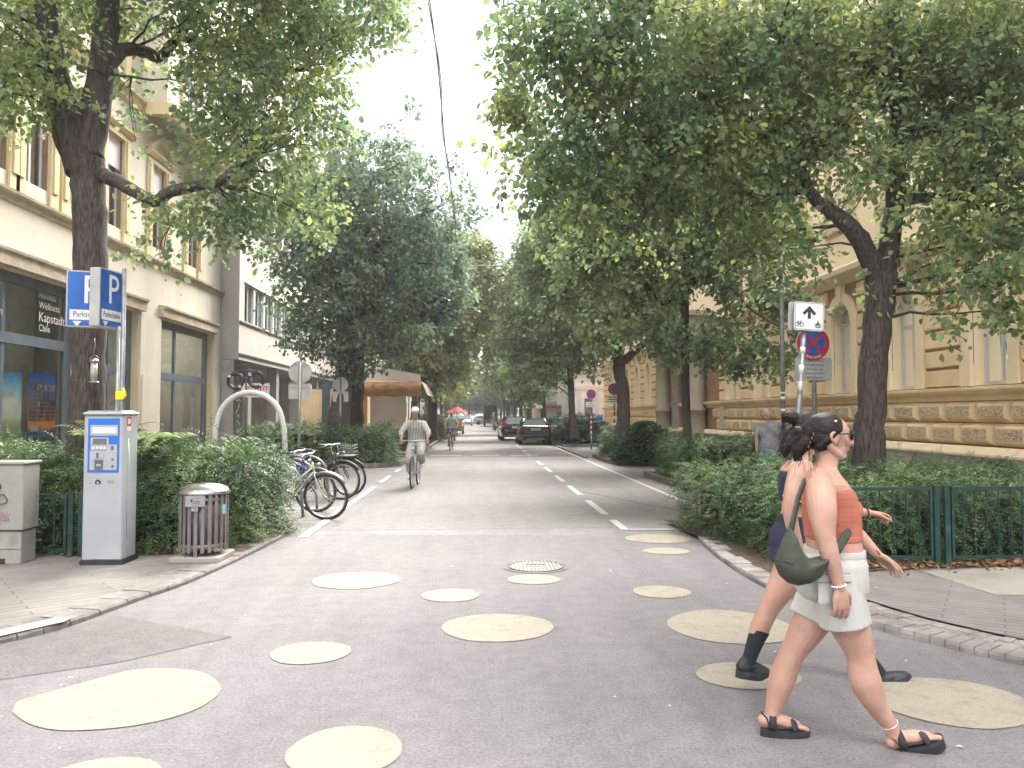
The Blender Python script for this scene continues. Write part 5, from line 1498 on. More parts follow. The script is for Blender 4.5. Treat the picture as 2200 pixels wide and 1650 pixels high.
# ---- left third tree
Y5 = 37
limbs = [([W(930, 945, Y5), W(930, 880, Y5), W(928, 800, Y5), W(925, 700, Y5), W(950, 600, Y5)], [.28, .22, .2, .17, .08])]
bl = blobs_px([(950, 610, 37, 1.8), (1005, 580, 38, 1.2), (1045, 560, 39, .9, .9, .8), (930, 700, 36, 1.7), (985, 690, 38, 1.4), (900, 760, 35, 1.2), (950, 780, 36, 1.1), (880, 640, 35, 1.6), (1000, 640, 38, 1.2), (915, 830, 35, .8, .5, .6), (1055, 610, 40, .9, .9, .8), (1010, 520, 38, .9, .6, .5), (960, 840, 37, .7, .5, .5), (940, 520, 37, 1.2, .9, .7)])
tree('lime_tree', 'left street tree beside the dark railing with yellowing leaves near its top', 'street trees', limbs, bl, 30000, .2, 'leaf_yellow', 27, 50, 12)

# ---- far trees: two crowns built once, then copied down the street
def far_tree(seed, mat, r, h, label, x, y, lean, zc=.62, zr=.33):
 rng = np.random.default_rng(seed)
 bl = []
 for k in range(20):
  d = rnd_dirs(rng, 1)[0]; q = rng.random() ** .5
  z = h * zc + d[2] * q * h * zr
  w = r * (1 - .55 * max(0, (z - h * .6) / (h * .4)))
  bl.append((x + lean + d[0] * q * w * .8, y + d[1] * q * w * .8, z, r * .36, r * .3))
 limbs = [([(x, y, 0), (x + lean * .1, y, 1.5), (x + lean * .2, y, 3.5), (x + lean * .6, y, 6.5), (x + lean, y, h * .85)], [.28, .2, .18, .14, .05]),
             ([(x + lean * .2, y, 3.6), (x - lean * .6, y, 5.5), (x - lean, y, 7.5)], [.12, .09, .04])]
 return tree('street_tree', label, 'far street trees', limbs, bl, 13000, .34, mat, seed, 40, 10, shape='quad', wid=.9)
fa = far_tree(41, 'leaf_mid', 3.9, 12.5, 'far right street tree beyond the parked cars, nearest of its row', 4.6, 52, -1.0)
fb = far_tree(42, 'leaf_mid', 4.0, 12.0, 'far left street tree beyond the railing, nearest of its row', -4.2, 50, 1.0)
fc = far_tree(43, 'leaf_yellow', 3.7, 11.5, 'far left street tree with yellow green crown, second of its row', -4.3, 64, 1.1)
def far_copy(src, x, y, rz, s, label):
 c = copy_tree(src, None, label)
 c.location = (x, y, 0); c.rotation_euler = (0, 0, rz); c.scale = (s, s, s)
ords = ['second', 'third', 'fourth', 'fifth', 'sixth', 'seventh', 'eighth', 'ninth', 'tenth']
for k, (y, s) in enumerate(((66, 1.0), (80, 1.02), (95, 1.0), (112, 1.03), (130, 1.05), (150, 1.05), (172, 1.08), (196, 1.1))):
 far_copy([fb, fa, fc][k % 3], 4.6, y, 2.1 * k + 3.0, s, 'far right street tree, %s of the row beyond the parked cars' % ords[k])
for k, (y, s) in enumerate(((79, 1.0), (94, 1.02), (111, 1.02), (129, 1.04), (149, 1.06), (171, 1.08), (195, 1.1))):
 far_copy([fb, fa, fc][k % 3], -4.4, y, 1.7 * k + .4, s, 'far left street tree, %s of the row beyond the railing' % ords[k + 1])
fl = far_tree(44, 'leaf_dark', 4.4, 11.5, 'low crowned tree at the far end of the street right of its middle', 5.6, 142, 0, .48, .42)
for k, (x, y, s) in enumerate(((-5.5, 143, 1.0), (-1.5, 139, 1.05), (2.0, 146, 1.1))):
 far_copy(fl if k else fl, x, y, k * 1.3, s, ['low crowned tree closing the far end of the street on its left side', 'low crowned tree closing the far end of the street in its middle', 'low crowned tree behind the truck at the far end of the street'][k])

# ------------------------------------------------------------------ hedges
def box_surface(rng, n, bx):
 x0, x1, y0, y1, z0, z1 = bx
 A = np.array([(y1-y0)*(z1-z0)]*2 + [(x1-x0)*(z1-z0)]*2 + [(x1-x0)*(y1-y0)*1.1])
 f = rng.choice(5, n, p=A / A.sum())
 u = rng.random(n); v = rng.random(n)
 P = np.empty((n, 3)); N = np.zeros((n, 3))
 X = x0 + (x1-x0)*u; Yv = y0 + (y1-y0)*u; Yt = y0 + (y1-y0)*v; Z = z0 + (z1-z0)*v
 for k, (sx, sy, sz) in enumerate(((-1,0,0),(1,0,0),(0,-1,0),(0,1,0),(0,0,1))):
  m = f == k
  N[m] = (sx, sy, sz)
  if k == 0: P[m] = np.stack([np.full(m.sum(), x0), Yv[m], Z[m]], 1)
  if k == 1: P[m] = np.stack([np.full(m.sum(), x1), Yv[m], Z[m]], 1)
  if k == 2: P[m] = np.stack([X[m], np.full(m.sum(), y0), Z[m]], 1)
  if k == 3: P[m] = np.stack([X[m], np.full(m.sum(), y1), Z[m]], 1)
  if k == 4: P[m] = np.stack([X[m], Yt[m], np.full(m.sum(), z1)], 1)
 return P, N

def hedge(name, label, boxes, nspray, leaf=.022, length=.2, pairs=9, mat='yew', seed=1, group='clipped hedges', cat='hedge', bump=.09, wildtop=.12, wid=.42):
 rng = np.random.default_rng(seed)
 c0 = np.array([(boxes[0][0] + boxes[0][1]) / 2, (boxes[0][2] + boxes[0][3]) / 2, 0])
 root = empty(name, tuple(c0), 0, label, cat, group)
 Ar = np.array([(b[1]-b[0])*(b[3]-b[2]) + 2*(b[5]-b[4])*(b[1]-b[0]+b[3]-b[2]) for b in boxes])
 Ps, Ns = [], []
 for b, k in zip(boxes, (Ar / Ar.sum() * nspray).astype(int)):
  P, N = box_surface(rng, k, b); Ps.append(P); Ns.append(N)
 P = np.concatenate(Ps); N = np.concatenate(Ns)
 # lumps
 ph = rng.random(6) * 6
 w = np.sin(P[:, 0]*3.1+ph[0]) * np.sin(P[:, 1]*2.7+ph[1]) + .7*np.sin(P[:, 0]*6.3+P[:, 2]*5+ph[2]) * np.sin(P[:, 1]*5.1+P[:, 2]*4+ph[3]) + .5*np.sin(P[:, 2]*7+P[:, 0]*2+ph[4])
 dep = rng.random(len(P)) ** 1.6 * .22
 P = P + N * (w * bump - dep)[:, None] + rng.normal(size=P.shape) * .03
 P[:, 2] = np.maximum(P[:, 2], .03)
 n = len(P)
 D = N * rng.uniform(.5, 1.2, n)[:, None] + rnd_dirs(rng, n) * .75
 side = np.abs(N[:, 2]) < .5
 D[side, 2] += rng.uniform(-.5, .5, side.sum())
 D[~side, 2] *= rng.uniform(.1, .9, (~side).sum())
 D /= np.linalg.norm(D, axis=1, keepdims=True)
 L_ = length * rng.uniform(.55, 1.3, n)
 wild = rng.random(n) < .14
 L_[wild] *= 1.9
 sag = rng.uniform(.1, .6, n) * L_
 Sd = np.cross(D, rnd_dirs(rng, n) * .5 + np.array([0, 0, 1.0])); Sd /= np.linalg.norm(Sd, axis=1, keepdims=True)
 LP, LD, LN, LS = [], [], [], []
 for k in range(pairs):
  t = (k + .5) / pairs
  base = P + D * (L_ * t)[:, None]; base[:, 2] -= sag * t * t
  dd = D.copy(); dd[:, 2] -= (sag / L_) * 2 * t
  dd /= np.linalg.norm(dd, axis=1, keepdims=True)
  Nn = np.cross(Sd, dd)
  for s_ in (-1, 1):
   LP.append(base); LD.append(dd * .55 + Sd * s_ + rng.normal(size=(n, 3)) * .18)
   LN.append(Nn + rng.normal(size=(n, 3)) * .2)
   LS.append(leaf * rng.uniform(.8, 1.3, n) * (1.25 - .6 * t))
 LP = np.concatenate(LP) - c0; LD = np.concatenate(LD); LN = np.concatenate(LN); LS = np.concatenate(LS)
 leaves_obj('foliage', LP, LD, LN, LS, M_[mat], root, 'quad', wid)
 b = MB()
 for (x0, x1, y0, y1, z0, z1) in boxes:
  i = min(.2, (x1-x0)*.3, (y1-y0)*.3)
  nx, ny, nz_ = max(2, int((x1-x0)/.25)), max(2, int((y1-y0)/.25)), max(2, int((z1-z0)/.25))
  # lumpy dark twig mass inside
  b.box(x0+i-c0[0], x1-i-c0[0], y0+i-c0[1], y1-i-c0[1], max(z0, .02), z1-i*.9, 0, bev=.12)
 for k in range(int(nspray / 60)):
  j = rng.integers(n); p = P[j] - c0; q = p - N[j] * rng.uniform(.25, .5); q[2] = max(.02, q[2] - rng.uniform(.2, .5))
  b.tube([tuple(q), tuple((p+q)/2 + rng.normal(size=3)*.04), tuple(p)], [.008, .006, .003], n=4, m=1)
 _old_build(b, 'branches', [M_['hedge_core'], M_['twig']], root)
 return root
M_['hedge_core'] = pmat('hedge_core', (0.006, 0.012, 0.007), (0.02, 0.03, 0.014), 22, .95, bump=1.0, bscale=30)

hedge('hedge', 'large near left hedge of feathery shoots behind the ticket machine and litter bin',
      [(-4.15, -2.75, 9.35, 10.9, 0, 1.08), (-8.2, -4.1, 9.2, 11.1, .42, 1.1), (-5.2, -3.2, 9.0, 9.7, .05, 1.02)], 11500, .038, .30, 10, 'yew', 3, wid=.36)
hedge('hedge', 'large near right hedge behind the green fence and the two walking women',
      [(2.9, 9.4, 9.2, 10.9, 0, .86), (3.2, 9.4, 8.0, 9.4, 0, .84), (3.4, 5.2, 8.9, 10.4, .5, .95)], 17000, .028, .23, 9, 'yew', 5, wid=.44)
hedge('hedge', 'second left hedge in a stone edged bed under the dense dark tree', [(-7.2, -2.65, 23.6, 25.2, .1, 1.15), (-7.2, -3.2, 25, 28.5, .1, 1.05)], 5200, .06, .32, 6, 'yew', 7)
hedge('hedge', 'second right hedge in a stone edged bed before the man in a grey shirt', [(4.55, 7.5, 16.9, 18.2, .12, 1.0), (4.6, 7.2, 18.0, 19.4, .12, .95)], 6000, .045, .24, 6, 'yew', 9)
hedge('hedge', 'third right hedge in a stone edged bed under the thick leaning trunk', [(4.55, 6.5, 25.4, 28.0, .12, 1.0)], 3200, .06, .28, 6, 'yew', 11)
hedge('hedge', 'fourth right hedge ahead of the white building under the thin bare trunk', [(4.1, 6.6, 38.6, 41.5, .12, 1.1), (4.6, 6.0, 39, 41, .5, 1.45)], 2600, .085, .34, 6, 'yew_dark', 13)
hedge('hedge', 'fifth right hedge beside the parked cars', [(3.9, 5.3, 43.8, 49.0, .12, 1.15)], 1800, .09, .36, 6, 'yew_dark', 15)
hedge('hedge', 'far left hedge beyond the end of the dark railing', [(-3.9, -2.3, 46, 60, .05, 1.3)], 2600, .1, .4, 6, 'yew_dark', 17)
def shrub_cone(name, label, x, y, r, h, n, leaf, mat, seed):
 rng = np.random.default_rng(seed)
 root = empty(name, (x, y, .1), 0, label, 'shrub', 'rounded shrubs')
 z = rng.random(n) * h; a = rng.random(n) * 2 * pi; rr = r * np.sqrt(np.maximum(0, 1 - (z / h) ** 1.7)) * rng.uniform(.75, 1.05, n)
 P = np.stack([rr*np.cos(a), rr*np.sin(a), z], 1)
 D = np.stack([np.cos(a), np.sin(a), np.full(n, .25)], 1) + rnd_dirs(rng, n) * .7
 leaves_obj('foliage', P, D, rnd_dirs(rng, n) + np.array([0, 0, .8]), leaf * rng.uniform(.7, 1.3, n), M_[mat], root, 'quad', .5)
 b = MB(); b.sphere((0, 0, h * .42), (r*.75, r*.75, h*.42)); _old_build(b, 'branches', M_['hedge_core'], root)
shrub_cone('shrub', 'rounded dark shrub between the thick leaning trunk and the portal', 5.35, 24.2, 1.0, 1.25, 9000, .09, 'yew_dark', 2)
shrub_cone('shrub', 'small bright shrub on the pavement edge before the dark railing', -2.3, 46, .55, 1.3, 2600, .12, 'leaf_yellow', 3)

# fern like plant and glossy leaves by the ticket machine
def fern(name, label, base, nf, Lf, mat, seed, up=.8, leaf=.06):
 rng = np.random.default_rng(seed)
 P, D, N, S = [], [], [], []
 b = MB()
 for k in range(nf):
  a = 2 * pi * k / nf + rng.normal() * .3; L_ = Lf * rng.uniform(.6, 1.1)
  d = np.array([cos(a), sin(a), 0]); sd = np.array([-sin(a), cos(a), 0])
  pts = []
  for i in range(14):
   t = (i + 1) / 14
   p = d * L_ * t * .75 + np.array([0, 0, up * L_ * (1.25 * t - .75 * t * t)])
   pts.append(tuple(p))
   for s_ in (-1, 1):
    P.append(p); D.append(sd * s_ + d * .5 + np.array([0, 0, -.25])); N.append(np.array([0, 0, 1.0]) + rng.normal(size=3) * .2); S.append(leaf * (1.2 - abs(t - .45)) )
  b.tube([(0, 0, 0)] + pts, .004, n=4)
 root = empty(name, base, 0, label, 'plant', 'ferns by the ticket machine')
 _old_build(b, 'stem', M_['twig'], root)
 leaves_obj('frond', np.array(P), np.array(D), np.array(N), np.array(S), M_[mat], root, 'quad', .35)
p = W(232, 905, 9.3); fern('fern', 'upright fern rising behind the ticket machine left of the sign post', (p.x, p.y, 1.15), 9, .8, 'leaf_yellow', 3, .9, .11)
p = W(300, 925, 9.2); fern('fern', 'arching fern rising behind the ticket machine on its right', (p.x, p.y, 1.1), 9, .95, 'leaf_near', 4, .7, .19)

# ------------------------------------------------------------------ planting bed edges, soil, fallen leaves
def bed(name, poly, z=.13, w=.14, mat='kerb_dark', soil=True):
 b = MB(); n = len(poly); P = [Vector((p[0], p[1], 0)) for p in poly]
 ce = sum(P, Vector()) / n
 In = []
 for i in range(n):
  e0 = (P[i] - P[i-1]).normalized(); e1 = (P[(i+1) % n] - P[i]).normalized()
  n0 = Vector((-e0.y, e0.x, 0)); n1 = Vector((-e1.y, e1.x, 0))
  bis = (n0 + n1).normalized(); k = w / max(.3, bis.dot(n0))
  In.append(P[i] + bis * k)
 u = Vector((0, 0, z))
 for i in range(n):
  j = (i + 1) % n
  b.add([P[i], P[j], P[j] + u, P[i] + u, In[i] + u, In[j] + u, In[i] + Vector((0, 0, .02)), In[j] + Vector((0, 0, .02))], [(0, 1, 2, 3), (3, 2, 5, 4), (4, 5, 7, 6)])
 b.build(name, M_[mat], kind='structure')
 if soil:
  sheet('soil', [(p.x, p.y) for p in In], z * .7, M_['soil'])
bed('bed_edge', [(-7.6, 23.2), (-3.0, 23.2), (-2.35, 23.9), (-2.2, 29.5), (-7.6, 29.5)])
bed('bed_edge', [(4.42, 16.3), (8.2, 16.3), (8.2, 19.8), (4.3, 19.8), (4.3, 18.4)])
bed('bed_edge', [(4.45, 24.4), (7.2, 24.4), (7.2, 28.6), (4.3, 28.6), (4.3, 25.2)])
bed('bed_edge', [(4.2, 38.0), (7.0, 38.0), (7.0, 42), (4.0, 42), (4.0, 38.6)])
bed('bed_edge', [(3.8, 43.4), (5.5, 43.4), (5.5, 49.5), (3.8, 49.5)])
g = [G(x, y, ZP) for x, y in ((60, 1190), (190, 1196), (390, 1192), (505, 1196), (560, 1168), (622, 1142))]
sheet('soil_left', [(p.x, p.y) for p in g] + [(-2.85, 11.0), (-8.3, 11.0), (-8.3, g[0].y)], ZP + .006, M_['soil'])
g = [G(x, y, ZP) for x, y in ((1522, 1160), (1570, 1190), (1650, 1232), (1800, 1232), (2000, 1222), (2400, 1212))]
sheet('soil_right', [(p.x, p.y) for p in g] + [(9.5, 11.2), (2.75, 11.2), (2.8, 9.95)], ZP + .006, M_['soil'])
rng = np.random.default_rng(77)
n = 2600
P = np.stack([rng.uniform(3.2, 9.4, n), 7.78 - np.abs(rng.normal(0, .16, n)) + .12, np.full(n, ZP + .012)], 1)
P2 = np.stack([rng.uniform(-6.2, -3.2, 900), 8.95 + rng.normal(0, .12, 900), np.full(900, ZP + .012)], 1)
P = np.concatenate([P, P2]); n = len(P); P[:, 2] += rng.random(n) * .02
leaves_obj('dry_leaves', P, rnd_dirs(rng, n) * np.array([1, 1, .3]), np.array([0, 0, 1.0]) + rnd_dirs(rng, n) * .35, rng.uniform(.03, .07, n), M_['litter'], None, 'leaf', kind='stuff', label='brown dry leaves lying along the foot of the hedges', cat='leaves')
# bare twigs in the thin lower part of the left hedge
tb = MB(); random.seed(5)
for k in range(60):
 x = random.uniform(-5.6, -4.3); y = random.uniform(8.95, 9.6)
 pts = [Vector((x, y, .1))]
 d = Vector((random.uniform(-.5, .5), random.uniform(-.2, .2), 1)).normalized()
 for i in range(5):
  d = (d + Vector((random.gauss(0, .3), random.gauss(0, .2), random.gauss(0, .15)))).normalized()
  pts.append(pts[-1] + d * .13)
 tb.tube(pts, [.011, .009, .007, .006, .005, .003], n=5)
tb.build('bare_shrub', M_['twig'], label='bare tangled stems under the left hedge beside the grey cabinet', cat='shrub')
# ------------------------------------------------------------------ street furniture, signs, vehicles
def disc(mb, c, r, m=0, n=32, axis='Y', s=-1):
 v = []
 for k in range(n):
  q = 2*pi*k/n
  v.append((c[0] + r*cos(q), c[1], c[2] + r*sin(q)) if axis == 'Y' else (c[0], c[1] + r*cos(q), c[2] + r*sin(q)))
 mb.add(v, [tuple(range(n)) if s < 0 else tuple(range(n-1, -1, -1))], m)
def thick_disc(mb, c, r, t, m=0, n=32):
 mb.add([(c[0] + r*cos(2*pi*k/n), c[1] + d, c[2] + r*sin(2*pi*k/n)) for d in (0, t) for k in range(n)],
           [tuple(range(n)), tuple(range(2*n-1, n-1, -1))] + [(k, k+n, (k+1) % n + n, (k+1) % n) for k in range(n)], m)
def rrect(w, h, r, n=5):
 P = []
 for cx, cz, a0 in ((w/2-r, h/2-r, 0), (-w/2+r, h/2-r, 90), (-w/2+r, -h/2+r, 180), (w/2-r, -h/2+r, 270)):
  for k in range(n+1):
   a = R(a0 + 90*k/n); P.append((cx + r*cos(a), cz + r*sin(a)))
 return P
def plate(mb, M, w, h, r, t, m=0):
 """rounded plate in M's xy plane, thickness towards -z"""
 P = rrect(w, h, r); n = len(P)
 mb.add([M @ Vector((x, y, z)) for z in (0, -t) for x, y in P], [tuple(range(n)), tuple(range(2*n-1, n-1, -1))] + [(k, k+n, (k+1) % n + n, (k+1) % n) for k in range(n)], m)
def shape(mb, M, pts, z, m=0):
 mb.add([M @ Vector((x, y, z)) for x, y in pts], [tuple(range(len(pts)))], m)
M_['sign_blue'] = pmat('sign_blue', (0.009, 0.075, 0.315), (0.015, 0.105, 0.375), 3, .35, dirt=(.2, .28, .45), dirt_scale=4, dirt_amt=.25)
M_['sign_red'] = pmat('sign_red', (0.360, 0.016, 0.024), (0.416, 0.024, 0.032), 3, .4)
M_['sign_white'] = pmat('sign_white', (0.566, 0.566, 0.566), (0.612, 0.612, 0.612), 3, .4, dirt=(.5, .5, .5), dirt_scale=5, dirt_amt=.3)
M_['sign_black'] = pmat('sign_black', (.03, .025, .03))
M_['sign_back'] = pmat('sign_back', (0.324, 0.324, 0.314), (0.406, 0.406, 0.388), 5, .5, metal=.2, dirt=(.25, .24, .2), dirt_scale=4, dirt_amt=.4)
M_['machine'] = pmat('machine', (0.300, 0.314, 0.329), (0.324, 0.336, 0.353), 3, .4, dirt=(.42, .43, .44), dirt_scale=3, dirt_amt=.4)
M_['lcd'] = pmat('lcd', (.09, .08, .10), (.13, .12, .14), 4, .2)
M_['ticket_blue'] = pmat('ticket_blue', (0.010, 0.112, 0.434), (0.014, 0.133, 0.476), 3, .4)

# ---- parking ticket machine
m0 = G(174, 1214, ZP); m1 = G(258, 1214, ZP)
YF = m0.y; MX0, MX1 = m0.x, m1.x; MD = .34
tm = empty('ticket_machine', ((MX0+MX1)/2, YF + MD/2, ZP), 0, 'tall light grey parking ticket machine with a blue control panel', 'ticket machine')
ztop = W(215, 884, YF).z
b = MB(); b.box(MX0, MX1, YF, YF + MD, ZP + .045, ztop - .04, bev=.012); b.build('cabinet', M_['machine'], tm)
b = MB(); b.box(MX0 - .012, MX1 + .02, YF - .012, YF + MD + .02, ZP, ZP + .045); b.build('foot', M_['black'], tm)
b = MB(); b.box(MX0 - .012, MX1 + .012, YF - .02, YF + MD + .02, ztop - .04, ztop - .005, bev=.014); b.box(MX0 + .02, MX1 - .02, YF + .01, YF + MD - .01, ztop - .006, ztop + .008, bev=.006); b.build('lid', M_['machine'], tm)
sc = (MX1 - MX0) / 84.0
def mp_(px, py): return (MX0 + (px - 174 - (1214 - py) * .0105) * sc, (W(215, py, YF)).z)
def mrect(mb, x0, x1, y0, y1, d, m=0):
 a = mp_(x0, y1); c = mp_(x1, y0)
 mb.box(a[0], c[0], YF - d, YF - .0005, a[1], c[1], m)
b = MB(); mrect(b, 185.5, 253, 899, 1015, .004); b.build('blue_panel', M_['ticket_blue'], tm)
b = MB(); mrect(b, 190, 248, 968, 1010, .006, 0); mrect(b, 226, 248, 955, 969, .0055, 0); mrect(b, 192, 232, 957, 967, .0056, 0)
b.build('control_plate', M_['machine'], tm)
b = MB(); mrect(b, 191, 250, 913, 936, .006, 0); mrect(b, 195, 246, 918, 931, .008, 1); b.build('display', [M_['machine'], M_['sign_white']], tm)
b = MB(); mrect(b, 192, 230, 940, 957, .006, 0); mrect(b, 197, 226, 942, 955, .009, 1); b.build('screen', [M_['sign_back'], M_['lcd']], tm)
for i, px in enumerate((198, 206, 214, 222)):
 c = mp_(px, 962); b = MB(); thick_disc(b, (c[0], YF - .012, c[1]), .013, .006, 0, 14); b.build('button', M_['sign_white'], tm)
b = MB(); mrect(b, 201, 219, 971, 985, .010, 0); mrect(b, 204, 210, 973, 984, .012, 1); mrect(b, 201, 219, 988, 1009, .012, 1); mrect(b, 205, 215, 997, 1001, .014, 0)
b.build('ticket_slot', [M_['sign_back'], M_['lcd']], tm)
b = MB(); mrect(b, 235, 241, 958, 967, .009, 0)
for py in (987, 1002):
 c = mp_(239, py); thick_disc(b, (c[0], YF - .012, c[1]), .012, .008, 0, 14)
b.build('coin_slot', M_['lcd'], tm)
b = MB()
for (x0, x1, y0, y1) in ((181, 256, 1049.6, 1050.4), (181, 253, 1134.6, 1135.6), (252.6, 253.4, 1050, 1212), (182, 182.6, 1050, 1212)): mrect(b, x0, x1, y0, y1, .0012, 0)
b.build('door_seam', M_['sign_back'], tm)
b = MB(); mrect(b, 228, 242, 1031, 1038, .004, 0); mrect(b, 228.6, 241.4, 1033, 1034, .005, 1); mrect(b, 228.6, 241.4, 1035.4, 1036.2, .005, 1); mrect(b, 190, 192, 1026, 1028, .003, 1); mrect(b, 190, 192, 1037, 1039, .003, 1)
b.build('vent', [M_['sign_back'], M_['lcd']], tm)
cc = mp_(208, 1035)
b = MB(); MM = frameM((cc[0], YF - .0035, cc[1]), (1, 0, 0), (0, 0, 1))
shape(b, MM, [(-.028, -.022), (.028, -.022), (.030, .012), (.018, .010), (.012, .026), (.004, .016), (0, .034), (-.006, .016), (-.012, .026), (-.018, .010), (-.030, .012)], .001, 0)
shape(b, MM, [(-.008, -.016), (.008, -.016), (.008, 0), (-.008, 0)], .002, 1)
b.build('crest', [M_['sign_black'], M_['sign_white']], tm)
b = MB()
zt1, zt0 = W(270, 895, YF+.1).z, W(270, 925, YF+.1).z
b.box(MX1 + .0002, MX1 + .0014, YF + .08, YF + .17, zt1 - .10, zt1, 0); b.box(MX1 + .0015, MX1 + .002, YF + .10, YF + .13, zt1 - .08, zt1 - .02, 1); b.box(MX1 + .0015, MX1 + .002, YF + .135, YF + .155, zt1 - .07, zt1 - .03, 1)
b.box(MX1 + .0002, MX1 + .0014, YF + .08, YF + .17, zt1 - .15, zt1 - .105, 1)
b.build('sticker', [M_['sign_red'], M_['sign_white']], tm)
b = MB(); b.tube([(MX1 + .0005, YF + .12, ZP + .25), (MX1 + .0005, YF + .10, ZP + .7), (MX1 + .0005, YF + .13, ZP + 1.1), (MX1 + .0005, YF + .12, ZP + 1.3)], [.008, .02, .026, .012], n=6, flat=.03, up=(1, 0, 0)); b.build('paint_streak', pmat('mint', (.20, .36, .32), (.27, .37, .35), 8, .6), tm)

# ---- litter bin
bc = G(437, 1206, ZP); bc.y += .14; bc.x -= .05
lb = empty('litter_bin', (bc.x, bc.y, ZP), 0, 'round litter bin of vertical metal slats with a domed steel lid on a concrete slab', 'litter bin')
M_['bin_slat'] = pmat('bin_slat', (0.128, 0.112, 0.102), (0.210, 0.183, 0.165), 6, .5, metal=.2, dirt=(.12, .1, .09), dirt_scale=6, dirt_amt=.5)
b = MB(); b.box(bc.x - .27, bc.x + .25, bc.y - .26, bc.y + .28, ZP, ZP + .06, bev=.01); b.build('slab', M_['slab'], lb)
zb0 = ZP + .10; zb1 = W(441, 1062, bc.y - .2).z
for k in range(22):
 q = 2*pi*(k + .5) / 22
 b = MB(); Mx = Matrix.Translation((bc.x, bc.y, 0)) @ Matrix.Rotation(q, 4, 'Z')
 b.box(.240, .250, -.019, .019, zb0 + (0 if k != 16 else -.04), zb1, M=Mx, bev=.003)
 b.build('slat', M_['bin_slat'], lb)
b = MB()
for z in (zb0 + .06, zb1 - .06): b.lathe([(.228, z - .02), (.239, z - .02), (.239, z + .02), (.228, z + .02)], 32, 0, (bc.x, bc.y, 0), caps=False)
b.build('hoop', M_['bin_slat'], lb)
b = MB(); b.lathe([(.21, zb0 + .03), (.215, zb1 - .01)], 28, 0, (bc.x, bc.y, 0)); b.build('inner_bin', M_['lcd'], lb)
b = MB(); b.lathe([(.262, zb1 - .005), (.268, zb1 + .008), (.262, zb1 + .02), (.235, zb1 + .055), (.17, zb1 + .085), (.10, zb1 + .098)], 36, 0, (bc.x, bc.y, 0), caps=False)
b.lathe([(.10, zb1 + .098), (.10, zb1 + .05)], 36, 1, (bc.x, bc.y, 0), caps=True); b.build('lid', [M_['steel'], M_['black']], lb)
b = MB(); b.box(bc.x - .105, bc.x + .10, bc.y - .262, bc.y - .252, zb1 - .125, zb1 - .01, 0)
b.box(bc.x - .03, bc.x + .045, bc.y - .264, bc.y - .2625, zb1 - .073, zb1 - .068, 1); b.box(bc.x - .03, bc.x + .045, bc.y - .264, bc.y - .2625, zb1 - .087, zb1 - .083, 1)
MM = frameM((bc.x - .035, bc.y - .2645, zb1 - .06), (1, 0, 0), (0, 0, 1)); shape(b, MM, [(-.01, -.02), (.004, -.012), (.0, .004), (.012, .012), (-.004, .018), (-.014, .006)], 0, 1)
b.build('name_plate', [M_['steel'], M_['sign_black']], lb)
b = MB(); b.box(bc.x - .038, bc.x + .03, bc.y - .268, bc.y - .258, zb1 - .17, zb1 - .13, 0); thick_disc(b, (bc.x - .003, bc.y - .274, zb1 - .15), .012, .006, 0, 12); b.build('lock', M_['steel'], lb)
for s_ in (-1, 1):
 b = MB(); Mx = Matrix.Translation((bc.x, bc.y, 0)) @ Matrix.Rotation(-pi/2 + s_ * 1.25, 4, 'Z'); b.box(.2505, .2525, -.03, .03, zb1 - .22, zb1 - .12, M=Mx); b.build('sticker', M_['blue_paint'], lb)

# ---- grey cabinet at the left edge with scrawls
gc = empty('junction_cabinet', (-5.6, 8.3, ZP), 0, 'weathered grey electrical cabinet with scrawled graffiti at the left edge', 'cabinet')
M_['cab'] = pmat('cab', (0.210, 0.203, 0.189), (0.308, 0.301, 0.280), 4, .8, bump=.2, bscale=40, dirt=(.13, .12, .11), dirt_scale=4, dirt_amt=.75, stretch=(1, 1, .5))
cx1 = G(46, 1213, ZP).x; cy = G(46, 1213, ZP).y
zc1 = W(30, 992, cy).z; zc0 = W(30, 1140, cy).z
b = MB(); b.box(cx1 - 1.3, cx1, cy, cy + .30, zc0, zc1 - .03, bev=.01); b.box(cx1 - 1.32, cx1 + .015, cy - .015, cy + .32, zc1 - .03, zc1, bev=.008); b.build('body', M_['cab'], gc)
b = MB(); b.box(cx1 - 1.27, cx1 - .02, cy + .02, cy + .29, ZP + .0, zc0 - .012, bev=.008); b.box(cx1 - 1.27, cx1 - .02, cy + .012, cy + .019, ZP + .16, ZP + .17); b.build('base', M_['cab'], gc)
b = MB(); b.box(cx1 - .5, cx1 - .18, cy + .008, cy + .019, ZP + .005, ZP + .06); b.build('slot', M_['black'], gc)
def scr(pts, r, m):
 b = MB(); b.tube([(W(x, y, cy).x, cy - .003, W(x, y, cy).z) for x, y in pts], r, n=5, flat=.25); b.build('graffiti', m, gc)
scr([(-30, 1058), (-10, 1064), (8, 1062), (16, 1072), (14, 1080), (0, 1083), (-20, 1080)], .012, M_['sign_black'])
scr([(-12, 1030), (-4, 1044), (2, 1050), (1, 1040)], .014, M_['sign_black'])
pink = pmat('pink_spray', (.50, .20, .20), (.42, .33, .31), 30, .9)
for q in range(6): scr([(-14 + q*6, 1096), (-10 + q*6, 1104), (-14 + q*6, 1112), (-9 + q*6, 1119)], .010, pink)

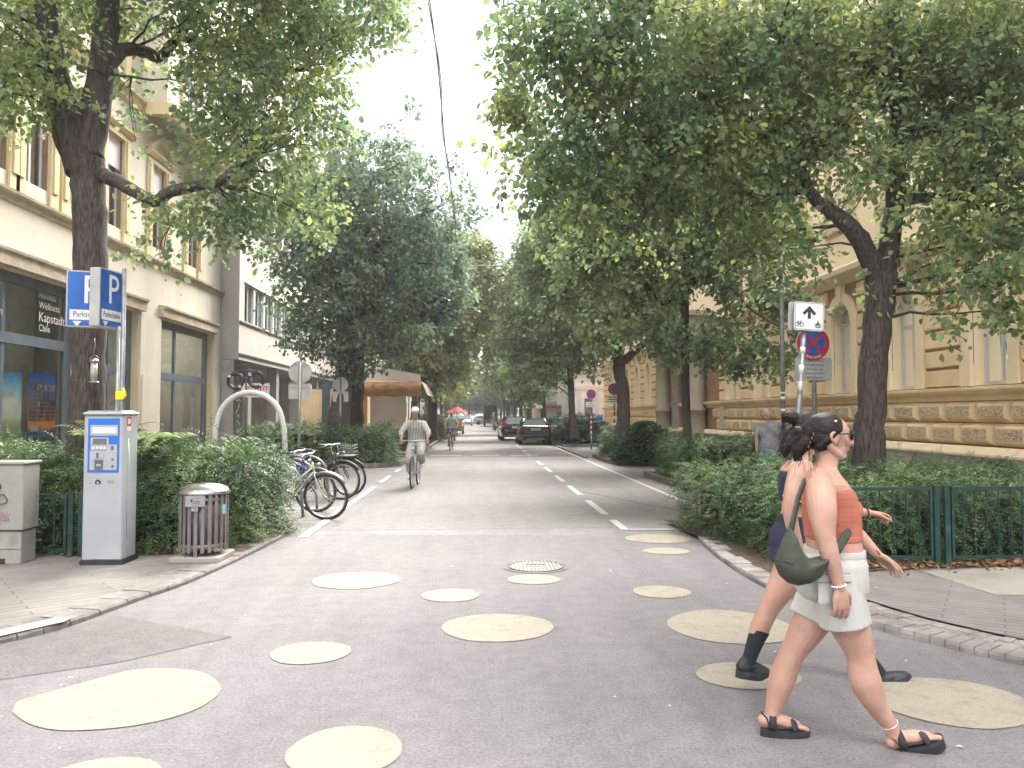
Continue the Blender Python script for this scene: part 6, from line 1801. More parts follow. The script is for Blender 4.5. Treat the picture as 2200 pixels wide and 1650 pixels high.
# ---- parking sign: two boxed faces set in a V on a post
YP = 8.25
pp = W(259, 820, YP)
ps = empty('parking_sign', (pp.x, YP, 0), 0, 'blue parking sign of two boxed faces on a post beside the ticket machine', 'sign')
b = MB(); b.tube([(pp.x, YP + .04, ZP), (pp.x, YP + .04, W(259, 576, YP).z)], .022, n=12); b.tube([(pp.x - .055, YP + .05, ZP), (pp.x - .055, YP + .05, W(259, 700, YP).z)], .018, n=12)
b.build('post', M_['galv'], ps)
b = MB(); zc_ = W(259, 852, YP).z; b.box(pp.x - .05, pp.x + .04, YP - .0, YP + .012, zc_ - .03, zc_ + .06); b.tube([(pp.x + .03, YP, zc_ - .02), (pp.x + .06, YP - .01, zc_ + .01), (pp.x + .03, YP - .01, zc_ + .09)], .012, n=6); b.build('tag', pmat('yellow_tag', (.70, .55, .02)), ps)
def p_face(M, w, h, name):
 b = MB(); plate(b, M, w, h, .015, .11, 0); bx = b.build(name, M_['sign_white'] if False else M_['sign_back'], ps)
 Mf = M @ Matrix.Translation((0, 0, .0))
 b = MB(); P = rrect(w - .028, h - .028, .01); shape(b, Mf, P, .002, 0)
 b.build('blue_face', M_['sign_blue'], bx)
 b = MB(); text_mb(b, 'P', h * .72, Mf @ Matrix.Translation((.02, h * .14, .003)), 0, .001, sx=.85)
 Mt = Mf @ Matrix.Translation((0, -h * .285, .003))
 shape(b, Mt, [(-w*.42, -.055), (w*.42, -.055), (w*.42, .055), (-w*.42, .055)], .0, 0)
 shape(b, Mt, [(-w*.36, -.068), (-w*.16, -.068), (-w*.26, -.125)][::-1], .0, 0)
 text_mb(b, 'Parkscheine', .082, Mt @ Matrix.Translation((0, .004, .001)), 1, .0006, sx=(w*.8)/(.082*5.55))
 b.build('lettering', [M_['sign_white'], M_['sign_black']], bx)
zt, zb = W(230, 572, YP - .25).z, W(230, 700, YP - .25).z
h = zt - zb
pa = W(214, 636, YP - .22); pb = W(266, 640, YP + .18)
d = Vector((pb.x - pa.x, pb.y - pa.y, 0)); w_ = d.length
mid = (pa + pb) / 2
p_face(frameM((mid.x, mid.y, (zt+zb)/2), (d.x, d.y, 0), (0, 0, 1)), w_, h, 'right_box')
zt2, zb2 = W(170, 579, YP + .1).z, W(170, 701, YP + .1).z
qa = W(142, 640, YP + .12); qb = W(242, 640, YP + .24)
d = Vector((qb.x - qa.x, qb.y - qa.y, 0)); mid = (qa + qb) / 2
p_face(frameM((mid.x, mid.y, (zt2+zb2)/2), (d.x, d.y, 0), (0, 0, 1)), d.length, zt2 - zb2, 'left_box')
# ---- bird feeder hanging on the near trunk
fp = W(202, 790, 9.62)
bf = empty('bird_feeder', (fp.x, fp.y, fp.z), 0, 'tubular bird feeder hanging from a wire in front of the near left trunk', 'bird feeder')
b = MB(); b.tube([(fp.x, fp.y, W(202, 726, 9.62).z), (fp.x + .01, fp.y, W(202, 745, 9.62).z), (fp.x - .01, fp.y, W(202, 752, 9.62).z), (fp.x, fp.y, W(202, 760, 9.62).z)], .004, n=4)
b.torus((fp.x, fp.y, W(202, 772, 9.62).z), .05, .004, 'Y', 16, 5, 0, a0=0, a1=pi); b.build('wire', M_['galv'], bf)
b = MB(); b.lathe([(.002, W(202, 768, 9.62).z), (.045, W(202, 773, 9.62).z), (.062, W(202, 777, 9.62).z)], 16, 0, (fp.x, fp.y, 0)); b.lathe([(.06, W(202, 822, 9.62).z), (.06, W(202, 820, 9.62).z)], 16, 0, (fp.x, fp.y, 0)); b.build('roof', M_['steel'], bf)
b = MB(); b.lathe([(.038, W(202, 820, 9.62).z), (.038, W(202, 777, 9.62).z)], 14, 0, (fp.x, fp.y, 0)); b.build('tube', pmat('seed', (.25, .22, .2), (.45, .42, .4), 30, .3), bf)

# ---- backs of two round signs on the left, front of no-stopping signs on the right
def sign_back(label, x, Y, yt, r, ysq, wsq, hsq):
 p = W(x, yt, Y)
 e = empty('traffic_sign', (p.x, Y, 0), 0, label, 'sign', 'signs seen from behind')
 b = MB(); b.tube([(p.x, Y - .03, 0), (p.x, Y - .03, p.z + r * .9)], .03, n=10); b.build('post', M_['galv'], e)
 b = MB(); thick_disc(b, (p.x, Y, p.z), r, .01, 0); b.torus((p.x, Y - .002, p.z), r, .008, 'Y', 32, 6); b.box(p.x - r*.7, p.x + r*.7, Y - .02, Y - .005, p.z - r*.72, p.z - r*.66); b.box(p.x - r*.7, p.x + r*.7, Y - .02, Y - .005, p.z + r*.66, p.z + r*.72); b.build('round_plate', M_['sign_back'], e)
 z = W(x, ysq, Y).z
 b = MB(); plate(b, frameM((p.x, Y, z), (1, 0, 0), (0, 0, 1)), wsq, hsq, .03, .01); Pq = rrect(wsq, hsq, .03)
 b.tube([(p.x + a, Y - .004, z + c) for a, c in Pq + Pq[:1]], .007, n=5); b.box(p.x - wsq*.4, p.x + wsq*.4, Y - .02, Y - .012, z + hsq*.3, z + hsq*.36)
 b.build('lower_plate', M_['sign_back'], e)
sign_back('larger round sign back with a square plate below it, behind the near left hedge', 645, 16.3, 800, .235, 841, .47, .31)
sign_back('smaller round sign back with a square plate below it, by the second left hedge', 732, 24.2, 826, .225, 852, .47, .31)

def no_stopping(label, x, Y, yc, r, rows, pw, ph, py, post_px=None, striped=False, anfang=False, small=True):
 p = W(x, yc, Y)
 px_ = W(post_px or x, yc, Y).x
 e = empty('no_stopping_sign', (px_, Y, 0), 0, label, 'sign', 'no stopping signs')
 b = MB(); zp = p.z + r * .6
 if striped:
  k = 0; z = 0.0
  b.tube([(px_, Y + .03, 0), (px_, Y + .03, .7)], .035, n=10, m=0)
  for k in range(8): b.tube([(px_, Y + .03, .7 + k*.12), (px_, Y + .03, .82 + k*.12)], .036, n=10, m=1 if k % 2 else 2)
  b.tube([(px_, Y + .03, 1.66), (px_, Y + .03, zp)], .03, n=10, m=0)
 else: b.tube([(px_, Y + .035, 0), (px_, Y + .035, zp)], .032, n=12)
 b.build('post', [M_['galv_dark'] if anfang else M_['galv'], M_['sign_red'], M_['sign_white']], e)
 b = MB(); thick_disc(b, (p.x, Y, p.z), r, .006, 2); disc(b, (p.x, Y - .002, p.z), r * .965, 0);
 dz = r * .05 if anfang else 0
 Ri = r * (.68 if not anfang else .70)
 disc(b, (p.x, Y - .004, p.z + dz), Ri, 1)
 for s_ in (-1, 1):
  Mr = frameM((p.x, Y - .006, p.z + dz), (1, 0, s_), (-s_, 0, 1))
  hw = r * .085; shape(b, Mr, [(-Ri*1.0, -hw), (Ri*1.0, -hw), (Ri*1.0, hw), (-Ri*1.0, hw)], 0 if s_ < 0 else .001, 0)
 if anfang:
  # letters follow the rim
  for i, ch in enumerate('ANFANG'):
   a = R(-90 + (i - 2.5) * 11.5); rr = r * .82
   Ml = frameM((p.x + rr*cos(a), Y - .007, p.z + rr*sin(a)), (-sin(a), 0, cos(a)), (-cos(a), 0, -sin(a)))
   text_mb(b, ch, r * .24, Ml, 2, .0005)
 b.build('round_face', [M_['sign_red'], M_['sign_blue'], M_['sign_white']], e)
 z = W(x, py, Y).z
 b = MB(); Mp = frameM((p.x, Y, z), (1, 0, 0), (0, 0, 1)); plate(b, Mp, pw, ph, .02, .006, 0)
 n = len(rows)
 for i, s_ in enumerate(rows):
  if s_[0] == '~':
   w_ = float(s_[1:]) * pw / 2; y_ = ph * (.5 - (i + .5) / n) * .92
   shape(b, Mp, [(-w_, y_ - ph*.05), (w_, y_ - ph*.05), (w_, y_ + ph*.05), (-w_, y_ + ph*.05)], .001, 1); continue
  text_mb(b, s_, ph / n * .82, Mp @ Matrix.Translation((0, ph * (.5 - (i + .5) / n) * .92, .001)), 1, .0004, sx=.92)
 b.build('text_plate', [M_['sign_back'] if anfang else M_['sign_white'], M_['sign_black']], e)
no_stopping('round blue and red no stopping sign reading ANFANG behind the bicycle arrow sign', 1747, 10.4, 738, .240, ['Ausgenommen', 'Polizeifahrzeuge', 'u. Parteien der', 'Polizeiinspektion', 'Schmiedgasse'], .52, .31, 793, 1750, False, True)
no_stopping('no stopping sign left of the thick leaning trunk on a red and white banded post', 1319, 27, 836, .215, ['~.8', '~.85', '~.7'], .46, .26, 858, 1320, True)
no_stopping('no stopping sign with a small arrow plate in front of the white building', 1270, 35, 847, .225, ['~.3', '~.7'], .5, .24, 869, 1270, True)
no_stopping('small violet blue no stopping sign beyond the parked sedan', 1158, 46, 863, .20, ['~.4'], .42, .2, 874, 1158)

# bicycle arrow sign, double plate on a leaning stickered pole
YB = 9.15
pt, pbm = W(1731, 655, YB), W(1712, 930, YB)
bs = empty('arrow_sign', (pbm.x, YB, 0), 0, 'white sign with a black arrow, a bicycle and a crest on a leaning pole', 'sign')
d = (pt - pbm); low = pbm - d * ((pbm.z - ZP) / d.z)
b = MB(); b.tube([low, pbm, pt + d * .02], .031, n=12);
b.build('pole', M_['galv'], bs)
b = MB()
for (t_, w2) in ((.06, .05), (.11, .02), (.30, .10), (.46, .07), (.62, .05)):
 a = pbm + d * t_; c = pbm + d * (t_ + w2); b.tube([a, c], .0325, n=12, m=0 if w2 != .10 else 1)
b.build('sticker', [M_['sign_white'], M_['sign_back']], bs)
Mp = frameM((W(1734, 681, YB).x, YB - .06, W(1734, 681, YB).z), (1, .10, -.05), (.05, 0, 1))
b = MB(); plate(b, Mp, .385, .345, .03, .012, 0)
plate(b, Mp @ Matrix.Translation((-.045, .0, -.075)), .37, .345, .03, .012, 1)
b.build('plate', [M_['sign_white'], M_['sign_back']], bs)
b = MB()
P = rrect(.368, .328, .024); P2 = rrect(.358, .318, .022); n = len(P)
b.add([Mp @ Vector((x, y, .0015)) for x, y in P + P2], [(k, (k+1) % n, (k+1) % n + n, k + n) for k in range(n)], 0)
shape(b, Mp, [(-.02, -.03), (.02, -.03), (.02, .055), (.062, .012), (.088, .040), (0, .128), (-.088, .040), (-.062, .012), (-.02, .055)], .002, 0)
for cx_ in (-.155, -.092):
 n = 16
 b.add([Mp @ Vector((cx_ + rr*cos(2*pi*k/n), -.105 + rr*sin(2*pi*k/n), .002)) for rr in (.027, .021) for k in range(n)], [(k, (k+1) % n, (k+1) % n + n, k + n) for k in range(n)], 0)
def ln(p, q, w3=.0028):
 v = Vector((q[0]-p[0], q[1]-p[1])); nn = Vector((-v.y, v.x)).normalized() * w3
 shape(b, Mp, [(p[0]-nn.x, p[1]-nn.y), (q[0]-nn.x, q[1]-nn.y), (q[0]+nn.x, q[1]+nn.y), (p[0]+nn.x, p[1]+nn.y)], .0024, 0)
for p, q in (((-.155, -.105), (-.142, -.072)), ((-.142, -.072), (-.110, -.072)), ((-.110, -.072), (-.092, -.105)), ((-.142, -.072), (-.122, -.105)), ((-.122, -.105), (-.108, -.072)), ((-.155, -.105), (-.122, -.105)), ((-.108, -.072), (-.104, -.060)), ((-.112, -.060), (-.098, -.060)), ((-.148, -.066), (-.134, -.066))): ln(p, q)
n = 18
b.add([Mp @ Vector((.115 + rx*cos(2*pi*k/n), -.108 + rz*sin(2*pi*k/n), .002)) for rx, rz in ((.042, .028), (.034, .02)) for k in range(n)], [(k, (k+1) % n, (k+1) % n + n, k + n) for k in range(n)], 0)
shape(b, Mp, [(.08, -.098), (.15, -.098), (.15, -.088), (.08, -.088)], .0025, 0); shape(b, Mp, [(.102, -.08), (.128, -.08), (.122, -.06), (.108, -.06)], .0025, 0)
shape(b, Mp, [(.108, -.056), (.122, -.056), (.122, -.046), (.108, -.046)], .0025, 0)
for q in (.098, .115, .132): shape(b, Mp, [(q-.004, -.124), (q+.004, -.124), (q+.004, -.100), (q-.004, -.100)], .0026, 0)
b.build('pictogram', M_['sign_black'], bs)
# grey stickered pole and lamp post further behind
gp_ = W(1683, 930, 14.2)
e = empty('lamp_pole', (gp_.x, 14.2, 0), 0, 'tall grey pole with stickers standing behind the second right hedge', 'pole')
b = MB(); b.tube([(gp_.x, 14.2, 0), (gp_.x, 14.2, W(1683, 700, 14.2).z), (gp_.x, 14.2, W(1683, 430, 14.2).z)], [.045, .04, .036], n=12); b.build('shaft', M_['galv'], e)
b = MB()
for y0, y1 in ((860, 852), (846, 842), (885, 878), (905, 897)): b.tube([(gp_.x, 14.2, W(1683, y0, 14.2).z), (gp_.x, 14.2, W(1683, y1, 14.2).z)], .046, n=12)
b.build('sticker', M_['sign_white'], e)

# ---- green fence panels
def fence(name, label, posts, y, z0, z1, step=.125):
 e = empty(name, (posts[0], y, ZP), 0, label, 'fence', 'green metal fences in front of hedges')
 for i, x in enumerate(posts):
  b = MB(); b.box(x - .03, x + .03, y - .02, y + .02, ZP, z1 + .02, bev=.006); b.build('post', M_['green_metal'], e)
 for i in range(len(posts) - 1):
  b = MB(); a, c = posts[i] + .045, posts[i+1] - .045
  if c - a < .2: continue
  b.box(a, c, y - .013, y + .013, z1 - .035, z1); b.box(a, c, y - .013, y + .013, z0, z0 + .03)
  b.box(a, a + .028, y - .013, y + .013, z0 + .03, z1 - .035); b.box(c - .028, c, y - .013, y + .013, z0 + .03, z1 - .035)
  k = int((c - a) / step);
  for j in range(1, k): xx = a + (c - a) * j / k; b.box(xx - .006, xx + .006, y - .006, y + .006, z0 + .03, z1 - .035)
  b.build('panel', M_['green_metal'], e)
yf = 7.78
xf = G(1990, 1203, ZP).x
z1f = W(1990, 1046, yf).z
fence('metal_fence', 'green metal fence with thin bars along the near right hedge', [xf - 1.25, xf - .05, xf + .06, xf + 2.05, xf + 2.16, xf + 4.2], yf, ZP + .07, z1f)
xl_ = G(163, 1196, ZP).x
yl = G(163, 1196, ZP).y
fence('metal_fence', 'short green metal fence between the grey cabinet and the ticket machine', [xl_ - 2.1, xl_ - .06, xl_ + .05], yl, ZP + .06, W(163, 1062, yl).z)

# ---- bicycles
def wheel(parent, c, r=.335, spokes=24, m_rim='steel', tyre_w=.019):
 b = MB(); b.torus(c, r, tyre_w, 'Y', 36, 8); w = b.build('wheel', M_['rubber'], parent)
 b = MB(); b.torus(c, r - tyre_w - .008, .011, 'Y', 36, 6, flat=1.1)
 b.tube([(c[0], c[1] - .03, c[2]), (c[0], c[1] + .03, c[2])], .018, n=8)
 for k in range(spokes):
  q = 2*pi*k/spokes; s_ = .022 if k % 2 else -.022
  b.tube([(c[0] + .015*cos(q+.6), c[1] + s_, c[2] + .015*sin(q+.6)), (c[0] + (r-.03)*cos(q), c[1], c[2] + (r-.03)*sin(q))], .0016, n=3, caps=False)
 b.build('rim', M_[m_rim], w)
def bicycle(loc, rz, label, frame_m, lean=0.0, city=True, fender='steel', group='bicycles', basket=False, spokes=24, steer=0.0, step_through=True, cat='bicycle'):
 """local frame: +X is forwards, origin under the bottom bracket"""
 e = empty('bicycle', loc, rz, label, cat, group)
 e.rotation_euler = (lean, 0, rz)
 ROOTOFF[e.name] = Vector((0, 0, 0))
 rear = (-.46, 0, .345); front = (.60, 0, .345)
 wheel(e, rear, spokes=spokes); wheel(e, front, spokes=spokes)
 bb = (-.02, 0, .29); st = (-.16, 0, .72); ht = (.40, 0, .88); hb = (.43, 0, .74)
 b = MB()
 b.tube([bb, st], .015); b.tube([ht, hb], .018)
 b.tube([bb, (.2, 0, .46), hb], .018) if step_through else b.tube([bb, hb], .018)
 b.tube([(-.10, 0, .50), (.1, 0, .56), (.41, 0, .80)], .014) if step_through else b.tube([(-.15, 0, .68), (.41, 0, .83)], .015)
 for s_ in (-1, 1):
  b.tube([(bb[0], s_*.03, bb[2]), (rear[0], s_*.06, rear[2])], .009); b.tube([(-.14, s_*.015, .66), (rear[0], s_*.06, rear[2])], .008)
 b.build('frame', frame_m, e)
 b = MB()
 for s_ in (-1, 1): b.tube([(.44, s_*.04, .70), (.50, s_*.055, .55), (front[0], s_*.06, front[2])], .011)
 b.tube([(.435, -.045, .71), (.435, .045, .71)], .014); b.build('fork', frame_m, e)
 b = MB()
 b.tube([(.40, 0, .86), (.37, 0, 1.0)], .012); b.tube([(.37, 0, 1.0), (.42, 0, 1.02)], .014)
 b.tube([(.20, -.31, 1.0), (.30, -.27, 1.02), (.40, -.12, 1.03), (.42, 0, 1.02), (.40, .12, 1.03), (.30, .27, 1.02), (.20, .31, 1.0)], .011)
 hbar = b.build('handlebar', M_['steel'], e)
 for s_ in (-1, 1):
  b = MB(); b.tube([(.29, s_*.275, 1.018), (.18, s_*.315, .997)], .017); b.build('grip', M_['black'], hbar)
  b = MB(); b.tube([(.36, s_*.20, 1.02), (.33, s_*.27, .985), (.24, s_*.31, .97)], .005, n=5); b.build('brake_lever', M_['steel'], hbar)
 b = MB(); b.tube([(-.15, 0, .70), (-.19, 0, .86)], .011); b.build('seat_post', M_['steel'], e)
 b = MB(); b.tube([(-.36, 0, .885), (-.30, 0, .90), (-.20, 0, .895), (-.08, 0, .89), (-.02, 0, .885)], [.05, .085, .07, .03, .015], n=10, flat=.45, up=(0, 0, 1)); b.build('saddle', M_['black'], e)
 b = MB(); b.torus((bb[0], -.05, bb[2]), .085, .006, 'Y', 24, 4)
 b.tube([(bb[0], -.07, bb[2]), (bb[0] + .12, -.075, bb[2] - .12)], .009); b.tube([(bb[0], .05, bb[2]), (bb[0] - .12, .075, bb[2] + .12)], .009)
 b.tube([(bb[0], -.045, bb[2] + .085), (rear[0], -.045, rear[2] + .04)], .004, n=4); b.tube([(bb[0], -.045, bb[2] - .085), (rear[0], -.045, rear[2] - .04)], .004, n=4)
 b.build('crankset', M_['galv_dark'], e)
 for (dx, dy, dz) in ((.12, -.12, -.12), (-.12, .12, .12)):
  b = MB(); b.box(bb[0] + dx - .045, bb[0] + dx + .045, dy - .04, dy + .04, bb[2] + dz - .012, bb[2] + dz + .012, bev=.004); b.build('pedal', M_['black'], e)
 if fender:
  for c, a0, a1 in ((rear, .35, 2.9), (front, .6, 2.75)):
   b = MB(); b.torus(c, .375, .026, 'Y', 20, 6, 0, a0=a0, a1=a1, flat=1.0); b.build('fender', M_[fender], e)
 if city:
  b = MB()
  for s_ in (-1, 1): b.tube([(-.24, s_*.05, .755), (-.62, s_*.05, .755)], .006, n=5); b.tube([(-.55, s_*.05, .75), (-.46, s_*.065, .36)], .005, n=5)
  for k in range(5): b.tube([(-.28 - k*.08, -.05, .756), (-.28 - k*.08, .05, .756)], .004, n=4)
  b.build('luggage_rack', M_['galv_dark'], e)
  b = MB(); b.sphere((.50, 0, .84), (.035, .035, .035)); b.build('headlight', M_['steel'], e)
 if basket:
  b = MB();
  for z in (.80, .87, .94, 1.0): b.tube([(.44, -.15, z), (.74, -.15, z), (.74, .15, z), (.44, .15, z), (.44, -.15, z)], .005, n=4)
  for k in range(7):
   x = .44 + .05*k
   for s_ in (-.15, .15): b.tube([(x, s_, .80), (x, s_, 1.0)], .003, n=4)
  b.box(.44, .74, -.15, .15, .79, .80); b.build('basket', M_['galv'], e)
 return e
fm_cream = pmat('frame_cream', (.42, .46, .38), (.48, .52, .44), 3, .35)
fm_blue = pmat('frame_blue', (.02, .03, .30), (.03, .05, .4), 3, .3)
fm_black = pmat('frame_black', (.03, .03, .035), (.05, .05, .055), 3, .35)
fm_silver = pmat('frame_silver', (.45, .45, .46), (.55, .55, .56), 3, .35, metal=.5)
p = G(703, 1116)
bicycle((p.x - .60, p.y + .05, 0), -.15, 'pale green bicycle with a shiny mudguard parked nearest beside the left hedge', fm_cream, .10, fender='steel', group='bicycles parked in the rack', spokes=28)
bicycle((p.x - .95, p.y + .95, 0), -.12, 'blue bicycle parked second in the rack between the pale green and the black one', fm_blue, .08, fender='galv_dark', group='bicycles parked in the rack')
p = G(735, 1073)
bicycle((p.x - .60, p.y + .0, 0), -.10, 'black bicycle with bright spokes parked in front of the basket bicycle', fm_black, -.06, fender='black', group='bicycles parked in the rack')
bicycle((p.x - .58, p.y + .75, 0), -.12, 'dark bicycle with a wire basket on its handlebar, farthest in the rack', fm_black, .06, fender='black', basket=True, group='bicycles parked in the rack')
# hoops of the cycle rack
for k, (y, lb_) in enumerate(((12.15, 'nearest grey hoop of the bicycle rack beside the pale green bicycle'), (13.2, 'second grey hoop of the bicycle rack'), (14.25, 'third grey hoop of the bicycle rack between the black bicycles'))):
 b = MB(); x0 = -3.75;
 b.tube([(x0, y, 0), (x0, y, .55)] + [(x0 + .5 - .5*cos(pi*j/10), y, .55 + .32*sin(pi*j/10)) for j in range(1, 10)] + [(x0 + 1.0, y, .55), (x0 + 1.05, y, 0)], .024, n=8)
 b.build('rack_hoop', M_['galv'], label=lb_, cat='bicycle rack', group='hoops of the bicycle rack')
rng2 = random.Random(4)

# ---- cars
def loft_rows(mb, rows, m=0, smooth=True, closed=False, cap=True):
 n = len(rows[0]); b0 = [p for r_ in rows for p in r_]
 f = []
 for i in range(len(rows) - 1):
  for j in range(n - (0 if closed else 1)):
   j2 = (j + 1) % n
   f.append((i*n+j, (i+1)*n+j, (i+1)*n+j2, i*n+j2))
 mb.add(b0, f, m, smooth)
 if cap:
  mb.add(rows[0], [tuple(range(n))], m); mb.add(rows[-1], [tuple(range(n-1, -1, -1))], m)
def car(name, loc, rz, label, paint, kind='sedan', group='parked cars', cat='car', L_=4.45, Wd=1.72, lod=0):
 """local: +Y forwards, origin at the rear bumper on the ground"""
 e = empty(name, loc, rz, label, cat, group)
 ROOTOFF[e.name] = Vector((0, 0, 0))
 hw = Wd / 2
 H = 1.40 if kind == 'sedan' else 1.48
 # stations: (y, z bottom, z belt, half width low, half width belt)
 st = [(0, .42, .92 if kind == 'sedan' else .95, .80, .74), (.06, .30, .98, .93, .86), (.35, .22, 1.0, 1.0, .93), (1.2, .20, .98, 1.0, .95), (2.6, .20, .96, 1.0, .95), (3.6, .22, .88, .99, .90), (4.2, .26, .78, .92, .80), (L_, .38, .64, .74, .62)]
 rows = []
 for (y, zb, zt, a, c) in st:
  a *= hw; c *= hw
  rows.append([(-a*.93, y, zb), (-a, y, zb + .12), (-a*1.01, y, (zb+zt)*.52), (-c*1.02, y, zt - .10), (-c, y, zt - .02), (-c*.8, y, zt + .015), (0, y, zt + .03), (c*.8, y, zt + .015), (c, y, zt - .02), (c*1.02, y, zt - .10), (a*1.01, y, (zb+zt)*.52), (a, y, zb + .12), (a*.93, y, zb)])
 b = MB(); loft_rows(b, rows, 0);
 for i in range(len(rows)-1): b.add([rows[i][0], rows[i][-1], rows[i+1][-1], rows[i+1][0]], [(0, 1, 2, 3)], 0)
 b.build('body', paint, e)
 # greenhouse
 if kind == 'sedan': ys = (.62, 1.02, 2.45, 3.2)
 else: ys = (.12, .45, 2.5, 3.25)
 zb = .97
 base = [(-.80*hw, ys[0], zb), (.80*hw, ys[0], zb), (.86*hw, ys[3], zb - .06), (-.86*hw, ys[3], zb - .06)]
 top = [(-.62*hw, ys[1], H - .04), (.62*hw, ys[1], H - .04), (.64*hw, ys[2], H - .05), (-.64*hw, ys[2], H - .05)]
 b = MB()
 b.add([base[0], base[1], top[1], top[0]], [(0, 1, 2, 3)], 0); b.add([base[2], base[3], top[3], top[2]], [(0, 1, 2, 3)], 0)
 b.add([base[1], base[2], top[2], top[1]], [(0, 1, 2, 3)], 0); b.add([base[3], base[0], top[0], top[3]], [(0, 1, 2, 3)], 0)
 b.build('windows', M_['car_glass'], e)
 b = MB()
 rr = []
 for y, dz, k in ((ys[1] - .04, -.035, 1.02), (ys[1] + .15, 0, 1.0), (ys[2] - .2, 0, 1.0), (ys[2] + .04, -.04, 1.02)):
  w_ = .64 * hw * k
  rr.append([(-w_, y, H - .045 + dz), (-w_*.9, y, H + dz), (0, y, H + .02 + dz), (w_*.9, y, H + dz), (w_, y, H - .045 + dz)])
 loft_rows(b, rr, 0, cap=False)
 for s_ in (-1, 1):
  for (p, q) in ((base[0], top[0]), (base[3], top[3]), ((-.85*hw, (ys[0]+ys[3])/2, zb - .03), (-.64*hw, (ys[1]+ys[2])/2, H - .04))):
   p = (p[0] * s_ * -1 if s_ > 0 else p[0], p[1], p[2]); q = (q[0] * s_ * -1 if s_ > 0 else q[0], q[1], q[2])
   b.tube([p, q], .045, n=6)
 b.build('roof', paint, e)
 for (y, s_) in ((.82, -1), (.82, 1), (3.55, -1), (3.55, 1)):
  b = MB(); b.lathe([(.19, 0), (.31, .01), (.32, .05), (.32, .17), (.30, .20), (.19, .205)], 24, M=Matrix.Translation((s_*(hw - .19 if s_ > 0 else hw), y, .32)) @ Matrix.Rotation(pi/2, 4, 'Y'))
  if s_ < 0: b = MB(); b.lathe([(.19, 0), (.31, .01), (.32, .05), (.32, .17), (.30, .20), (.19, .205)], 24, M=Matrix.Translation((-hw - .01, y, .32)) @ Matrix.Rotation(pi/2, 4, 'Y'))
  wh = b.build('wheel', M_['rubber'], e)
  b = MB(); b.lathe([(.02, 0), (.18, .005), (.2, .02)], 16, M=Matrix.Translation((s_*(hw + .012), y, .32)) @ Matrix.Rotation(s_*-pi/2, 4, 'Y')); b.build('rim', M_['steel'], wh)
 if lod: return e
 for s_ in (-1, 1):
  b = MB()
  if kind == 'sedan': b.box(min(s_*.50, s_*.80)*hw*1.0, max(s_*.50, s_*.80)*hw, -.035, .10, .74, .90, bev=.01)
  else: b.box(min(s_*.60, s_*.92)*hw, max(s_*.60, s_*.92)*hw, -.03, .22, .85, 1.08, bev=.02)
  b.build('tail_light', M_['tail_red'], e)
  b = MB(); b.box(min(s_*hw*.98, s_*(hw*.98+.16)), max(s_*hw*.98, s_*(hw*.98+.16)), 2.75, 2.85, .95, 1.07, bev=.02); b.build('mirror', paint, e)
 b = MB(); b.box(-.26, .26, -.045, -.02, .76, .87, 0)
 b.box(-.2, .2, -.047, -.0455, .79, .84, 1)
 b.build('number_plate', [M_['sign_white'], M_['sign_back']], e)
 b = MB(); b.box(-.88*hw, .88*hw, -.06, .12, .42, .62, bev=.04); bmp = b.build('bumper', paint, e)
 b = MB(); b.box(-.55*hw, .55*hw, -.05, .10, .28, .34); b.build('chrome_strip', M_['galv'], e)
 b = MB(); b.box(-.5*hw, .5*hw, -.004, .03, .88, .93); b.build('boot_handle', M_['galv_dark'], e)
 return e
M_['car_glass'] = pmat('car_glass', (.10, .12, .12), (.14, .16, .16), 2, .06, spec=1.0, coat=1.0)
M_['tail_red'] = pmat('tail_red', (.32, .01, .015), (.4, .02, .03), 8, .25)
paint_dark = pmat('paint_slate', (.05, .065, .075), (.065, .08, .09), 2, .25, coat=.8, metal=.3)
paint_black = pmat('paint_black', (.012, .012, .014), (.02, .02, .022), 2, .2, coat=.8)
p = G(1151, 956)
car('parked_car', (p.x, p.y, 0), -.0, 'dark slate sedan with pale rear window parked at the right, seen from behind', paint_dark)
car('parked_car', (p.x - 1.05 + .35, p.y + 6.2, 0), .04, 'black hatchback parked ahead of the slate sedan, showing a red tail light', paint_black, 'hatch')
paint_red = pmat('paint_red', (.35, .02, .02), (.4, .03, .03), 2, .25, coat=.6)
paint_grey = pmat('paint_grey', (.28, .29, .3), (.32, .33, .34), 2, .25, coat=.6)
for k, (x, y, pt_, lb_, rz) in enumerate(((-2.6, 98, paint_red, 'small red car parked far down the left side', pi), (-1.5, 108, paint_grey, 'grey car parked far down the street behind the red one', pi), (-.6, 118, paint_grey, 'pale car at the far end of the street left of the truck', pi/2 + pi), (-.2, 132, paint_black, 'dark car at the far end of the street left of the truck', pi/2 + pi))):
 car('parked_car', (x, y, 0), rz, lb_, pt_, 'hatch', lod=1)
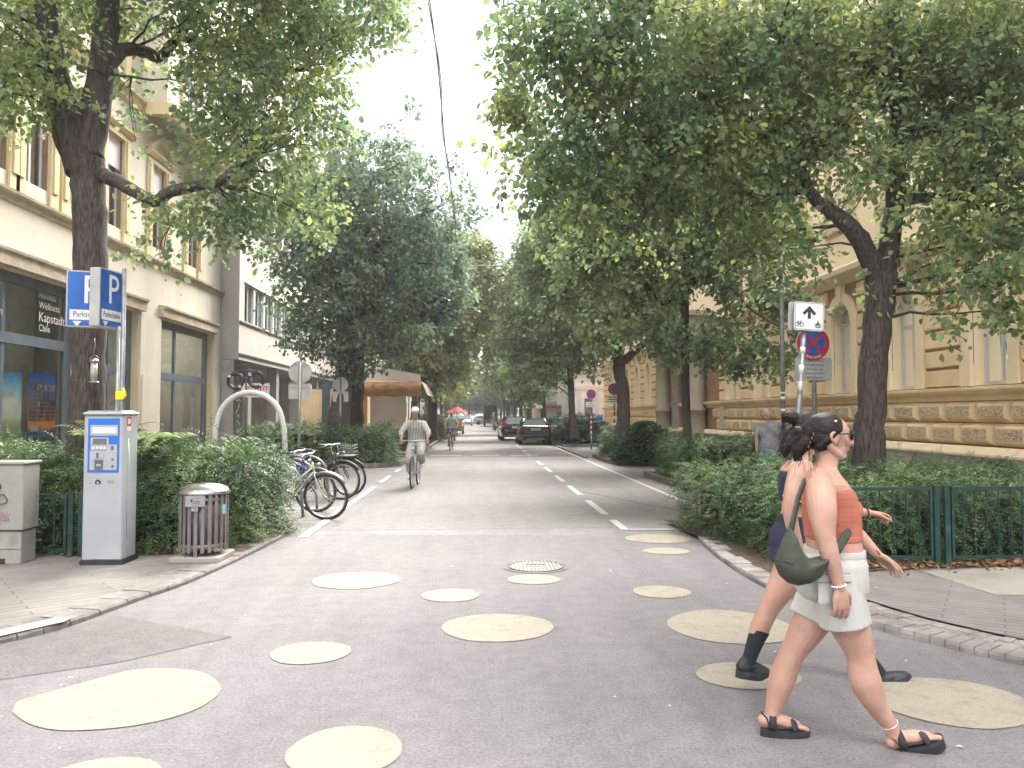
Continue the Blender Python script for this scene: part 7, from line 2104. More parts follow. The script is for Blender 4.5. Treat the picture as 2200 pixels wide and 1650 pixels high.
# truck with an open dark box
tk = empty('truck', (1.75, 100, 0), 0, 'truck with an open dark cargo box standing far down the street', 'truck')
b = MB(); x0, x1 = 1.75 - .9 - .05, 1.75 + .95
for (a0, a1, z0, z1) in ((x0, x0 + .1, .7, 2.9), (x1 - .1, x1, .7, 2.9), (x0 + .1, x1 - .1, 2.8, 2.9), (x0 + .1, x1 - .1, .7, .8)): b.box(a0, a1, 100, 104, z0, z1)
b.box(x0, x1, 104.01, 104.1, .7, 2.9); b.build('cargo_box', M_['galv_dark'], tk)
b = MB(); b.box(x0 + .1, x1 - .1, 103.8, 103.9, .8, 2.8); b.build('interior', M_['black'], tk)
b = MB(); b.box(x0 + .1, x1 - .1, 104.4, 106.2, .5, 2.3, bev=.15); b.build('cab', M_['sign_white'], tk)
for s_ in (x0 + .1, x1 - .3):
 for y in (101, 105):
  b = MB(); b.lathe([(.2, 0), (.4, .01), (.4, .2), (.2, .21)], 18, M=Matrix.Translation((s_, y, .4)) @ Matrix.Rotation(pi/2, 4, 'Y')); b.build('wheel', M_['rubber'], tk)
# orange and blue minibus behind the second cyclist, red parasol over a stall
mbp = W(984, 905, 62)
mv = empty('minibus', (mbp.x, 62, 0), 0, 'small orange and pale blue van parked at the left kerb beyond the second cyclist', 'van')
b = MB(); b.box(mbp.x - .55, mbp.x + .5, 62, 65.5, .45, 1.05, bev=.12); b.build('body', pmat('van_orange', (.22, .09, .03), (.28, .13, .06), 2, .3, coat=.5), mv)
b = MB(); b.box(mbp.x - .53, mbp.x + .48, 62.06, 65.4, 1.06, 1.65, bev=.18); b.build('cabin', pmat('van_blue', (.30, .45, .5), (.4, .55, .6), 2, .2, coat=.6), mv)
b = MB(); b.box(mbp.x - .5, mbp.x + .45, 61.97, 62.1, .25, .46, bev=.04); b.build('bumper', M_['slate_metal'], mv)
for s_ in (-.52, .3):
 b = MB(); b.lathe([(.15, 0), (.3, .01), (.3, .16), (.15, .17)], 18, M=Matrix.Translation((mbp.x + s_, 62.7, .3)) @ Matrix.Rotation(pi/2, 4, 'Y')); b.build('wheel', M_['rubber'], mv)
 b = MB(); thick_disc(b, (mbp.x + s_ + .1, 61.95, .75), .09, .04, 0, 14); b.build('headlight', M_['sign_white'], mv)
rp = W(985, 886, 57)
pr = empty('parasol', (rp.x - .1, 57, 0), 0, 'red market parasol above the small van on the left', 'parasol')
b = MB(); b.lathe([(.85, 1.72), (.42, 1.98), (.02, 2.2)], 8, 0, (rp.x - .1, 57, 0), smooth=False); b.build('canopy', M_['sign_red'] if False else pmat('parasol_red', (.36, .035, .02), (.42, .05, .03), 3, .7), pr)
b = MB(); b.tube([(rp.x - .1, 57, 0), (rp.x - .1, 57, 2.35)], .03, n=8); b.build('pole', M_['dark_rail'], pr)
# motor scooters parked beyond the hatchback
def scooter(x, y, rz, label):
 e = empty('scooter', (x, y, 0), rz, label, 'scooter', 'scooters parked beyond the cars'); ROOTOFF[e.name] = Vector((0, 0, 0))
 for q in (-.6, .6):
  b = MB(); b.torus((q, 0, .25), .19, .06, 'Y', 20, 8); b.tube([(q, -.05, .25), (q, .05, .25)], .1, n=10); b.build('wheel', M_['rubber'], e)
 b = MB(); b.tube([(-.75, 0, .55), (-.4, 0, .62), (-.05, 0, .45), (.25, 0, .32), (.45, 0, .55), (.5, 0, .85)], [.1, .17, .12, .1, .14, .1], n=10); b.build('body', M_['galv_dark'], e)
 b = MB(); b.tube([(-.7, 0, .78), (-.35, 0, .78), (0, 0, .72)], [.1, .13, .08], n=8, flat=.5); b.build('seat', M_['black'], e)
 b = MB(); b.tube([(.48, 0, .8), (.42, 0, 1.02)], .03); b.tube([(.38, -.3, 1.04), (.42, 0, 1.02), (.38, .3, 1.04)], .02); b.sphere((.5, 0, .98), .07); b.build('handlebar', M_['black'], e)
for k, (x, y, rz, lb_) in enumerate(((2.6, 62, 1.9, 'dark scooter parked nearest beyond the black hatchback'), (2.6, 66, 2.0, 'second dark scooter parked beyond the black hatchback'), (2.3, 70, 1.8, 'third scooter leaning in the row before the truck'), (2.1, 76, 2.1, 'farthest scooter in the row before the truck'))): scooter(x, y, rz, lb_)
# litter bin and ticket machine far right, kiosk
bp2 = G(1295, 958, 0)
e = empty('litter_bin', (bp2.x, bp2.y, 0), 0, 'silver slatted litter bin on the far right pavement beside a hedge', 'litter bin')
b = MB(); b.lathe([(.21, .1), (.22, .85)], 16, 0, (bp2.x, bp2.y, 0)); b.build('inner_bin', M_['lcd'], e)
for k in range(14):
 q = 2*pi*k/14; b = MB(); b.box(.25, .262, -.03, .03, .08, .86, M=Matrix.Translation((bp2.x, bp2.y, 0)) @ Matrix.Rotation(q, 4, 'Z')); b.build('slat', M_['galv'], e)
b = MB(); b.lathe([(.27, .86), (.24, .93), (.12, .98)], 18, 0, (bp2.x, bp2.y, 0)); b.build('lid', M_['steel'], e)
tp2 = W(1288, 903, 50)
e = empty('ticket_machine', (tp2.x, 50, 0), 0, 'far white ticket machine with a blue front at the white building', 'ticket machine')
b = MB(); b.box(tp2.x - .25, tp2.x + .25, 50, 50.3, 0, 1.6, bev=.02); b.build('cabinet', M_['machine'], e)
b = MB(); b.box(tp2.x - .18, tp2.x + .18, 49.98, 49.999, .9, 1.45); b.build('blue_panel', M_['ticket_blue'], e)
kp = W(1176, 892, 72)
e = empty('kiosk', (kp.x, 72, 0), 0, 'small kiosk with a red edged roof and a teal shutter behind the sedan', 'kiosk')
b = MB(); b.box(kp.x - 1.0, kp.x + 2.0, 72, 74.5, 0, 2.2); b.build('wall', M_['offwhite'], e)
b = MB(); b.box(kp.x - 1.2, kp.x + 2.2, 71.7, 74.8, 2.2, 2.45); b.build('roof', pmat('kiosk_red', (.30, .07, .06)), e)
b = MB(); b.box(kp.x + .9, kp.x + 1.7, 71.93, 71.99, .9, 1.8); b.build('shutter', pmat('teal', (.02, .28, .24)), e)
e = empty('street_lamp', (2.35, 54, 0), 0, 'slim pale post with a small slanted top beyond the black hatchback', 'lamp post')
b = MB(); b.tube([(2.35, 54, 0), (2.35, 54, 2.2)], .04, n=8); b.build('post', M_['galv'], e)
b = MB(); b.box(2.2, 2.75, 53.9, 54.1, 2.2, 2.26); b.build('top', M_['galv_dark'], e)

# ---- wires and hanging lamps above the street
b = MB(); x0 = -.72
for (dx, dz, r_) in ((0, 0, .012), (.03, .02, .010)):
 pts = []
 for k in range(34):
  y = 2 + k * 1.0
  pts.append((x0 + dx * sin(k * 1.2) + .02*sin(k*.7), y, 8.05 - .35 * sin(pi * min(1, (y - 2) / 32)) + dz * cos(k * 1.2)))
 b.tube(pts, r_, n=5)
b.build('overhead_cable', M_['galv_dark'], label='dark twisted cable running overhead along the middle of the street', cat='cable')
lamp0 = None
def span_lamp(y, zl, label, label2, xl=-.4, scale=1.0):
 e = empty('hanging_lamp', (xl, y, zl), 0, label, 'street lamp', 'lamps hung over the street'); ROOTOFF[e.name] = Vector((0, 0, 0))
 b = MB(); b.lathe([(.05, .30), (.10, .28), (.13, .18), (.26, .10), (.29, .02), (.28, 0)], 20); b.build('hood', M_['galv'], e)
 b = MB(); b.lathe([(.20, -.01), (.19, -.12), (.10, -.17)], 16); b.build('lamp_glass', M_['white_frame'], e)
 b = MB(); b.tube([(0, 0, .29), (0, 0, .62)], .015, n=6); b.build('hanger', M_['galv_dark'], e)
 w = MB(); pts = []
 for k in range(17):
  t = k / 16; x = -7.8 + t * 17.2; s_ = 1.1 * ((t - .43) / .57) ** 2
  pts.append((x, y, zl + .62 + max(0, s_)))
 w.tube(pts, .012, n=5); w.build('span_wire', M_['galv'], label=label2, cat='wire', group='span wires across the street')
span_lamp(34, W(1005, 600, 34).z, 'nearest hanging street lamp, largest, among the yellowing leaves', 'span wire carrying the nearest hanging lamp', -.42)
for k, (x, py, Y) in enumerate(((1027, 722, 60), (1027, 752-4, 74), (1027, 802, 96), (1028, 832, 128))):
 z = W(x, py, Y).z
 span_lamp(Y, z, ['second hanging street lamp down the street', 'third hanging street lamp down the street', 'fourth hanging street lamp, small and low in view', 'farthest hanging street lamp in view'][k], 'span wire carrying the %s hanging lamp' % ['second', 'third', 'fourth', 'farthest'][k], W(x, py, Y).x)
# ------------------------------------------------------------------ people: one continuous body surface each
M_['skin'] = pmat('skin', (.36, .205, .155), (.45, .27, .205), 9, .5, bump=.12, bscale=120, detail=8, dirt=(.46, .19, .14), dirt_scale=5, dirt_amt=.45, sss=.15, spec=.35)
M_['skin_tan'] = pmat('skin_tan', (0.326, 0.170, 0.116), (0.381, 0.211, 0.150), 6, .5, sss=.2)
M_['hair_dark'] = pmat('hair_dark', (.003, .002, .002), (.014, .008, .007), 34, .5, bump=.25, bscale=60, stretch=(.35, 1, 1.6), spec=.25)
M_['hair_grey'] = pmat('hair_grey', (.22, .18, .15), (.35, .3, .26), 30, .6)
M_['orange_top'] = pmat('orange_top', (0.340, 0.098, 0.060), (0.391, 0.128, 0.081), 14, .7, bump=.35, bscale=9, stretch=(.5, .5, 4))
M_['white_short'] = pmat('white_short', (0.385, 0.371, 0.343), (0.434, 0.422, 0.397), 6, .85, bump=.9, bscale=7, stretch=(1.6, 1.6, .8))
M_['bag_green'] = pmat('bag_green', (.026, .034, .022), (.040, .050, .034), 7, .6, bump=.9, bscale=9)
M_['navy'] = pmat('navy', (.012, .015, .04), (.022, .026, .06), 9, .7, bump=.4, bscale=14)
M_['sandal'] = pmat('sandal', (.014, .014, .018), (.028, .028, .034), 30, .7)
M_['sock'] = pmat('sock', (.012, .013, .018), (.02, .022, .03), 60, .9, bump=.4, bscale=120)
M_['nail'] = pmat('nail', (.55, .25, .22), (.6, .3, .26), 5, .25)
M_['lens'] = pmat('lens', (.015, .015, .02), (.02, .02, .03), 2, .08, spec=.8)
M_['lips'] = pmat('lips', (.45, .16, .14), (.5, .2, .17), 20, .45)
M_['beads'] = pmat('beads', (.5, .47, .45), (.7, .68, .66), 60, .4)

class Body:
 """limbs are closed tapering tubes; the union is re-meshed into a single skin"""
 def __init__(s): s.mb = MB()
 def limb(s, pts, rad, flat=1.0, up=None, n=16, round_=True):
  pts = [Vector(p) for p in pts]; rad = list(rad)
  # smooth the path
  Q, RR = [], []
  for i in range(len(pts) - 1):
   p0 = pts[max(i-1, 0)]; p3 = pts[min(i+2, len(pts)-1)]; a, b_ = pts[i], pts[i+1]
   r0 = rad[max(i-1, 0)]; r3 = rad[min(i+2, len(rad)-1)]
   for k in range(4):
    t = k / 4
    Q.append(.5*((2*a)+(-p0+b_)*t+(2*p0-5*a+4*b_-p3)*t*t+(-p0+3*a-3*b_+p3)*t**3))
    RR.append(max(.002, .5*((2*rad[i])+(-r0+rad[i+1])*t+(2*r0-5*rad[i]+4*rad[i+1]-r3)*t*t+(-r0+3*rad[i]-3*rad[i+1]+r3)*t**3)))
  Q.append(pts[-1]); RR.append(rad[-1])
  if round_:
   d0 = (Q[0] - Q[1]).normalized(); d1 = (Q[-1] - Q[-2]).normalized()
   a0 = [(Q[0] + d0 * RR[0] * sin(w), RR[0] * cos(w)) for w in (1.35, .95, .5)]
   a1 = [(Q[-1] + d1 * RR[-1] * sin(w), RR[-1] * cos(w)) for w in (.5, .95, 1.35)]
   Q = [p for p, _ in a0] + Q + [p for p, _ in a1]; RR = [r for _, r in a0] + RR + [r for _, r in a1]
  s.mb.tube(Q, RR, n=n, flat=flat, up=up)
  return s
 def rings(s, rings, n=28):
  """rings: (center, half front-back, half side, yaw, power) stacked upwards; +x is forwards before yaw"""
  V = []
  for (c, a, b_, yaw, *e) in rings:
   e = e[0] if e else 2.3
   for k in range(n):
    q = 2*pi*k/n; cx, sx = cos(q), sin(q)
    x = a * abs(cx)**(2/e) * (1 if cx >= 0 else -1); y = b_ * abs(sx)**(2/e) * (1 if sx >= 0 else -1)
    V.append((c[0] + x*cos(yaw) - y*sin(yaw), c[1] + x*sin(yaw) + y*cos(yaw), c[2]))
  m = len(rings)
  F = [(i*n+j, i*n+(j+1) % n, (i+1)*n+(j+1) % n, (i+1)*n+j) for i in range(m-1) for j in range(n)]
  F += [tuple(range(n-1, -1, -1)), tuple((m-1)*n + j for j in range(n))]
  s.mb.add(V, F, 0, True); return s
 def ball(s, c, r, M=None):
  s.mb.sphere(c, r, n=20, k=14, M=M); return s
 def finish(s, name, mat, parent, voxel=.006, smooth=3, fac=.5):
  me = s.mb.data(name, mat)
  o = bpy.data.objects.new(name, me); C.objects.link(o)
  r_ = o.modifiers.new('r', 'REMESH'); r_.mode = 'VOXEL'; r_.voxel_size = voxel; r_.use_smooth_shade = True
  if smooth:
   sm = o.modifiers.new('s', 'SMOOTH'); sm.iterations = smooth; sm.factor = fac
  dg = bpy.context.evaluated_depsgraph_get()
  me2 = bpy.data.meshes.new_from_object(o.evaluated_get(dg))
  o.modifiers.clear(); o.data = me2; me2.name = name
  bpy.data.meshes.remove(me)
  if not me2.materials: me2.materials.append(mat)
  me2.polygons.foreach_set('use_smooth', np.ones(len(me2.polygons), dtype=bool))
  rt = Vector(ROOTOFF.get(parent.name, parent.location)) if parent else Vector()
  if parent is not None and rt.length > 0: me2.transform(Matrix.Translation(-rt))
  ROOTOFF[o.name] = rt
  adopt(o, parent)
  return o

def hand(B, wrist, fdir, pnorm, thumb_side, size=1.0, curl=.35, spread=.12):
 """palm + five unequal bent fingers. fdir: wrist->knuckles, pnorm: out of the palm, thumb_side: direction of the thumb"""
 f = Vector(fdir).normalized(); nrm = Vector(pnorm).normalized(); nrm = (nrm - f*nrm.dot(f)).normalized()
 t = Vector(thumb_side); t = (t - f*t.dot(f) - nrm*t.dot(nrm)).normalized()
 w = Vector(wrist); k = size
 for off, L_ in ((.029, .078), (.0095, .082), (-.0105, .079), (-.029, .072)):
  B.limb([w + t*off*.35*k, w + f*.035*k + t*off*.8*k, w + f*L_*k + t*off*k], [.014*k, .0145*k, .0105*k], n=10)
 for off, L_, c0 in ((.031, .068, .75), (.0105, .076, 1.0), (-.0105, .070, 1.15), (-.031, .055, 1.3)):
  p = w + f*.078*k + t*off*k; d = f.copy(); pts = [p - f*.012*k, p]; seg = [.44, .31, .25]
  ang = 0
  for q, sg in enumerate(seg):
   ang += curl * c0 * (.7, 1.2, .8)[q]
   d = (f*cos(ang) + nrm*sin(ang) + t*off*spread*8).normalized()
   pts.append(pts[-1] + d*L_*sg*k)
  B.limb(pts, [.0092*k, .0088*k, .0080*k, .0072*k, .006*k], n=10)
 p = w + f*.018*k + t*.022*k + nrm*.006*k
 d1 = (f*.62 + t*.72 + nrm*.30).normalized(); d2 = (f*.86 + t*.30 + nrm*.42).normalized()
 B.limb([w + f*.01*k, p, p + d1*.040*k, p + d1*.040*k + d2*.030*k, p + d1*.040*k + d2*.056*k], [.014*k, .0155*k, .0115*k, .0098*k, .008*k], n=10)

def head(B, c, yaw, s=1.0, tilt=0.0, face=True):
 """c: centre of the skull. +x before yaw is where the face looks"""
 M = Matrix.Translation(Vector(c)) @ Matrix.Rotation(yaw, 4, 'Z') @ Matrix.Rotation(tilt, 4, 'Y') @ Matrix.Scale(s, 4)
 def P(x, y, z): return M @ Vector((x, y, z))
 B.ball((-.012, 0, .022), (.097, .074, .088), M)
 B.ball((.018, 0, .006), (.076, .064, .092), M)
 B.ball((.030, 0, -.050), (.052, .052, .058), M)
 B.limb([P(.052, 0, -.088), P(.070, 0, -.084)], [.022*s, .017*s])                         # chin
 B.limb([P(-.022, -.052, -.040), P(.02, -.043, -.078), P(.062, -.012, -.092)], [.020*s, .018*s, .016*s])
 B.limb([P(-.022, .052, -.040), P(.02, .043, -.078), P(.062, .012, -.092)], [.020*s, .018*s, .016*s])
 B.limb([P(.066, -.032, -.028), P(.06, -.042, -.01)], [.020*s, .018*s]); B.limb([P(.066, .032, -.028), P(.06, .042, -.01)], [.020*s, .018*s])   # cheeks
 B.limb([P(.080, 0, .022), P(.096, 0, -.004), P(.108, 0, -.026)], [.009*s, .010*s, .0115*s])   # nose
 for q in (-1, 1): B.limb([P(.094, q*.010, -.028), P(.088, q*.013, -.029)], [.008*s, .007*s])
 B.limb([P(.076, -.032, .030), P(.086, -.012, .032), P(.086, .012, .032), P(.076, .032, .030)], [.009*s, .010*s, .010*s, .009*s])  # brow
 B.limb([P(.078, -.019, -.050), P(.089, 0, -.049), P(.078, .019, -.050)], [.006*s, .0085*s, .006*s])
 B.limb([P(.076, -.017, -.061), P(.086, 0, -.062), P(.076, .017, -.061)], [.006*s, .0085*s, .006*s])
 for q in (-1, 1):                                                                          # ears
  Me = M @ Matrix.Translation((-.010, q*.074, -.004)) @ Matrix.Rotation(q*-.35, 4, 'Z') @ Matrix.Rotation(-.15, 4, 'Y')
  B.mb.torus((0, 0, .004), .021, .0065, 'Y', 18, 8, 0, Me, flat=1.0)
  B.ball((.004, -q*.004, 0), (.016, .008, .022), Me)
  B.ball((.006, 0, -.026), (.009, .006, .010), Me)
 return M

def pillow(mb, outline, M, thick, m=0, rings=7, mid=None):
 """a puffed shape from a flat outline (x, z pairs in M's xy plane)"""
 n = len(outline); cx = mid[0] if mid else sum(p[0] for p in outline)/n; cz = mid[1] if mid else sum(p[1] for p in outline)/n
 for s_ in (-1, 1):
  V = []
  for k in range(rings + 1):
   t = k / rings
   h = thick * math.sqrt(max(0, 1 - (1-t)**2.2))
   for (x, z) in outline: V.append(M @ Vector((cx + (x-cx)*(1-t), cz + (z-cz)*(1-t), s_*h)))
  F = [(i*n+j, i*n+(j+1) % n, (i+1)*n+(j+1) % n, (i+1)*n+j) for i in range(rings) for j in range(n)]
  if s_ < 0: F = [f[::-1] for f in F]
  mb.add(V, F, m, True)

# ================= first walking woman (orange top, white shorts)
YW = 3.75
def w1(x, y, dy=0.0): return W(x, y, YW + dy)
root1 = w1(1785, 1600);
wo1 = empty('person', (w1(1790, 1200).x, YW, 0), 0, 'walking woman in an orange tube top and white shorts, with sunglasses and a green shoulder bag', 'person')
wo1['label'] = 'walking woman in orange tube top and white shorts, dark glasses, green shoulder bag'
k1 = 1650.0 / YW
B = Body()
def ring(x, y, wpx, side, dy=0, yaw=0, e=2.3):
 p = w1(x, y, dy); return ((p.x, p.y, p.z), wpx / k1, side, yaw, e)
torso = [ring(1788, 1268, 56, .175), ring(1787, 1240, 60, .182), ring(1789, 1210, 58, .176), ring(1792, 1180, 53, .158), ring(1789, 1150, 52, .148), ring(1787, 1122, 53, .150), ring(1784, 1090, 52, .158), ring(1779, 1060, 46, .165), ring(1771, 1035, 38, .160), ring(1768, 1018, 30, .115, 0), ring(1770, 1006, 25, .07)]
B.rings(torso)
B.ball(tuple(w1(1815, 1098, -.065)), (.073, .068, .062)); B.ball(tuple(w1(1815, 1098, .07)), (.073, .068, .062))
B.ball(tuple(w1(1751, 1245, -.07)), (.095, .10, .10)); B.ball(tuple(w1(1751, 1245, .07)), (.095, .10, .10))
B.limb([w1(1768, 1030), w1(1775, 1000), w1(1782, 965)], [.066, .054, .052], n=18)                 # neck
B.limb([w1(1766, 1022), w1(1763, 1030, -.09), w1(1764, 1045, -.155)], [.05, .048, .055]); B.limb([w1(1766, 1022), w1(1766, 1030, .09), w1(1770, 1045, .155)], [.05, .048, .055])
hc = w1(1782, 938); HM = head(B, hc, 0.0, 1.04, .04)
# right arm (towards the camera)
B.limb([w1(1763, 1050, -.155), w1(1765, 1075, -.19), w1(1768, 1110, -.215), w1(1773, 1150, -.235), w1(1782, 1190, -.245), w1(1793, 1228, -.25), w1(1803, 1262, -.255)], [.066, .068, .062, .047, .043, .034, .024], n=18)
hand(B, w1(1804, 1266, -.255), (.10, .02, -1), (-.15, 1, 0), (1, .15, 0), 1.08, .42)
# left arm swinging forwards
B.limb([w1(1770, 1050, .155), w1(1790, 1090, .19), w1(1826, 1132, .20), w1(1852, 1158, .20), w1(1884, 1190, .18)], [.062, .056, .042, .036, .024], n=16)
hand(B, w1(1886, 1192, .18), (.80, -.12, -.62), (-.55, -.35, -.75), (.3, -.8, -.2), 1.0, .30)
# right leg forward, left leg back
B.limb([w1(1795, 1262, -.085), w1(1815, 1320, -.09), w1(1836, 1370, -.09), w1(1848, 1405, -.09), w1(1853, 1435, -.09), w1(1862, 1470, -.09), w1(1886, 1520, -.09), w1(1910, 1556, -.09), w1(1924, 1584, -.09)], [.105, .100, .082, .067, .068, .072, .052, .037, .036], n=20)
B.ball(tuple(w1(1861, 1398, -.092)), (.040, .045, .045))
B.limb([w1(1780, 1262, .085), w1(1754, 1315, .085), w1(1727, 1362, .085), w1(1704, 1400, .085), w1(1690, 1432, .085), w1(1680, 1460, .085), w1(1666, 1505, .085), w1(1659, 1530, .085), w1(1656, 1548, .085)], [.105, .098, .080, .062, .062, .064, .046, .035, .034], n=20)
# feet: front one on its heel with raised toes, rear one flat
def foot(B, heel, toe, side, up):
 heel = Vector(heel); toe = Vector(toe); d = (toe - heel); L_ = d.length; d.normalize()
 sd = Vector(side).normalized(); u = d.cross(sd); u = u if u.z > 0 else -u
 B.limb([heel + u*.03, heel + d*L_*.3 + u*.035, heel + d*L_*.6 + u*.024, heel + d*L_*.8 + u*.017], [.030, .032, .030, .022], n=14)
 B.limb([heel + u*.015, heel + d*L_*.5 + u*.008, heel + d*L_*.75 + u*.01], [.022, .020, .022], n=12)
 for i, (o, l, r) in enumerate(((-.030, 1.0, .0125), (-.012, .98, .0092), (.003, .95, .0088), (.017, .91, .0084), (.030, .86, .008))):
  B.limb([heel + d*L_*.72 + sd*o*.8 + u*.015, heel + d*L_*(l-.08) + sd*o + u*.014, heel + d*L_*l + sd*o + u*.008], [.012, r, r], n=8)
 return d, sd, u, L_
fr = foot(B, w1(1921, 1606, -.09), w1(2012, 1583, -.13), (0, 1, 0), 1)
bk = foot(B, w1(1640, 1560, .085), w1(1729, 1566, .075), (0, 1, 0), 1)
body1 = B.finish('body', M_['skin'], wo1, .0043, 3, .5)
# clothes
def torso_shell(name, y_top, y_bot, grow, mat, bust=True, extra=None):
 T = Body()
 ys = [r_[0][2] for r_ in torso]
 zt, zb = w1(1785, y_top).z, w1(1785, y_bot).z
 def at(z):
  for i in range(len(torso) - 1):
   a, b_ = torso[i], torso[i+1]
   if a[0][2] <= z <= b_[0][2]:
    t = (z - a[0][2]) / (b_[0][2] - a[0][2])
    return ((a[0][0] + (b_[0][0]-a[0][0])*t, a[0][1], z), a[1] + (b_[1]-a[1])*t + grow, a[2] + (b_[2]-a[2])*t + grow, 0, 2.3)
  return torso[-1]
 n = 9
 T.rings([at(zb + (zt - zb) * k / n) for k in range(n + 1)])
 return T
T = torso_shell('tube_top', 1046, 1157, .006, 'orange_top')
T.ball(tuple(w1(1818, 1096, -.065)), (.079, .072, .066)); T.ball(tuple(w1(1818, 1096, .07)), (.079, .072, .066)); T.ball(tuple(w1(1817, 1098, 0)), (.066, .06, .060))
T.limb([w1(1818, 1098, -.06), w1(1812, 1068, -.085), w1(1803, 1050, -.10)], [.062, .040, .012]); T.limb([w1(1818, 1098, .06), w1(1812, 1066, .085), w1(1803, 1048, .10)], [.062, .04, .012])
T.finish('tube_top', M_['orange_top'], wo1, .0055, 3)
S_ = Body()
S_.rings([ring(1789, 1262, 66, .19), ring(1788, 1235, 66, .195), ring(1790, 1205, 62, .188), ring(1792, 1188, 56, .170), ring(1792, 1180, 55, .166)])
S_.ball(tuple(w1(1751, 1240, -.07)), (.105, .11, .115)); S_.ball(tuple(w1(1751, 1240, .07)), (.105, .11, .115))
def tubeflat(Bd, pts, rad, n=20, up=None): Bd.limb(pts, rad, 1.0, up, n, False)
tubeflat(S_, [w1(1790, 1235, -.085), w1(1802, 1280, -.09), w1(1810, 1312, -.092), w1(1816, 1341, -.092)], [.115, .118, .118, .120])
tubeflat(S_, [w1(1784, 1235, .085), w1(1766, 1275, .085), w1(1752, 1304, .085), w1(1740, 1330, .085)], [.112, .112, .108, .106])
S_.finish('shorts', M_['white_short'], wo1, .0065, 3)
t = MB()
Tb = Body(); Tb.rings([ring(1792, 1192, 57.5, .174), ring(1792, 1176, 56.5, .171)]); Tb.finish('waistband', M_['white_short'], wo1, .006, 1)
# cargo pocket
t = MB(); pk = w1(1792, 1272, -.212)
Mk = frameM((pk.x, pk.y, pk.z), (1, 0, 0), (0, 0, 1))
pillow(t, rrect(.15, .12, .02), Mk, .010); t.box(pk.x - .082, pk.x + .082, pk.y - .012, pk.y + .0, pk.z + .045, pk.z + .085, bev=.005)
t.build('pocket', M_['white_short'], wo1)
# hair pulled back, with ponytail and loose strands
Hh = Body()
def HP(x, y, z): return HM @ Vector((x, y, z))
Hh.ball((-.019, 0, .029), (.0925, .0785, .0875), HM)
Hh.ball((-.040, 0, -.008), (.072, .0745, .068), HM)
for q in (-1, 1):
 Hh.limb([HP(.016, q*.062, .040), HP(-.002, q*.069, .022), HP(-.04, q*.067, -.02), HP(-.075, q*.045, -.05)], [.010, .011, .018, .015], n=10)
Hh.limb([HP(-.06, 0, .06), HP(-.10, 0, .02), HP(-.115, 0, -.02)], [.05, .045, .035], n=12)
hair = Hh.finish('hair', M_['hair_dark'], wo1, .005, 7)
Ph = Body(); rngh = random.Random(3)
Ph.ball((-.120, 0, -.030), (.042, .040, .048), HM)
Ph.limb([HP(-.11, 0, -.02), HP(-.140, 0, -.05), HP(-.155, 0, -.09), HP(-.16, .01, -.12)], [.040, .040, .028, .008], n=12)
Ph.limb([HP(-.11, 0, .0), HP(-.15, .02, .02), HP(-.165, .02, -.02)], [.03, .026, .012], n=10)
Ph.finish('ponytail', M_['hair_dark'], wo1, .005, 6)
t = MB()
for k in range(110):
 a = HP(-.12 + rngh.uniform(-.03, .03), rngh.uniform(-.03, .03), rngh.uniform(-.06, .02))
 d = Vector((-rngh.uniform(.2, 1), rngh.uniform(-.5, .5), rngh.uniform(-1.0, .3))).normalized()
 L_ = rngh.uniform(.03, .09); w_ = Vector((rngh.gauss(0, .02), rngh.gauss(0, .02), rngh.gauss(0, .02)))
 t.tube([a, a + d*L_*.5 + w_, a + d*L_ + Vector((0, 0, -.03)) + w_*2], [.0015, .0012, .0005], n=4)
for k in range(14):
 a = HP(rngh.uniform(-.03, .04), rngh.choice((-1, 1))*rngh.uniform(.05, .074), rngh.uniform(-.01, .05)); t.tube([a, a + Vector((-.02, 0, -.03)), a + Vector((-.015, 0, -.06))], [.0015, .0012, .0006], n=4)
t.build('loose_strands', M_['hair_dark'], wo1)
t = MB();
for k in range(4): q = HP(-.105 - .006*k, -.062 + .004*k, .01 - .02*k); t.sphere(tuple(q), (.003, .003, .008), n=8, k=6)
t.build('hair_claw', pmat('claw', (.10, .05, .02), (.2, .12, .05), 30, .3), wo1)
t = MB(); q = HP(-.005, -.072, .075); t.sphere(tuple(q), (.008, .003, .005), n=8, k=6); t.build('hair_clip', M_['beads'], wo1)
# sunglasses
gls = MB()
for q in (-1, 1):
 gls.tube([HP(.012, q*.079, .014), HP(.05, q*.072, .018), HP(.088, q*.058, .020)], .0032, n=6)
 gls.add([HP(.098 - abs(u)*.10, q*.030 + u2, v) for u, u2, v in ((0, -q*.022, .030), (.10, q*.026, .028), (.13, q*.030, .006), (.08, q*.014, -.010), (.0, -q*.016, -.008))], [(0, 1, 2, 3, 4)], 1)
 for a, b_ in (((.099, q*.008, .031), (.088, q*.058, .028)), ((.088, q*.058, .028), (.084, q*.061, .006)), ((.084, q*.061, .006), (.092, q*.044, -.011)), ((.092, q*.044, -.011), (.100, q*.014, -.009)), ((.100, q*.014, -.009), (.099, q*.008, .031))):
  gls.tube([HP(*a), HP(*b_)], .0034, n=6)
gls.tube([HP(.100, -.009, .018), HP(.104, 0, .020), HP(.100, .009, .018)], .003, n=6)
gls.build('sunglasses', [M_['black'], M_['lens']], wo1)
t = MB()
for z, r_ in ((-.0495, .0045), (-.0615, .005)): t.tube([HP(.0845, -.016, z), HP(.0945, 0, z), HP(.0845, .016, z)], [.003, r_, .003], n=8)
t.build('lips', M_['lips'], wo1)
t = MB()
for q in (-1, 1): t.sphere(tuple(HP(.070, q*.030, .012)), .012, n=12, k=8)
t.build('eyes', M_['white_plastic'], wo1)
t = MB()
for q in (-1, 1): t.tube([HP(.090, q*.014, .035), HP(.088, q*.030, .040), HP(.076, q*.046, .034)], [.003, .0035, .002], n=6)
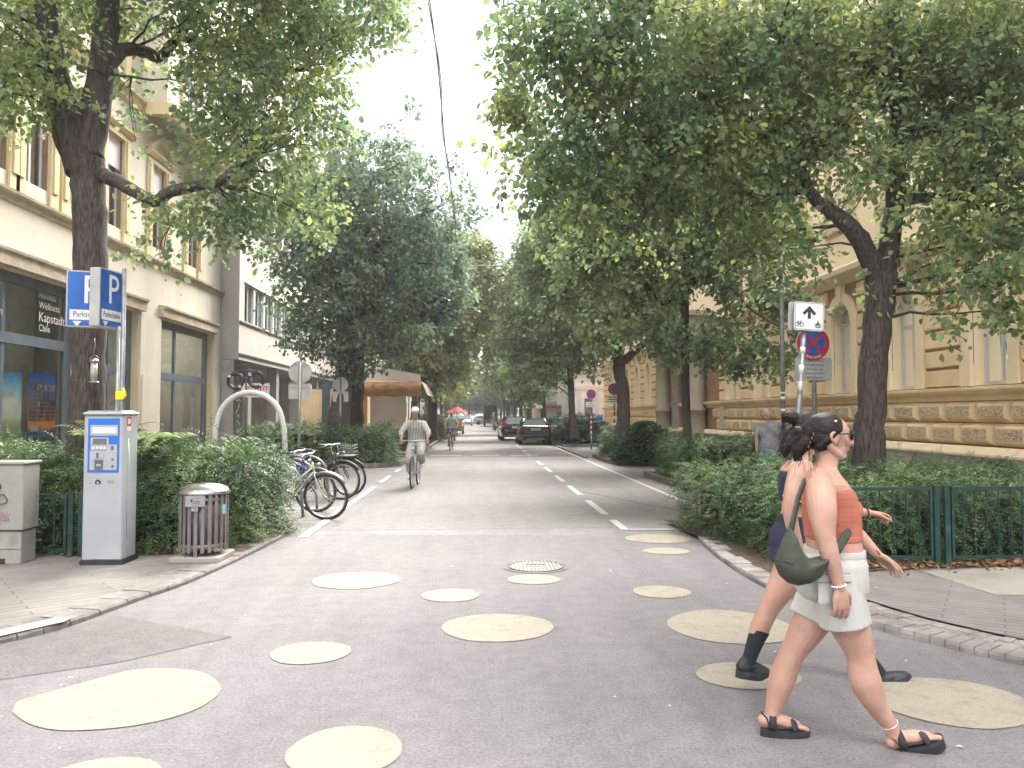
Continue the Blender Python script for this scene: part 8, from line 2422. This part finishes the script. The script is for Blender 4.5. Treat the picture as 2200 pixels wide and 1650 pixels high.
t.build('eyebrows', M_['hair_dark'], wo1)
# shoulder bag with strap
bgx = [(1696, 1128), (1680, 1158), (1664, 1195), (1662, 1212), (1672, 1236), (1690, 1252), (1714, 1259), (1740, 1254), (1764, 1240), (1780, 1215), (1790, 1192), (1778, 1196), (1760, 1201), (1738, 1199), (1722, 1182), (1710, 1160), (1703, 1140)]
cx_, cz_ = 1715, 1212
out = []
for i in range(len(bgx)):
 for k in range(3):
  a, b_ = bgx[i], bgx[(i+1) % len(bgx)]; out.append((a[0] + (b_[0]-a[0])*k/3, a[1] + (b_[1]-a[1])*k/3))
po = w1(cx_, cz_, -.235)
Bb = Body()
V = [((x - cx_)/ (1650/(YW-.235)), -(y - cz_)/(1650/(YW-.235))) for x, y in out]
pillow(Bb.mb, V, frameM((po.x, po.y, po.z), (1, 0, 0), (0, 0, 1)), .075, mid=(.01, -.01))
bag = empty('shoulder_bag', (po.x, po.y, po.z), 0, 'dark green crescent shoulder bag hanging at the hip of the woman in orange', 'bag')
Bb.finish('pouch', M_['bag_green'], bag, .006, 3)
t = MB()
t.tube([w1(1699, 1140, -.235), w1(1706, 1110, -.19), w1(1714, 1072, -.10), w1(1727, 1035, .02), w1(1748, 1016, .07), w1(1764, 1006, .085), w1(1783, 1022, .10), w1(1812, 1060, .12)], [.016, .015, .014, .014, .014, .014, .014, .014], n=8, flat=.3, up=(0, -1, 0))
t.tube([w1(1786, 1200, -.235), w1(1797, 1186, -.225), w1(1812, 1160, -.195), w1(1829, 1136, -.14), w1(1842, 1118, -.05), w1(1846, 1100, .05)], [.026, .024, .024, .021, .02, .018], n=8, flat=.25, up=(.3, -1, 0))
t.build('strap', M_['bag_green'], bag)
t = MB()
for a, b_ in (((1664, 1200), (1700, 1212)), ((1700, 1212), (1752, 1225)), ((1752, 1225), (1782, 1208))): t.tube([w1(a[0], a[1], -.30), w1(b_[0], b_[1], -.305)], .0018, n=4)
t.build('seam', M_['black'], bag)
# sandals
def sandal(fr, heel, name='sandal'):
 d, sd, u, L_ = fr; heel = Vector(heel)
 P = []
 for k in range(28):
  q = 2*pi*k/28; x = cos(q); y = sin(q); wd = .042 + .012 * (x + .2) if x > -.3 else .040
  P.append(((L_*.53) + x*L_*.60, y*wd))
 M = frameM(heel - u*.012, d, sd)
 M = Matrix.Identity(4)
 for i in range(3): M[i][0] = d[i]; M[i][1] = sd[i]; M[i][2] = u[i]; M[i][3] = (heel - u*.020)[i]
 b = MB(); n = len(P)
 def up_(x): return .018 * max(0, (x/L_ - .75)) ** 1.4 * 2.2
 V = [(x, y, -.040 + up_(x)) for x, y in P] + [(x*1.0, y*1.05, .0 + up_(x)) for x, y in P] + [(x, y, .018 + up_(x)) for x, y in P]
 b.add([M @ Vector(p) for p in V], [tuple(range(n-1, -1, -1)), tuple(range(2*n, 3*n))] + [(k, (k+1) % n, (k+1) % n + n, k + n) for k in range(n)] + [(k+n, (k+1) % n + n, (k+1) % n + 2*n, k + 2*n) for k in range(n)])
 sl = b.build('sandal', M_['sandal'], wo1)
 b = MB()
 def arc(x0, x1, w_, h, x2=None, r_=.010):
  pts = []
  for k in range(11):
   a = pi*k/10; xx = x0 + (x1-x0)*k/10
   pts.append(M @ Vector((xx, -w_*cos(a), .018 + h*sin(a))))
  b.tube(pts, r_, n=8, flat=.3, up=tuple(u))
 arc(L_*.70, L_*.66, .045, .046, r_=.018)
 arc(L_*.16, L_*.18, .040, .088, r_=.017)
 b.tube([M @ Vector((L_*.10, -.040, .02)), M @ Vector((L_*.02, -.030, .07)), M @ Vector((-.012, 0, .085)), M @ Vector((L_*.02, .030, .07)), M @ Vector((L_*.10, .040, .02))], .011, n=8, flat=.25)
 for s_ in (-1, 1): b.tube([M @ Vector((L_*.18, s_*.036, .045)), M @ Vector((L_*.45, s_*.038, .032)), M @ Vector((L_*.68, s_*.04, .032))], .008, n=6, flat=.5)
 b.build('straps', M_['sandal'], sl)
sandal(fr, w1(1921, 1606, -.09)); sandal(bk, w1(1640, 1560, .085))
t = MB();
for k in range(14):
 q = 2*pi*k/14; c = w1(1802, 1258, -.255); t.sphere((c.x + .029*cos(q), c.y + .026*sin(q), c.z + .006*cos(q)), .0055, n=8, k=6)
t.build('bracelet', M_['beads'], wo1)
t = MB(); c = w1(1883, 1186, .18); t.torus((0, 0, 0), .027, .0028, 'Z', 20, 5, M=Matrix.Translation(c) @ Matrix.Rotation(.9, 4, 'Y')); t.build('bracelet', M_['sign_red'], wo1)
t = MB(); c = w1(1911, 1556, -.09); t.torus((0, 0, 0), .040, .002, 'Z', 20, 5, M=Matrix.Translation(c) @ Matrix.Rotation(-.5, 4, 'Y')); t.build('anklet', M_['beads'], wo1)

# ================= second walking woman, mostly behind the first
Y2W = 4.5
def w2(x, y, dy=0.0): return W(x, y, Y2W + dy)
k2 = 1650.0 / Y2W
wo2 = empty('person', (w2(1725, 1200).x, Y2W, 0), 0, 'walking woman in navy sports top and shorts with black socks, behind the woman in orange', 'person')
B = Body()
def ring2(x, y, wpx, side): p = w2(x, y); return ((p.x, p.y, p.z), wpx / k2, side, 0, 2.3)
torso2 = [ring2(1712, 1200, 42, .165), ring2(1710, 1170, 43, .17), ring2(1714, 1130, 38, .145), ring2(1718, 1095, 34, .125), ring2(1720, 1060, 37, .14), ring2(1718, 1030, 36, .155), ring2(1714, 1008, 30, .155), ring2(1716, 990, 22, .09)]
B.rings(torso2)
B.limb([w2(1718, 1000), w2(1728, 975), w2(1738, 950)], [.058, .050, .047], n=16)
B.limb([w2(1716, 998), w2(1714, 1006, -.09), w2(1712, 1016, -.145)], [.05, .046, .05]); B.limb([w2(1716, 998), w2(1716, 1006, .09), w2(1718, 1016, .145)], [.05, .046, .05])
HM2 = head(B, w2(1742, 924), 0, .98, .03)
B.limb([w2(1712, 1020, -.15), w2(1702, 1060, -.18), w2(1698, 1105, -.19), w2(1708, 1150, -.19), w2(1722, 1190, -.18)], [.052, .048, .040, .034, .023], n=14)
hand(B, w2(1724, 1194, -.18), (.2, 0, -1), (-.3, .9, 0), (.8, .3, 0), .95, .4)
B.limb([w2(1718, 1020, .15), w2(1750, 1062, .19), w2(1792, 1088, .20), w2(1835, 1098, .16), w2(1868, 1102, .12)], [.05, .045, .036, .032, .023], n=14)
hand(B, w2(1870, 1102, .12), (1, -.1, -.15), (-.1, -.3, -1), (0, -1, .3), .95, .75)
# rear leg and forward leg
B.limb([w2(1708, 1195, -.08), w2(1690, 1240, -.08), w2(1668, 1280, -.08), w2(1650, 1312, -.08), w2(1634, 1345, -.08), w2(1622, 1380, -.08), w2(1612, 1412, -.08), w2(1606, 1430, -.08)], [.098, .088, .070, .056, .056, .044, .036, .034], n=18)
B.limb([w2(1714, 1195, .08), w2(1745, 1250, .08), w2(1780, 1300, .08), w2(1800, 1330, .08), w2(1830, 1375, .08), w2(1862, 1415, .08), w2(1884, 1440, .08)], [.098, .088, .068, .060, .056, .042, .036], n=18)
B.finish('body', M_['skin'], wo2, .0065, 3)
T = Body(); T.rings([ring2(1720, 1078, 40, .15), ring2(1719, 1050, 42, .160), ring2(1717, 1025, 39, .163), ring2(1715, 1012, 33, .150)]); T.ball(tuple(w2(1738, 1046, 0)), (.075, .12, .06))
T.limb([w2(1700, 1030, -.09), w2(1706, 1000, -.085), w2(1716, 988, -.08)], [.03, .026, .026], flat=.6); T.limb([w2(1700, 1030, .09), w2(1706, 1000, .085), w2(1716, 988, .08)], [.03, .026, .026], flat=.6)
T.finish('sports_top', M_['navy'], wo2, .0065, 2)
t = MB()
t.tube([w2(1683, 1064, -.06), w2(1688, 1070, -.14), w2(1700, 1074, -.165), w2(1720, 1078, -.165)], .006, n=6); t.tube([w2(1696, 1052, -.04), w2(1692, 1030, -.09), w2(1700, 1000, -.115), w2(1712, 985, -.11)], .005, n=6)
t.build('piping', M_['white_plastic'], wo2)
S_ = Body(); S_.rings([ring2(1708, 1205, 52, .19), ring2(1708, 1175, 50, .185), ring2(1712, 1140, 44, .165), ring2(1716, 1105, 37, .142)]); S_.ball(tuple(w2(1688, 1160, 0)), (.085, .16, .11))
tubeflat(S_, [w2(1710, 1190, -.08), w2(1704, 1208, -.08), w2(1698, 1222, -.08)], [.115, .112, .110]); tubeflat(S_, [w2(1712, 1190, .08), w2(1720, 1208, .08), w2(1728, 1222, .08)], [.115, .112, .108])
S_.finish('shorts', M_['navy'], wo2, .007, 2)
Hh = Body()
def HQ(x, y, z): return HM2 @ Vector((x, y, z))
Hh.ball((-.019, 0, .030), (.0930, .079, .088), HM2); Hh.ball((-.045, 0, 0), (.072, .074, .068), HM2); Hh.ball((-.120, 0, .075), (.042, .040, .040), HM2)
Hh.limb([HQ(-.11, 0, .07), HQ(-.15, 0, .075), HQ(-.165, .01, .05)], [.04, .035, .015]); Hh.limb([HQ(-.08, 0, -.02), HQ(-.13, -.02, -.06), HQ(-.16, -.02, -.12), HQ(-.165, -.02, -.17)], [.05, .048, .036, .008])
Hh.finish('hair', M_['hair_dark'], wo2, .0055, 6)
t = MB()
for k in range(70):
 a = HQ(-.13 + rngh.uniform(-.03, .03), rngh.uniform(-.03, .03), rngh.uniform(-.10, .10)); d = Vector((-rngh.uniform(.3, 1), rngh.uniform(-.6, .6), rngh.uniform(-1.0, .3))).normalized(); L_ = rngh.uniform(.03, .10)
 t.tube([a, a + d*L_*.5, a + d*L_ + Vector((0, 0, -.03))], [.0015, .0012, .0005], n=4)
t.build('loose_strands', M_['hair_dark'], wo2)
def shoe(parent, heel, toe, name='shoe', mat='black', h=.075, sole='rubber', wd=.045):
 heel = Vector(heel); toe = Vector(toe); d = toe - heel; L_ = d.length; d.normalize(); sd = Vector((0, 0, 1)).cross(d).normalized(); u = d.cross(sd)
 Bs = Body()
 Bs.limb([heel + u*.05 + d*.035, heel + d*L_*.35 + u*.055, heel + d*L_*.62 + u*.044, heel + d*L_*.88 + u*.034], [.040, .041, .036, .026], n=14)
 Bs.limb([heel + d*.045 + u*.06, heel + d*.05 + u*(h + .03)], [.036, .038], n=14)
 Bs.limb([heel + d*L_*.55 + u*.03 + sd*.012, heel + d*L_*.8 + u*.028 + sd*.010], [.034, .030]); Bs.limb([heel + d*L_*.55 + u*.03 - sd*.012, heel + d*L_*.8 + u*.028 - sd*.010], [.034, .030])
 o = Bs.finish(name, M_[mat], parent, .006, 2)
 b = MB(); M = Matrix.Identity(4)
 for i in range(3): M[i][0] = d[i]; M[i][1] = sd[i]; M[i][2] = u[i]; M[i][3] = heel[i]
 P = []
 for k in range(28):
  q = 2*pi*k/28; P.append((L_*.5 + cos(q)*L_*.53, sin(q)*(wd + .004*cos(q))))
 n = len(P)
 V = [M @ Vector((x, y, -.012 + .12*max(0, x/L_ - .7))) for x, y in P] + [M @ Vector((x*1.02, y*1.1, .014)) for x, y in P] + [M @ Vector((x, y, .032)) for x, y in P]
 b.add(V, [tuple(range(n-1, -1, -1)), tuple(range(2*n, 3*n))] + [(k, (k+1) % n, (k+1) % n + n, k + n) for k in range(n)] + [(k+n, (k+1) % n + n, (k+1) % n + 2*n, k + 2*n) for k in range(n)])
 b.build('sole', M_[sole], o)
 b = MB()
 for k in range(5):
  c = heel + d*L_*(.36 + .07*k) + u*(.098 - .008*k); b.tube([c - sd*.02, c + sd*.02], .0022, n=4)
 b.build('laces', M_[sole], o)
 return o
shoe(wo2, w2(1582, 1450, -.08), w2(1652, 1456, -.08), h=.05); shoe(wo2, w2(1884, 1488, .08), w2(1956, 1458, .08), h=.05)
Sk = Body(); tubeflat(Sk, [w2(1633, 1352, -.08), w2(1622, 1380, -.08), w2(1611, 1412, -.08), w2(1606, 1430, -.08)], [.057, .047, .040, .039]); Sk.finish('sock', M_['sock'], wo2, .006, 1)
Sk = Body(); tubeflat(Sk, [w2(1842, 1390, .08), w2(1868, 1420, .08), w2(1890, 1448, .08)], [.055, .044, .042]); Sk.finish('sock', M_['sock'], wo2, .006, 1)
t = MB(); c = w2(1862, 1102, .12); t.torus((0, 0, 0), .028, .004, 'X', 20, 6, M=Matrix.Translation(c)); t.build('hair_tie', M_['black'], wo2)
cpos = w2(1893, 1112, .10)
t = MB(); t.sphere(tuple(cpos), (.022, .018, .014), n=12, k=8); t.build('red_case', pmat('red_case', (.5, .02, .06), (.6, .04, .08), 3, .3), label='small red case held in the hand of the woman in navy', cat='case')

# ================= man in a grey shirt behind the right hedge
YM = 15.3
def w3(x, y, dy=0.0): return W(x, y, YM + dy)
wo3 = empty('person', (w3(1651, 950).x, YM, 0), 0, 'standing man in a grey short sleeved shirt and blue shorts behind the right hedge', 'person')
hx, hz = w3(1646, 889).x, w3(1646, 889).z
def mP(x, y, z): return Vector((hx + x, YM + y, z))
B = Body()
B.rings([(tuple(mP(.05, 0, .82)), .12, .17, -pi/2), (tuple(mP(.05, 0, .95)), .13, .175, -pi/2), (tuple(mP(.05, 0, 1.1)), .135, .165, -pi/2), (tuple(mP(.05, 0, 1.3)), .12, .19, -pi/2), (tuple(mP(.05, 0, 1.40)), .10, .17, -pi/2), (tuple(mP(.04, 0, 1.46)), .06, .08, -pi/2)])
B.limb([mP(.04, 0, 1.42), mP(.01, 0, 1.52), mP(0, 0, 1.58)], [.06, .055, .052])
HM3 = head(B, (hx, YM, hz - .01), -pi/2 + .45, 1.03, -.05)
for s_, ex in ((-1, -.06), (1, .05)):
 B.limb([mP(.05 + s_*.19, 0, 1.39), mP(.05 + s_*.24, 0, 1.22), mP(.05 + s_*.26, -.02, 1.08), mP(.05 + s_*.27, -.06, .84)], [.055, .045, .038, .026])
 hand(B, mP(.05 + s_*.27, -.065, .83), (0, -.1, -1), (-s_, 0, 0), (0, -1, 0), 1.0, .35)
 B.limb([mP(.05 + s_*.09, 0, .86), mP(.05 + s_*.10, 0, .48), mP(.05 + s_*.10, .01, .26), mP(.05 + s_*.10, .01, .08)], [.095, .06, .055, .04])
 B.limb([mP(.05 + s_*.10, .03, .05), mP(.05 + s_*.12, -.14, .04)], [.045, .035])
B.finish('body', M_['skin_tan'], wo3, .010, 2)
T = Body(); T.rings([(tuple(mP(.05, 0, .86)), .15, .21, -pi/2), (tuple(mP(.05, 0, 1.1)), .15, .195, -pi/2), (tuple(mP(.05, 0, 1.3)), .135, .205, -pi/2), (tuple(mP(.05, 0, 1.42)), .10, .18, -pi/2), (tuple(mP(.05, 0, 1.46)), .07, .10, -pi/2)])
for s_ in (-1, 1): tubeflat(T, [mP(.05 + s_*.16, 0, 1.40), mP(.05 + s_*.22, 0, 1.28), mP(.05 + s_*.245, 0, 1.17)], [.07, .07, .075])
T.finish('shirt', pmat('shirt_grey', (.13, .13, .15), (.24, .24, .26), 9, .9, bump=.5, bscale=12), wo3, .010, 2)
T = Body(); T.rings([(tuple(mP(.05, 0, .80)), .14, .19, -pi/2), (tuple(mP(.05, 0, .98)), .14, .185, -pi/2)])
for s_ in (-1, 1): tubeflat(T, [mP(.05 + s_*.09, 0, .86), mP(.05 + s_*.11, 0, .52)], [.11, .10])
T.finish('shorts', pmat('shorts_blue', (.04, .14, .28), (.07, .2, .36), 9, .9), wo3, .012, 2)
Hh = Body(); Hh.ball((-.02, 0, .035), (.094, .078, .085), HM3); Hh.ball((-.03, 0, .0), (.085, .08, .07), HM3); Hh.finish('hair', M_['hair_grey'], wo3, .010, 1)

# ================= cyclists (local frame: +X forwards like the bicycles)
def cyclist(name_label, loc, rz, shirt, trousers, skin, helmet=None, long_sleeve=True, hair=None, glasses=False, shoes='white_plastic', voxel=.009, detail=True, back=False, bare_leg=False, scale=1.0):
 e = empty('person', loc, rz, name_label, 'person'); ROOTOFF[e.name] = Vector((0, 0, 0)); e.scale = (scale,) * 3
 B = Body()
 hip = Vector((-.20, 0, .98)); ch = Vector((.0, 0, 1.32)); sh = Vector((.06, 0, 1.44))
 def rg(c, a, b_): return ((c.x, c.y, c.z), a, b_, 0, 2.3)
 tor = [rg(Vector((-.20, 0, .90)), .12, .17), rg(Vector((-.17, 0, 1.0)), .125, .165), rg(Vector((-.11, 0, 1.15)), .12, .155), rg(Vector((-.03, 0, 1.3)), .12, .18), rg(Vector((.03, 0, 1.41)), .10, .185), rg(Vector((.06, 0, 1.47)), .06, .10)]
 B.rings(tor)
 B.limb([Vector((.05, 0, 1.42)), Vector((.09, 0, 1.52)), Vector((.12, 0, 1.58))], [.065, .055, .052])
 HMx = head(B, (.14, 0, 1.63), 0, 1.04, .12)
 sl, tr_ = [], []
 for s_ in (-1, 1):
  arm = [Vector((.04, s_*.17, 1.41)), Vector((.10, s_*.25, 1.28)), Vector((.12, s_*.30, 1.20)), Vector((.18, s_*.29, 1.12)), Vector((.23, s_*.285, 1.055))]
  B.limb(arm, [.052, .046, .038, .033, .025]); sl.append(arm)
  hand(B, (.225, s_*.285, 1.055), (.35, 0, -.55), (-.3, 0, -1), (0, -s_, 0), 1.0, .75)
  px, pz = (.10, .17) if s_ < 0 else (-.14, .41)
  kn = Vector((.20, s_*.13, .72)) if s_ > 0 else Vector((.14, s_*.13, .60))
  ft = Vector((px - .07, s_*.12, pz + .09))
  leg = [Vector((-.17, s_*.09, .92)), (Vector((-.17, s_*.09, .92)) + kn) / 2 + Vector((0, s_*.01, .02)), kn, kn.lerp(ft, .35) + Vector((-.02, 0, 0)), kn.lerp(ft, .8), ft]
  B.limb(leg, [.095, .080, .060, .056, .040, .036]); tr_.append(leg)
  shoe(e, (px - .11, s_*.12, pz + .012), (px + .15, s_*.12, pz + .0 if s_ < 0 else pz - .01), 'shoe', shoes, .03, 'white_plastic' if shoes != 'black' else 'rubber')
 B.finish('body', M_[skin], e, voxel, 2)
 T = Body(); T.rings([rg(Vector((-.20, 0, .93)), .15, .20), rg(Vector((-.16, 0, 1.03)), .15, .195), rg(Vector((-.10, 0, 1.16)), .14, .185), rg(Vector((-.02, 0, 1.3)), .135, .20), rg(Vector((.035, 0, 1.42)), .11, .195), rg(Vector((.055, 0, 1.47)), .075, .11)])
 for arm in sl:
  if long_sleeve: tubeflat(T, [arm[0], arm[1], arm[2], arm[3]], [.070, .066, .062, .052])
  else: tubeflat(T, [arm[0], arm[1] * .6 + arm[0] * .4, ], [.07, .068])
 T.finish('shirt', shirt, e, voxel, 2)
 P_ = Body(); P_.rings([rg(Vector((-.20, 0, .86)), .14, .19), rg(Vector((-.17, 0, 1.0)), .14, .18)])
 for leg in tr_:
  if bare_leg: tubeflat(P_, [leg[0], leg[1], leg[1].lerp(leg[2], .6)], [.115, .10, .09])
  else: tubeflat(P_, [leg[0], leg[1], leg[2], leg[3], leg[4]], [.115, .10, .085, .085, .075])
 P_.finish('trousers', trousers, e, voxel, 2)
 if helmet:
  Hx = Body(); Hx.ball((-.01, 0, .055), (.122, .092, .075), HMx); o = Hx.finish('helmet', M_['sign_white'] if helmet == 'white' else M_['black'], e, .006, 1)
  t = MB()
  for (x, y) in ((.07, 0), (.06, .045), (.06, -.045), (.0, .05), (.0, -.05), (.0, 0), (-.06, .03), (-.06, -.03)):
   z = .055 + .075 * math.sqrt(max(0, 1 - ((x+.01)/.122)**2 - (y/.092)**2)); t.sphere((x, y, z), (.020, .011, .008), n=10, k=6, M=HMx)
  t.tube([HMx @ Vector((.10, -.06, .03)), HMx @ Vector((.125, 0, .035)), HMx @ Vector((.10, .06, .03))], .010, n=6, flat=.6)
  t.tube([HMx @ Vector((0, -.080, .02)), HMx @ Vector((.02, -.062, -.06)), HMx @ Vector((.045, 0, -.110)), HMx @ Vector((.02, .062, -.06)), HMx @ Vector((0, .080, .02))], .004, n=4)
  t.build('vents', M_['black'], o)
 else:
  Hx = Body(); Hx.ball((-.02, 0, .035), (.094, .078, .085), HMx); Hx.finish('hair', hair or M_['hair_dark'], e, .009, 1)
 t = MB()
 if glasses:
  for q in (-1, 1): t.sphere((.088, q*.028, .014), (.010, .026, .016), n=10, k=6, M=HMx)
  t.tube([HMx @ Vector((.01, -.076, .016)), HMx @ Vector((.09, -.045, .018)), HMx @ Vector((.095, 0, .018)), HMx @ Vector((.09, .045, .018)), HMx @ Vector((.01, .076, .016))], .004, n=5)
  t.build('sunglasses', M_['black'], e)
 else:
  for q in (-1, 1): t.sphere((.077, q*.028, .012), (.007, .011, .006), n=8, k=6, M=HMx); t.tube([HMx @ Vector((.088, q*.014, .030)), HMx @ Vector((.082, q*.042, .030))], .004, n=5)
  t.build('eyes', M_['hair_dark'], e)
 return e
def striped(name, c1, c2, sc):
 m, n, b = newmat(name); t = n.nodes.new('ShaderNodeTexCoord'); w_ = n.nodes.new('ShaderNodeTexWave'); w_.bands_direction = 'Y'; w_.inputs['Scale'].default_value = sc; w_.inputs['Distortion'].default_value = .6
 r_ = n.nodes.new('ShaderNodeValToRGB'); r_.color_ramp.elements[0].position = .3; r_.color_ramp.elements[0].color = (*c1, 1); r_.color_ramp.elements[1].position = .42; r_.color_ramp.elements[1].color = (*c2, 1)
 n.links.new(t.outputs['Object'], w_.inputs['Vector']); n.links.new(w_.outputs['Fac'], r_.inputs['Fac']); n.links.new(r_.outputs['Color'], b.inputs['Base Color']); b.inputs['Roughness'].default_value = .9
 return m
ctr = G(885, 1050)
pale = pmat('pale_trousers', (.27, .24, .24), (.34, .31, .31), 6, .85, bump=.6, bscale=9)
rzc = -pi/2 - .045
dv = Vector((cos(rzc), sin(rzc), 0))
o1 = ctr - dv * .60
bk1 = bicycle((o1.x, o1.y, 0), rzc, 'silver city bicycle ridden towards the viewer by the man in the striped shirt', fm_silver, 0, fender=None, group='bicycles being ridden')
cyclist('cyclist in a striped shirt, pale trousers and white helmet riding towards the viewer', (o1.x, o1.y, 0), rzc, striped('striped_shirt', (.13, .14, .13), (.46, .47, .43), 9), pale, 'skin_tan', 'white')
ctr = G(967, 967); rz2 = -pi/2 - .08; dv = Vector((cos(rz2), sin(rz2), 0)); o2 = ctr - dv*.6
bicycle((o2.x, o2.y, 0), rz2, 'dark bicycle ridden towards the viewer by the man in the green shirt', fm_black, 0, fender=None, group='bicycles being ridden')
cyclist('farther cyclist in a pale green shirt, dark shorts and sunglasses riding towards the viewer', (o2.x, o2.y, 0), rz2, pmat('green_shirt', (.26, .36, .28), (.32, .42, .34), 5, .9), pmat('dark_shorts', (.03, .035, .06), (.05, .055, .09), 5, .9), 'skin_tan', None, False, M_['hair_grey'], True, 'black', .014, bare_leg=True)
p3 = Vector((W(1060, 905, 80).x, 80, 0)); rz3 = pi/2
bicycle((p3.x, p3.y, 0), rz3, 'bicycle ridden away from the viewer down the middle of the street', fm_black, 0, fender=None, group='bicycles being ridden', spokes=10)
cyclist('cyclist far away seen from behind in a white helmet and dark top', (p3.x, p3.y, 0), rz3, pmat('dark_top', (.06, .06, .06), (.09, .09, .085), 5, .9), pale, 'skin_tan', 'white', True, None, False, 'white_plastic', .02)
# pedestrian in red near the white building, bending slightly
p4 = Vector((W(1262, 905, 44).x, 44, 0))
e = empty('person', (p4.x, p4.y, 0), 0, 'person in a loose red top leaning behind the fourth right hedge', 'person'); ROOTOFF[e.name] = Vector((0, 0, 0))
B = Body()
B.rings([((0, 0, .85), .12, .16, 0), ((.02, 0, 1.0), .12, .15, 0), ((.08, 0, 1.2), .12, .17, 0), ((.14, 0, 1.33), .09, .15, 0)])
for s_ in (-1, 1):
 B.limb([(0, s_*.09, .88), (.03, s_*.1, .5), (0, s_*.1, .1)], [.09, .06, .04]); B.limb([(0, s_*.1, .04), (.16, s_*.1, .03)], [.04, .03])
 B.limb([(.13, s_*.17, 1.3), (.22, s_*.24, 1.1), (.32, s_*.2, .98)], [.05, .04, .025]); hand(B, (.32, s_*.2, .97), (.6, 0, -.6), (0, 0, -1), (0, -s_, 0), 1, .4)
B.limb([(.14, 0, 1.33), (.2, 0, 1.44)], [.06, .05]); HM4 = head(B, (.23, 0, 1.50), 0, 1, .3)
B.finish('body', M_['skin_tan'], e, .02, 1)
T = Body(); T.rings([((-.02, 0, .78), .2, .24, 0), ((.02, 0, 1.0), .15, .18, 0), ((.08, 0, 1.2), .14, .19, 0), ((.13, 0, 1.34), .10, .17, 0)]);
for s_ in (-1, 1): tubeflat(T, [Vector((.12, s_*.15, 1.3)), Vector((.2, s_*.23, 1.12))], [.07, .06])
T.finish('red_top', pmat('red_cloth', (.55, .05, .04), (.65, .09, .07), 5, .9), e, .02, 1)
Hh = Body(); Hh.ball((-.02, 0, .035), (.094, .078, .085), HM4); Hh.finish('hair', M_['hair_dark'], e, .02, 1)

# ------------------------------------------------------------------ thin haze volume, added to veil and lift the dark tones
hz = MB(); hz.box(-120, 120, -25, 300, -1.2, 45)
hm = bpy.data.materials.new('haze_air'); hm.use_nodes = True
hn = hm.node_tree; hn.nodes.clear()
ho = hn.nodes.new('ShaderNodeOutputMaterial'); hv = hn.nodes.new('ShaderNodeVolumePrincipled')
hv.inputs['Color'].default_value = (.90, .95, 1.0, 1); hv.inputs['Density'].default_value = 0.0007; hv.inputs['Anisotropy'].default_value = .3
hn.links.new(hv.outputs[0], ho.inputs['Volume'])
hz.build('haze', hm, kind='stuff', label='thin pale haze added to lift the dark tones along the street', cat='haze')
scene.cycles.volume_bounces = 1
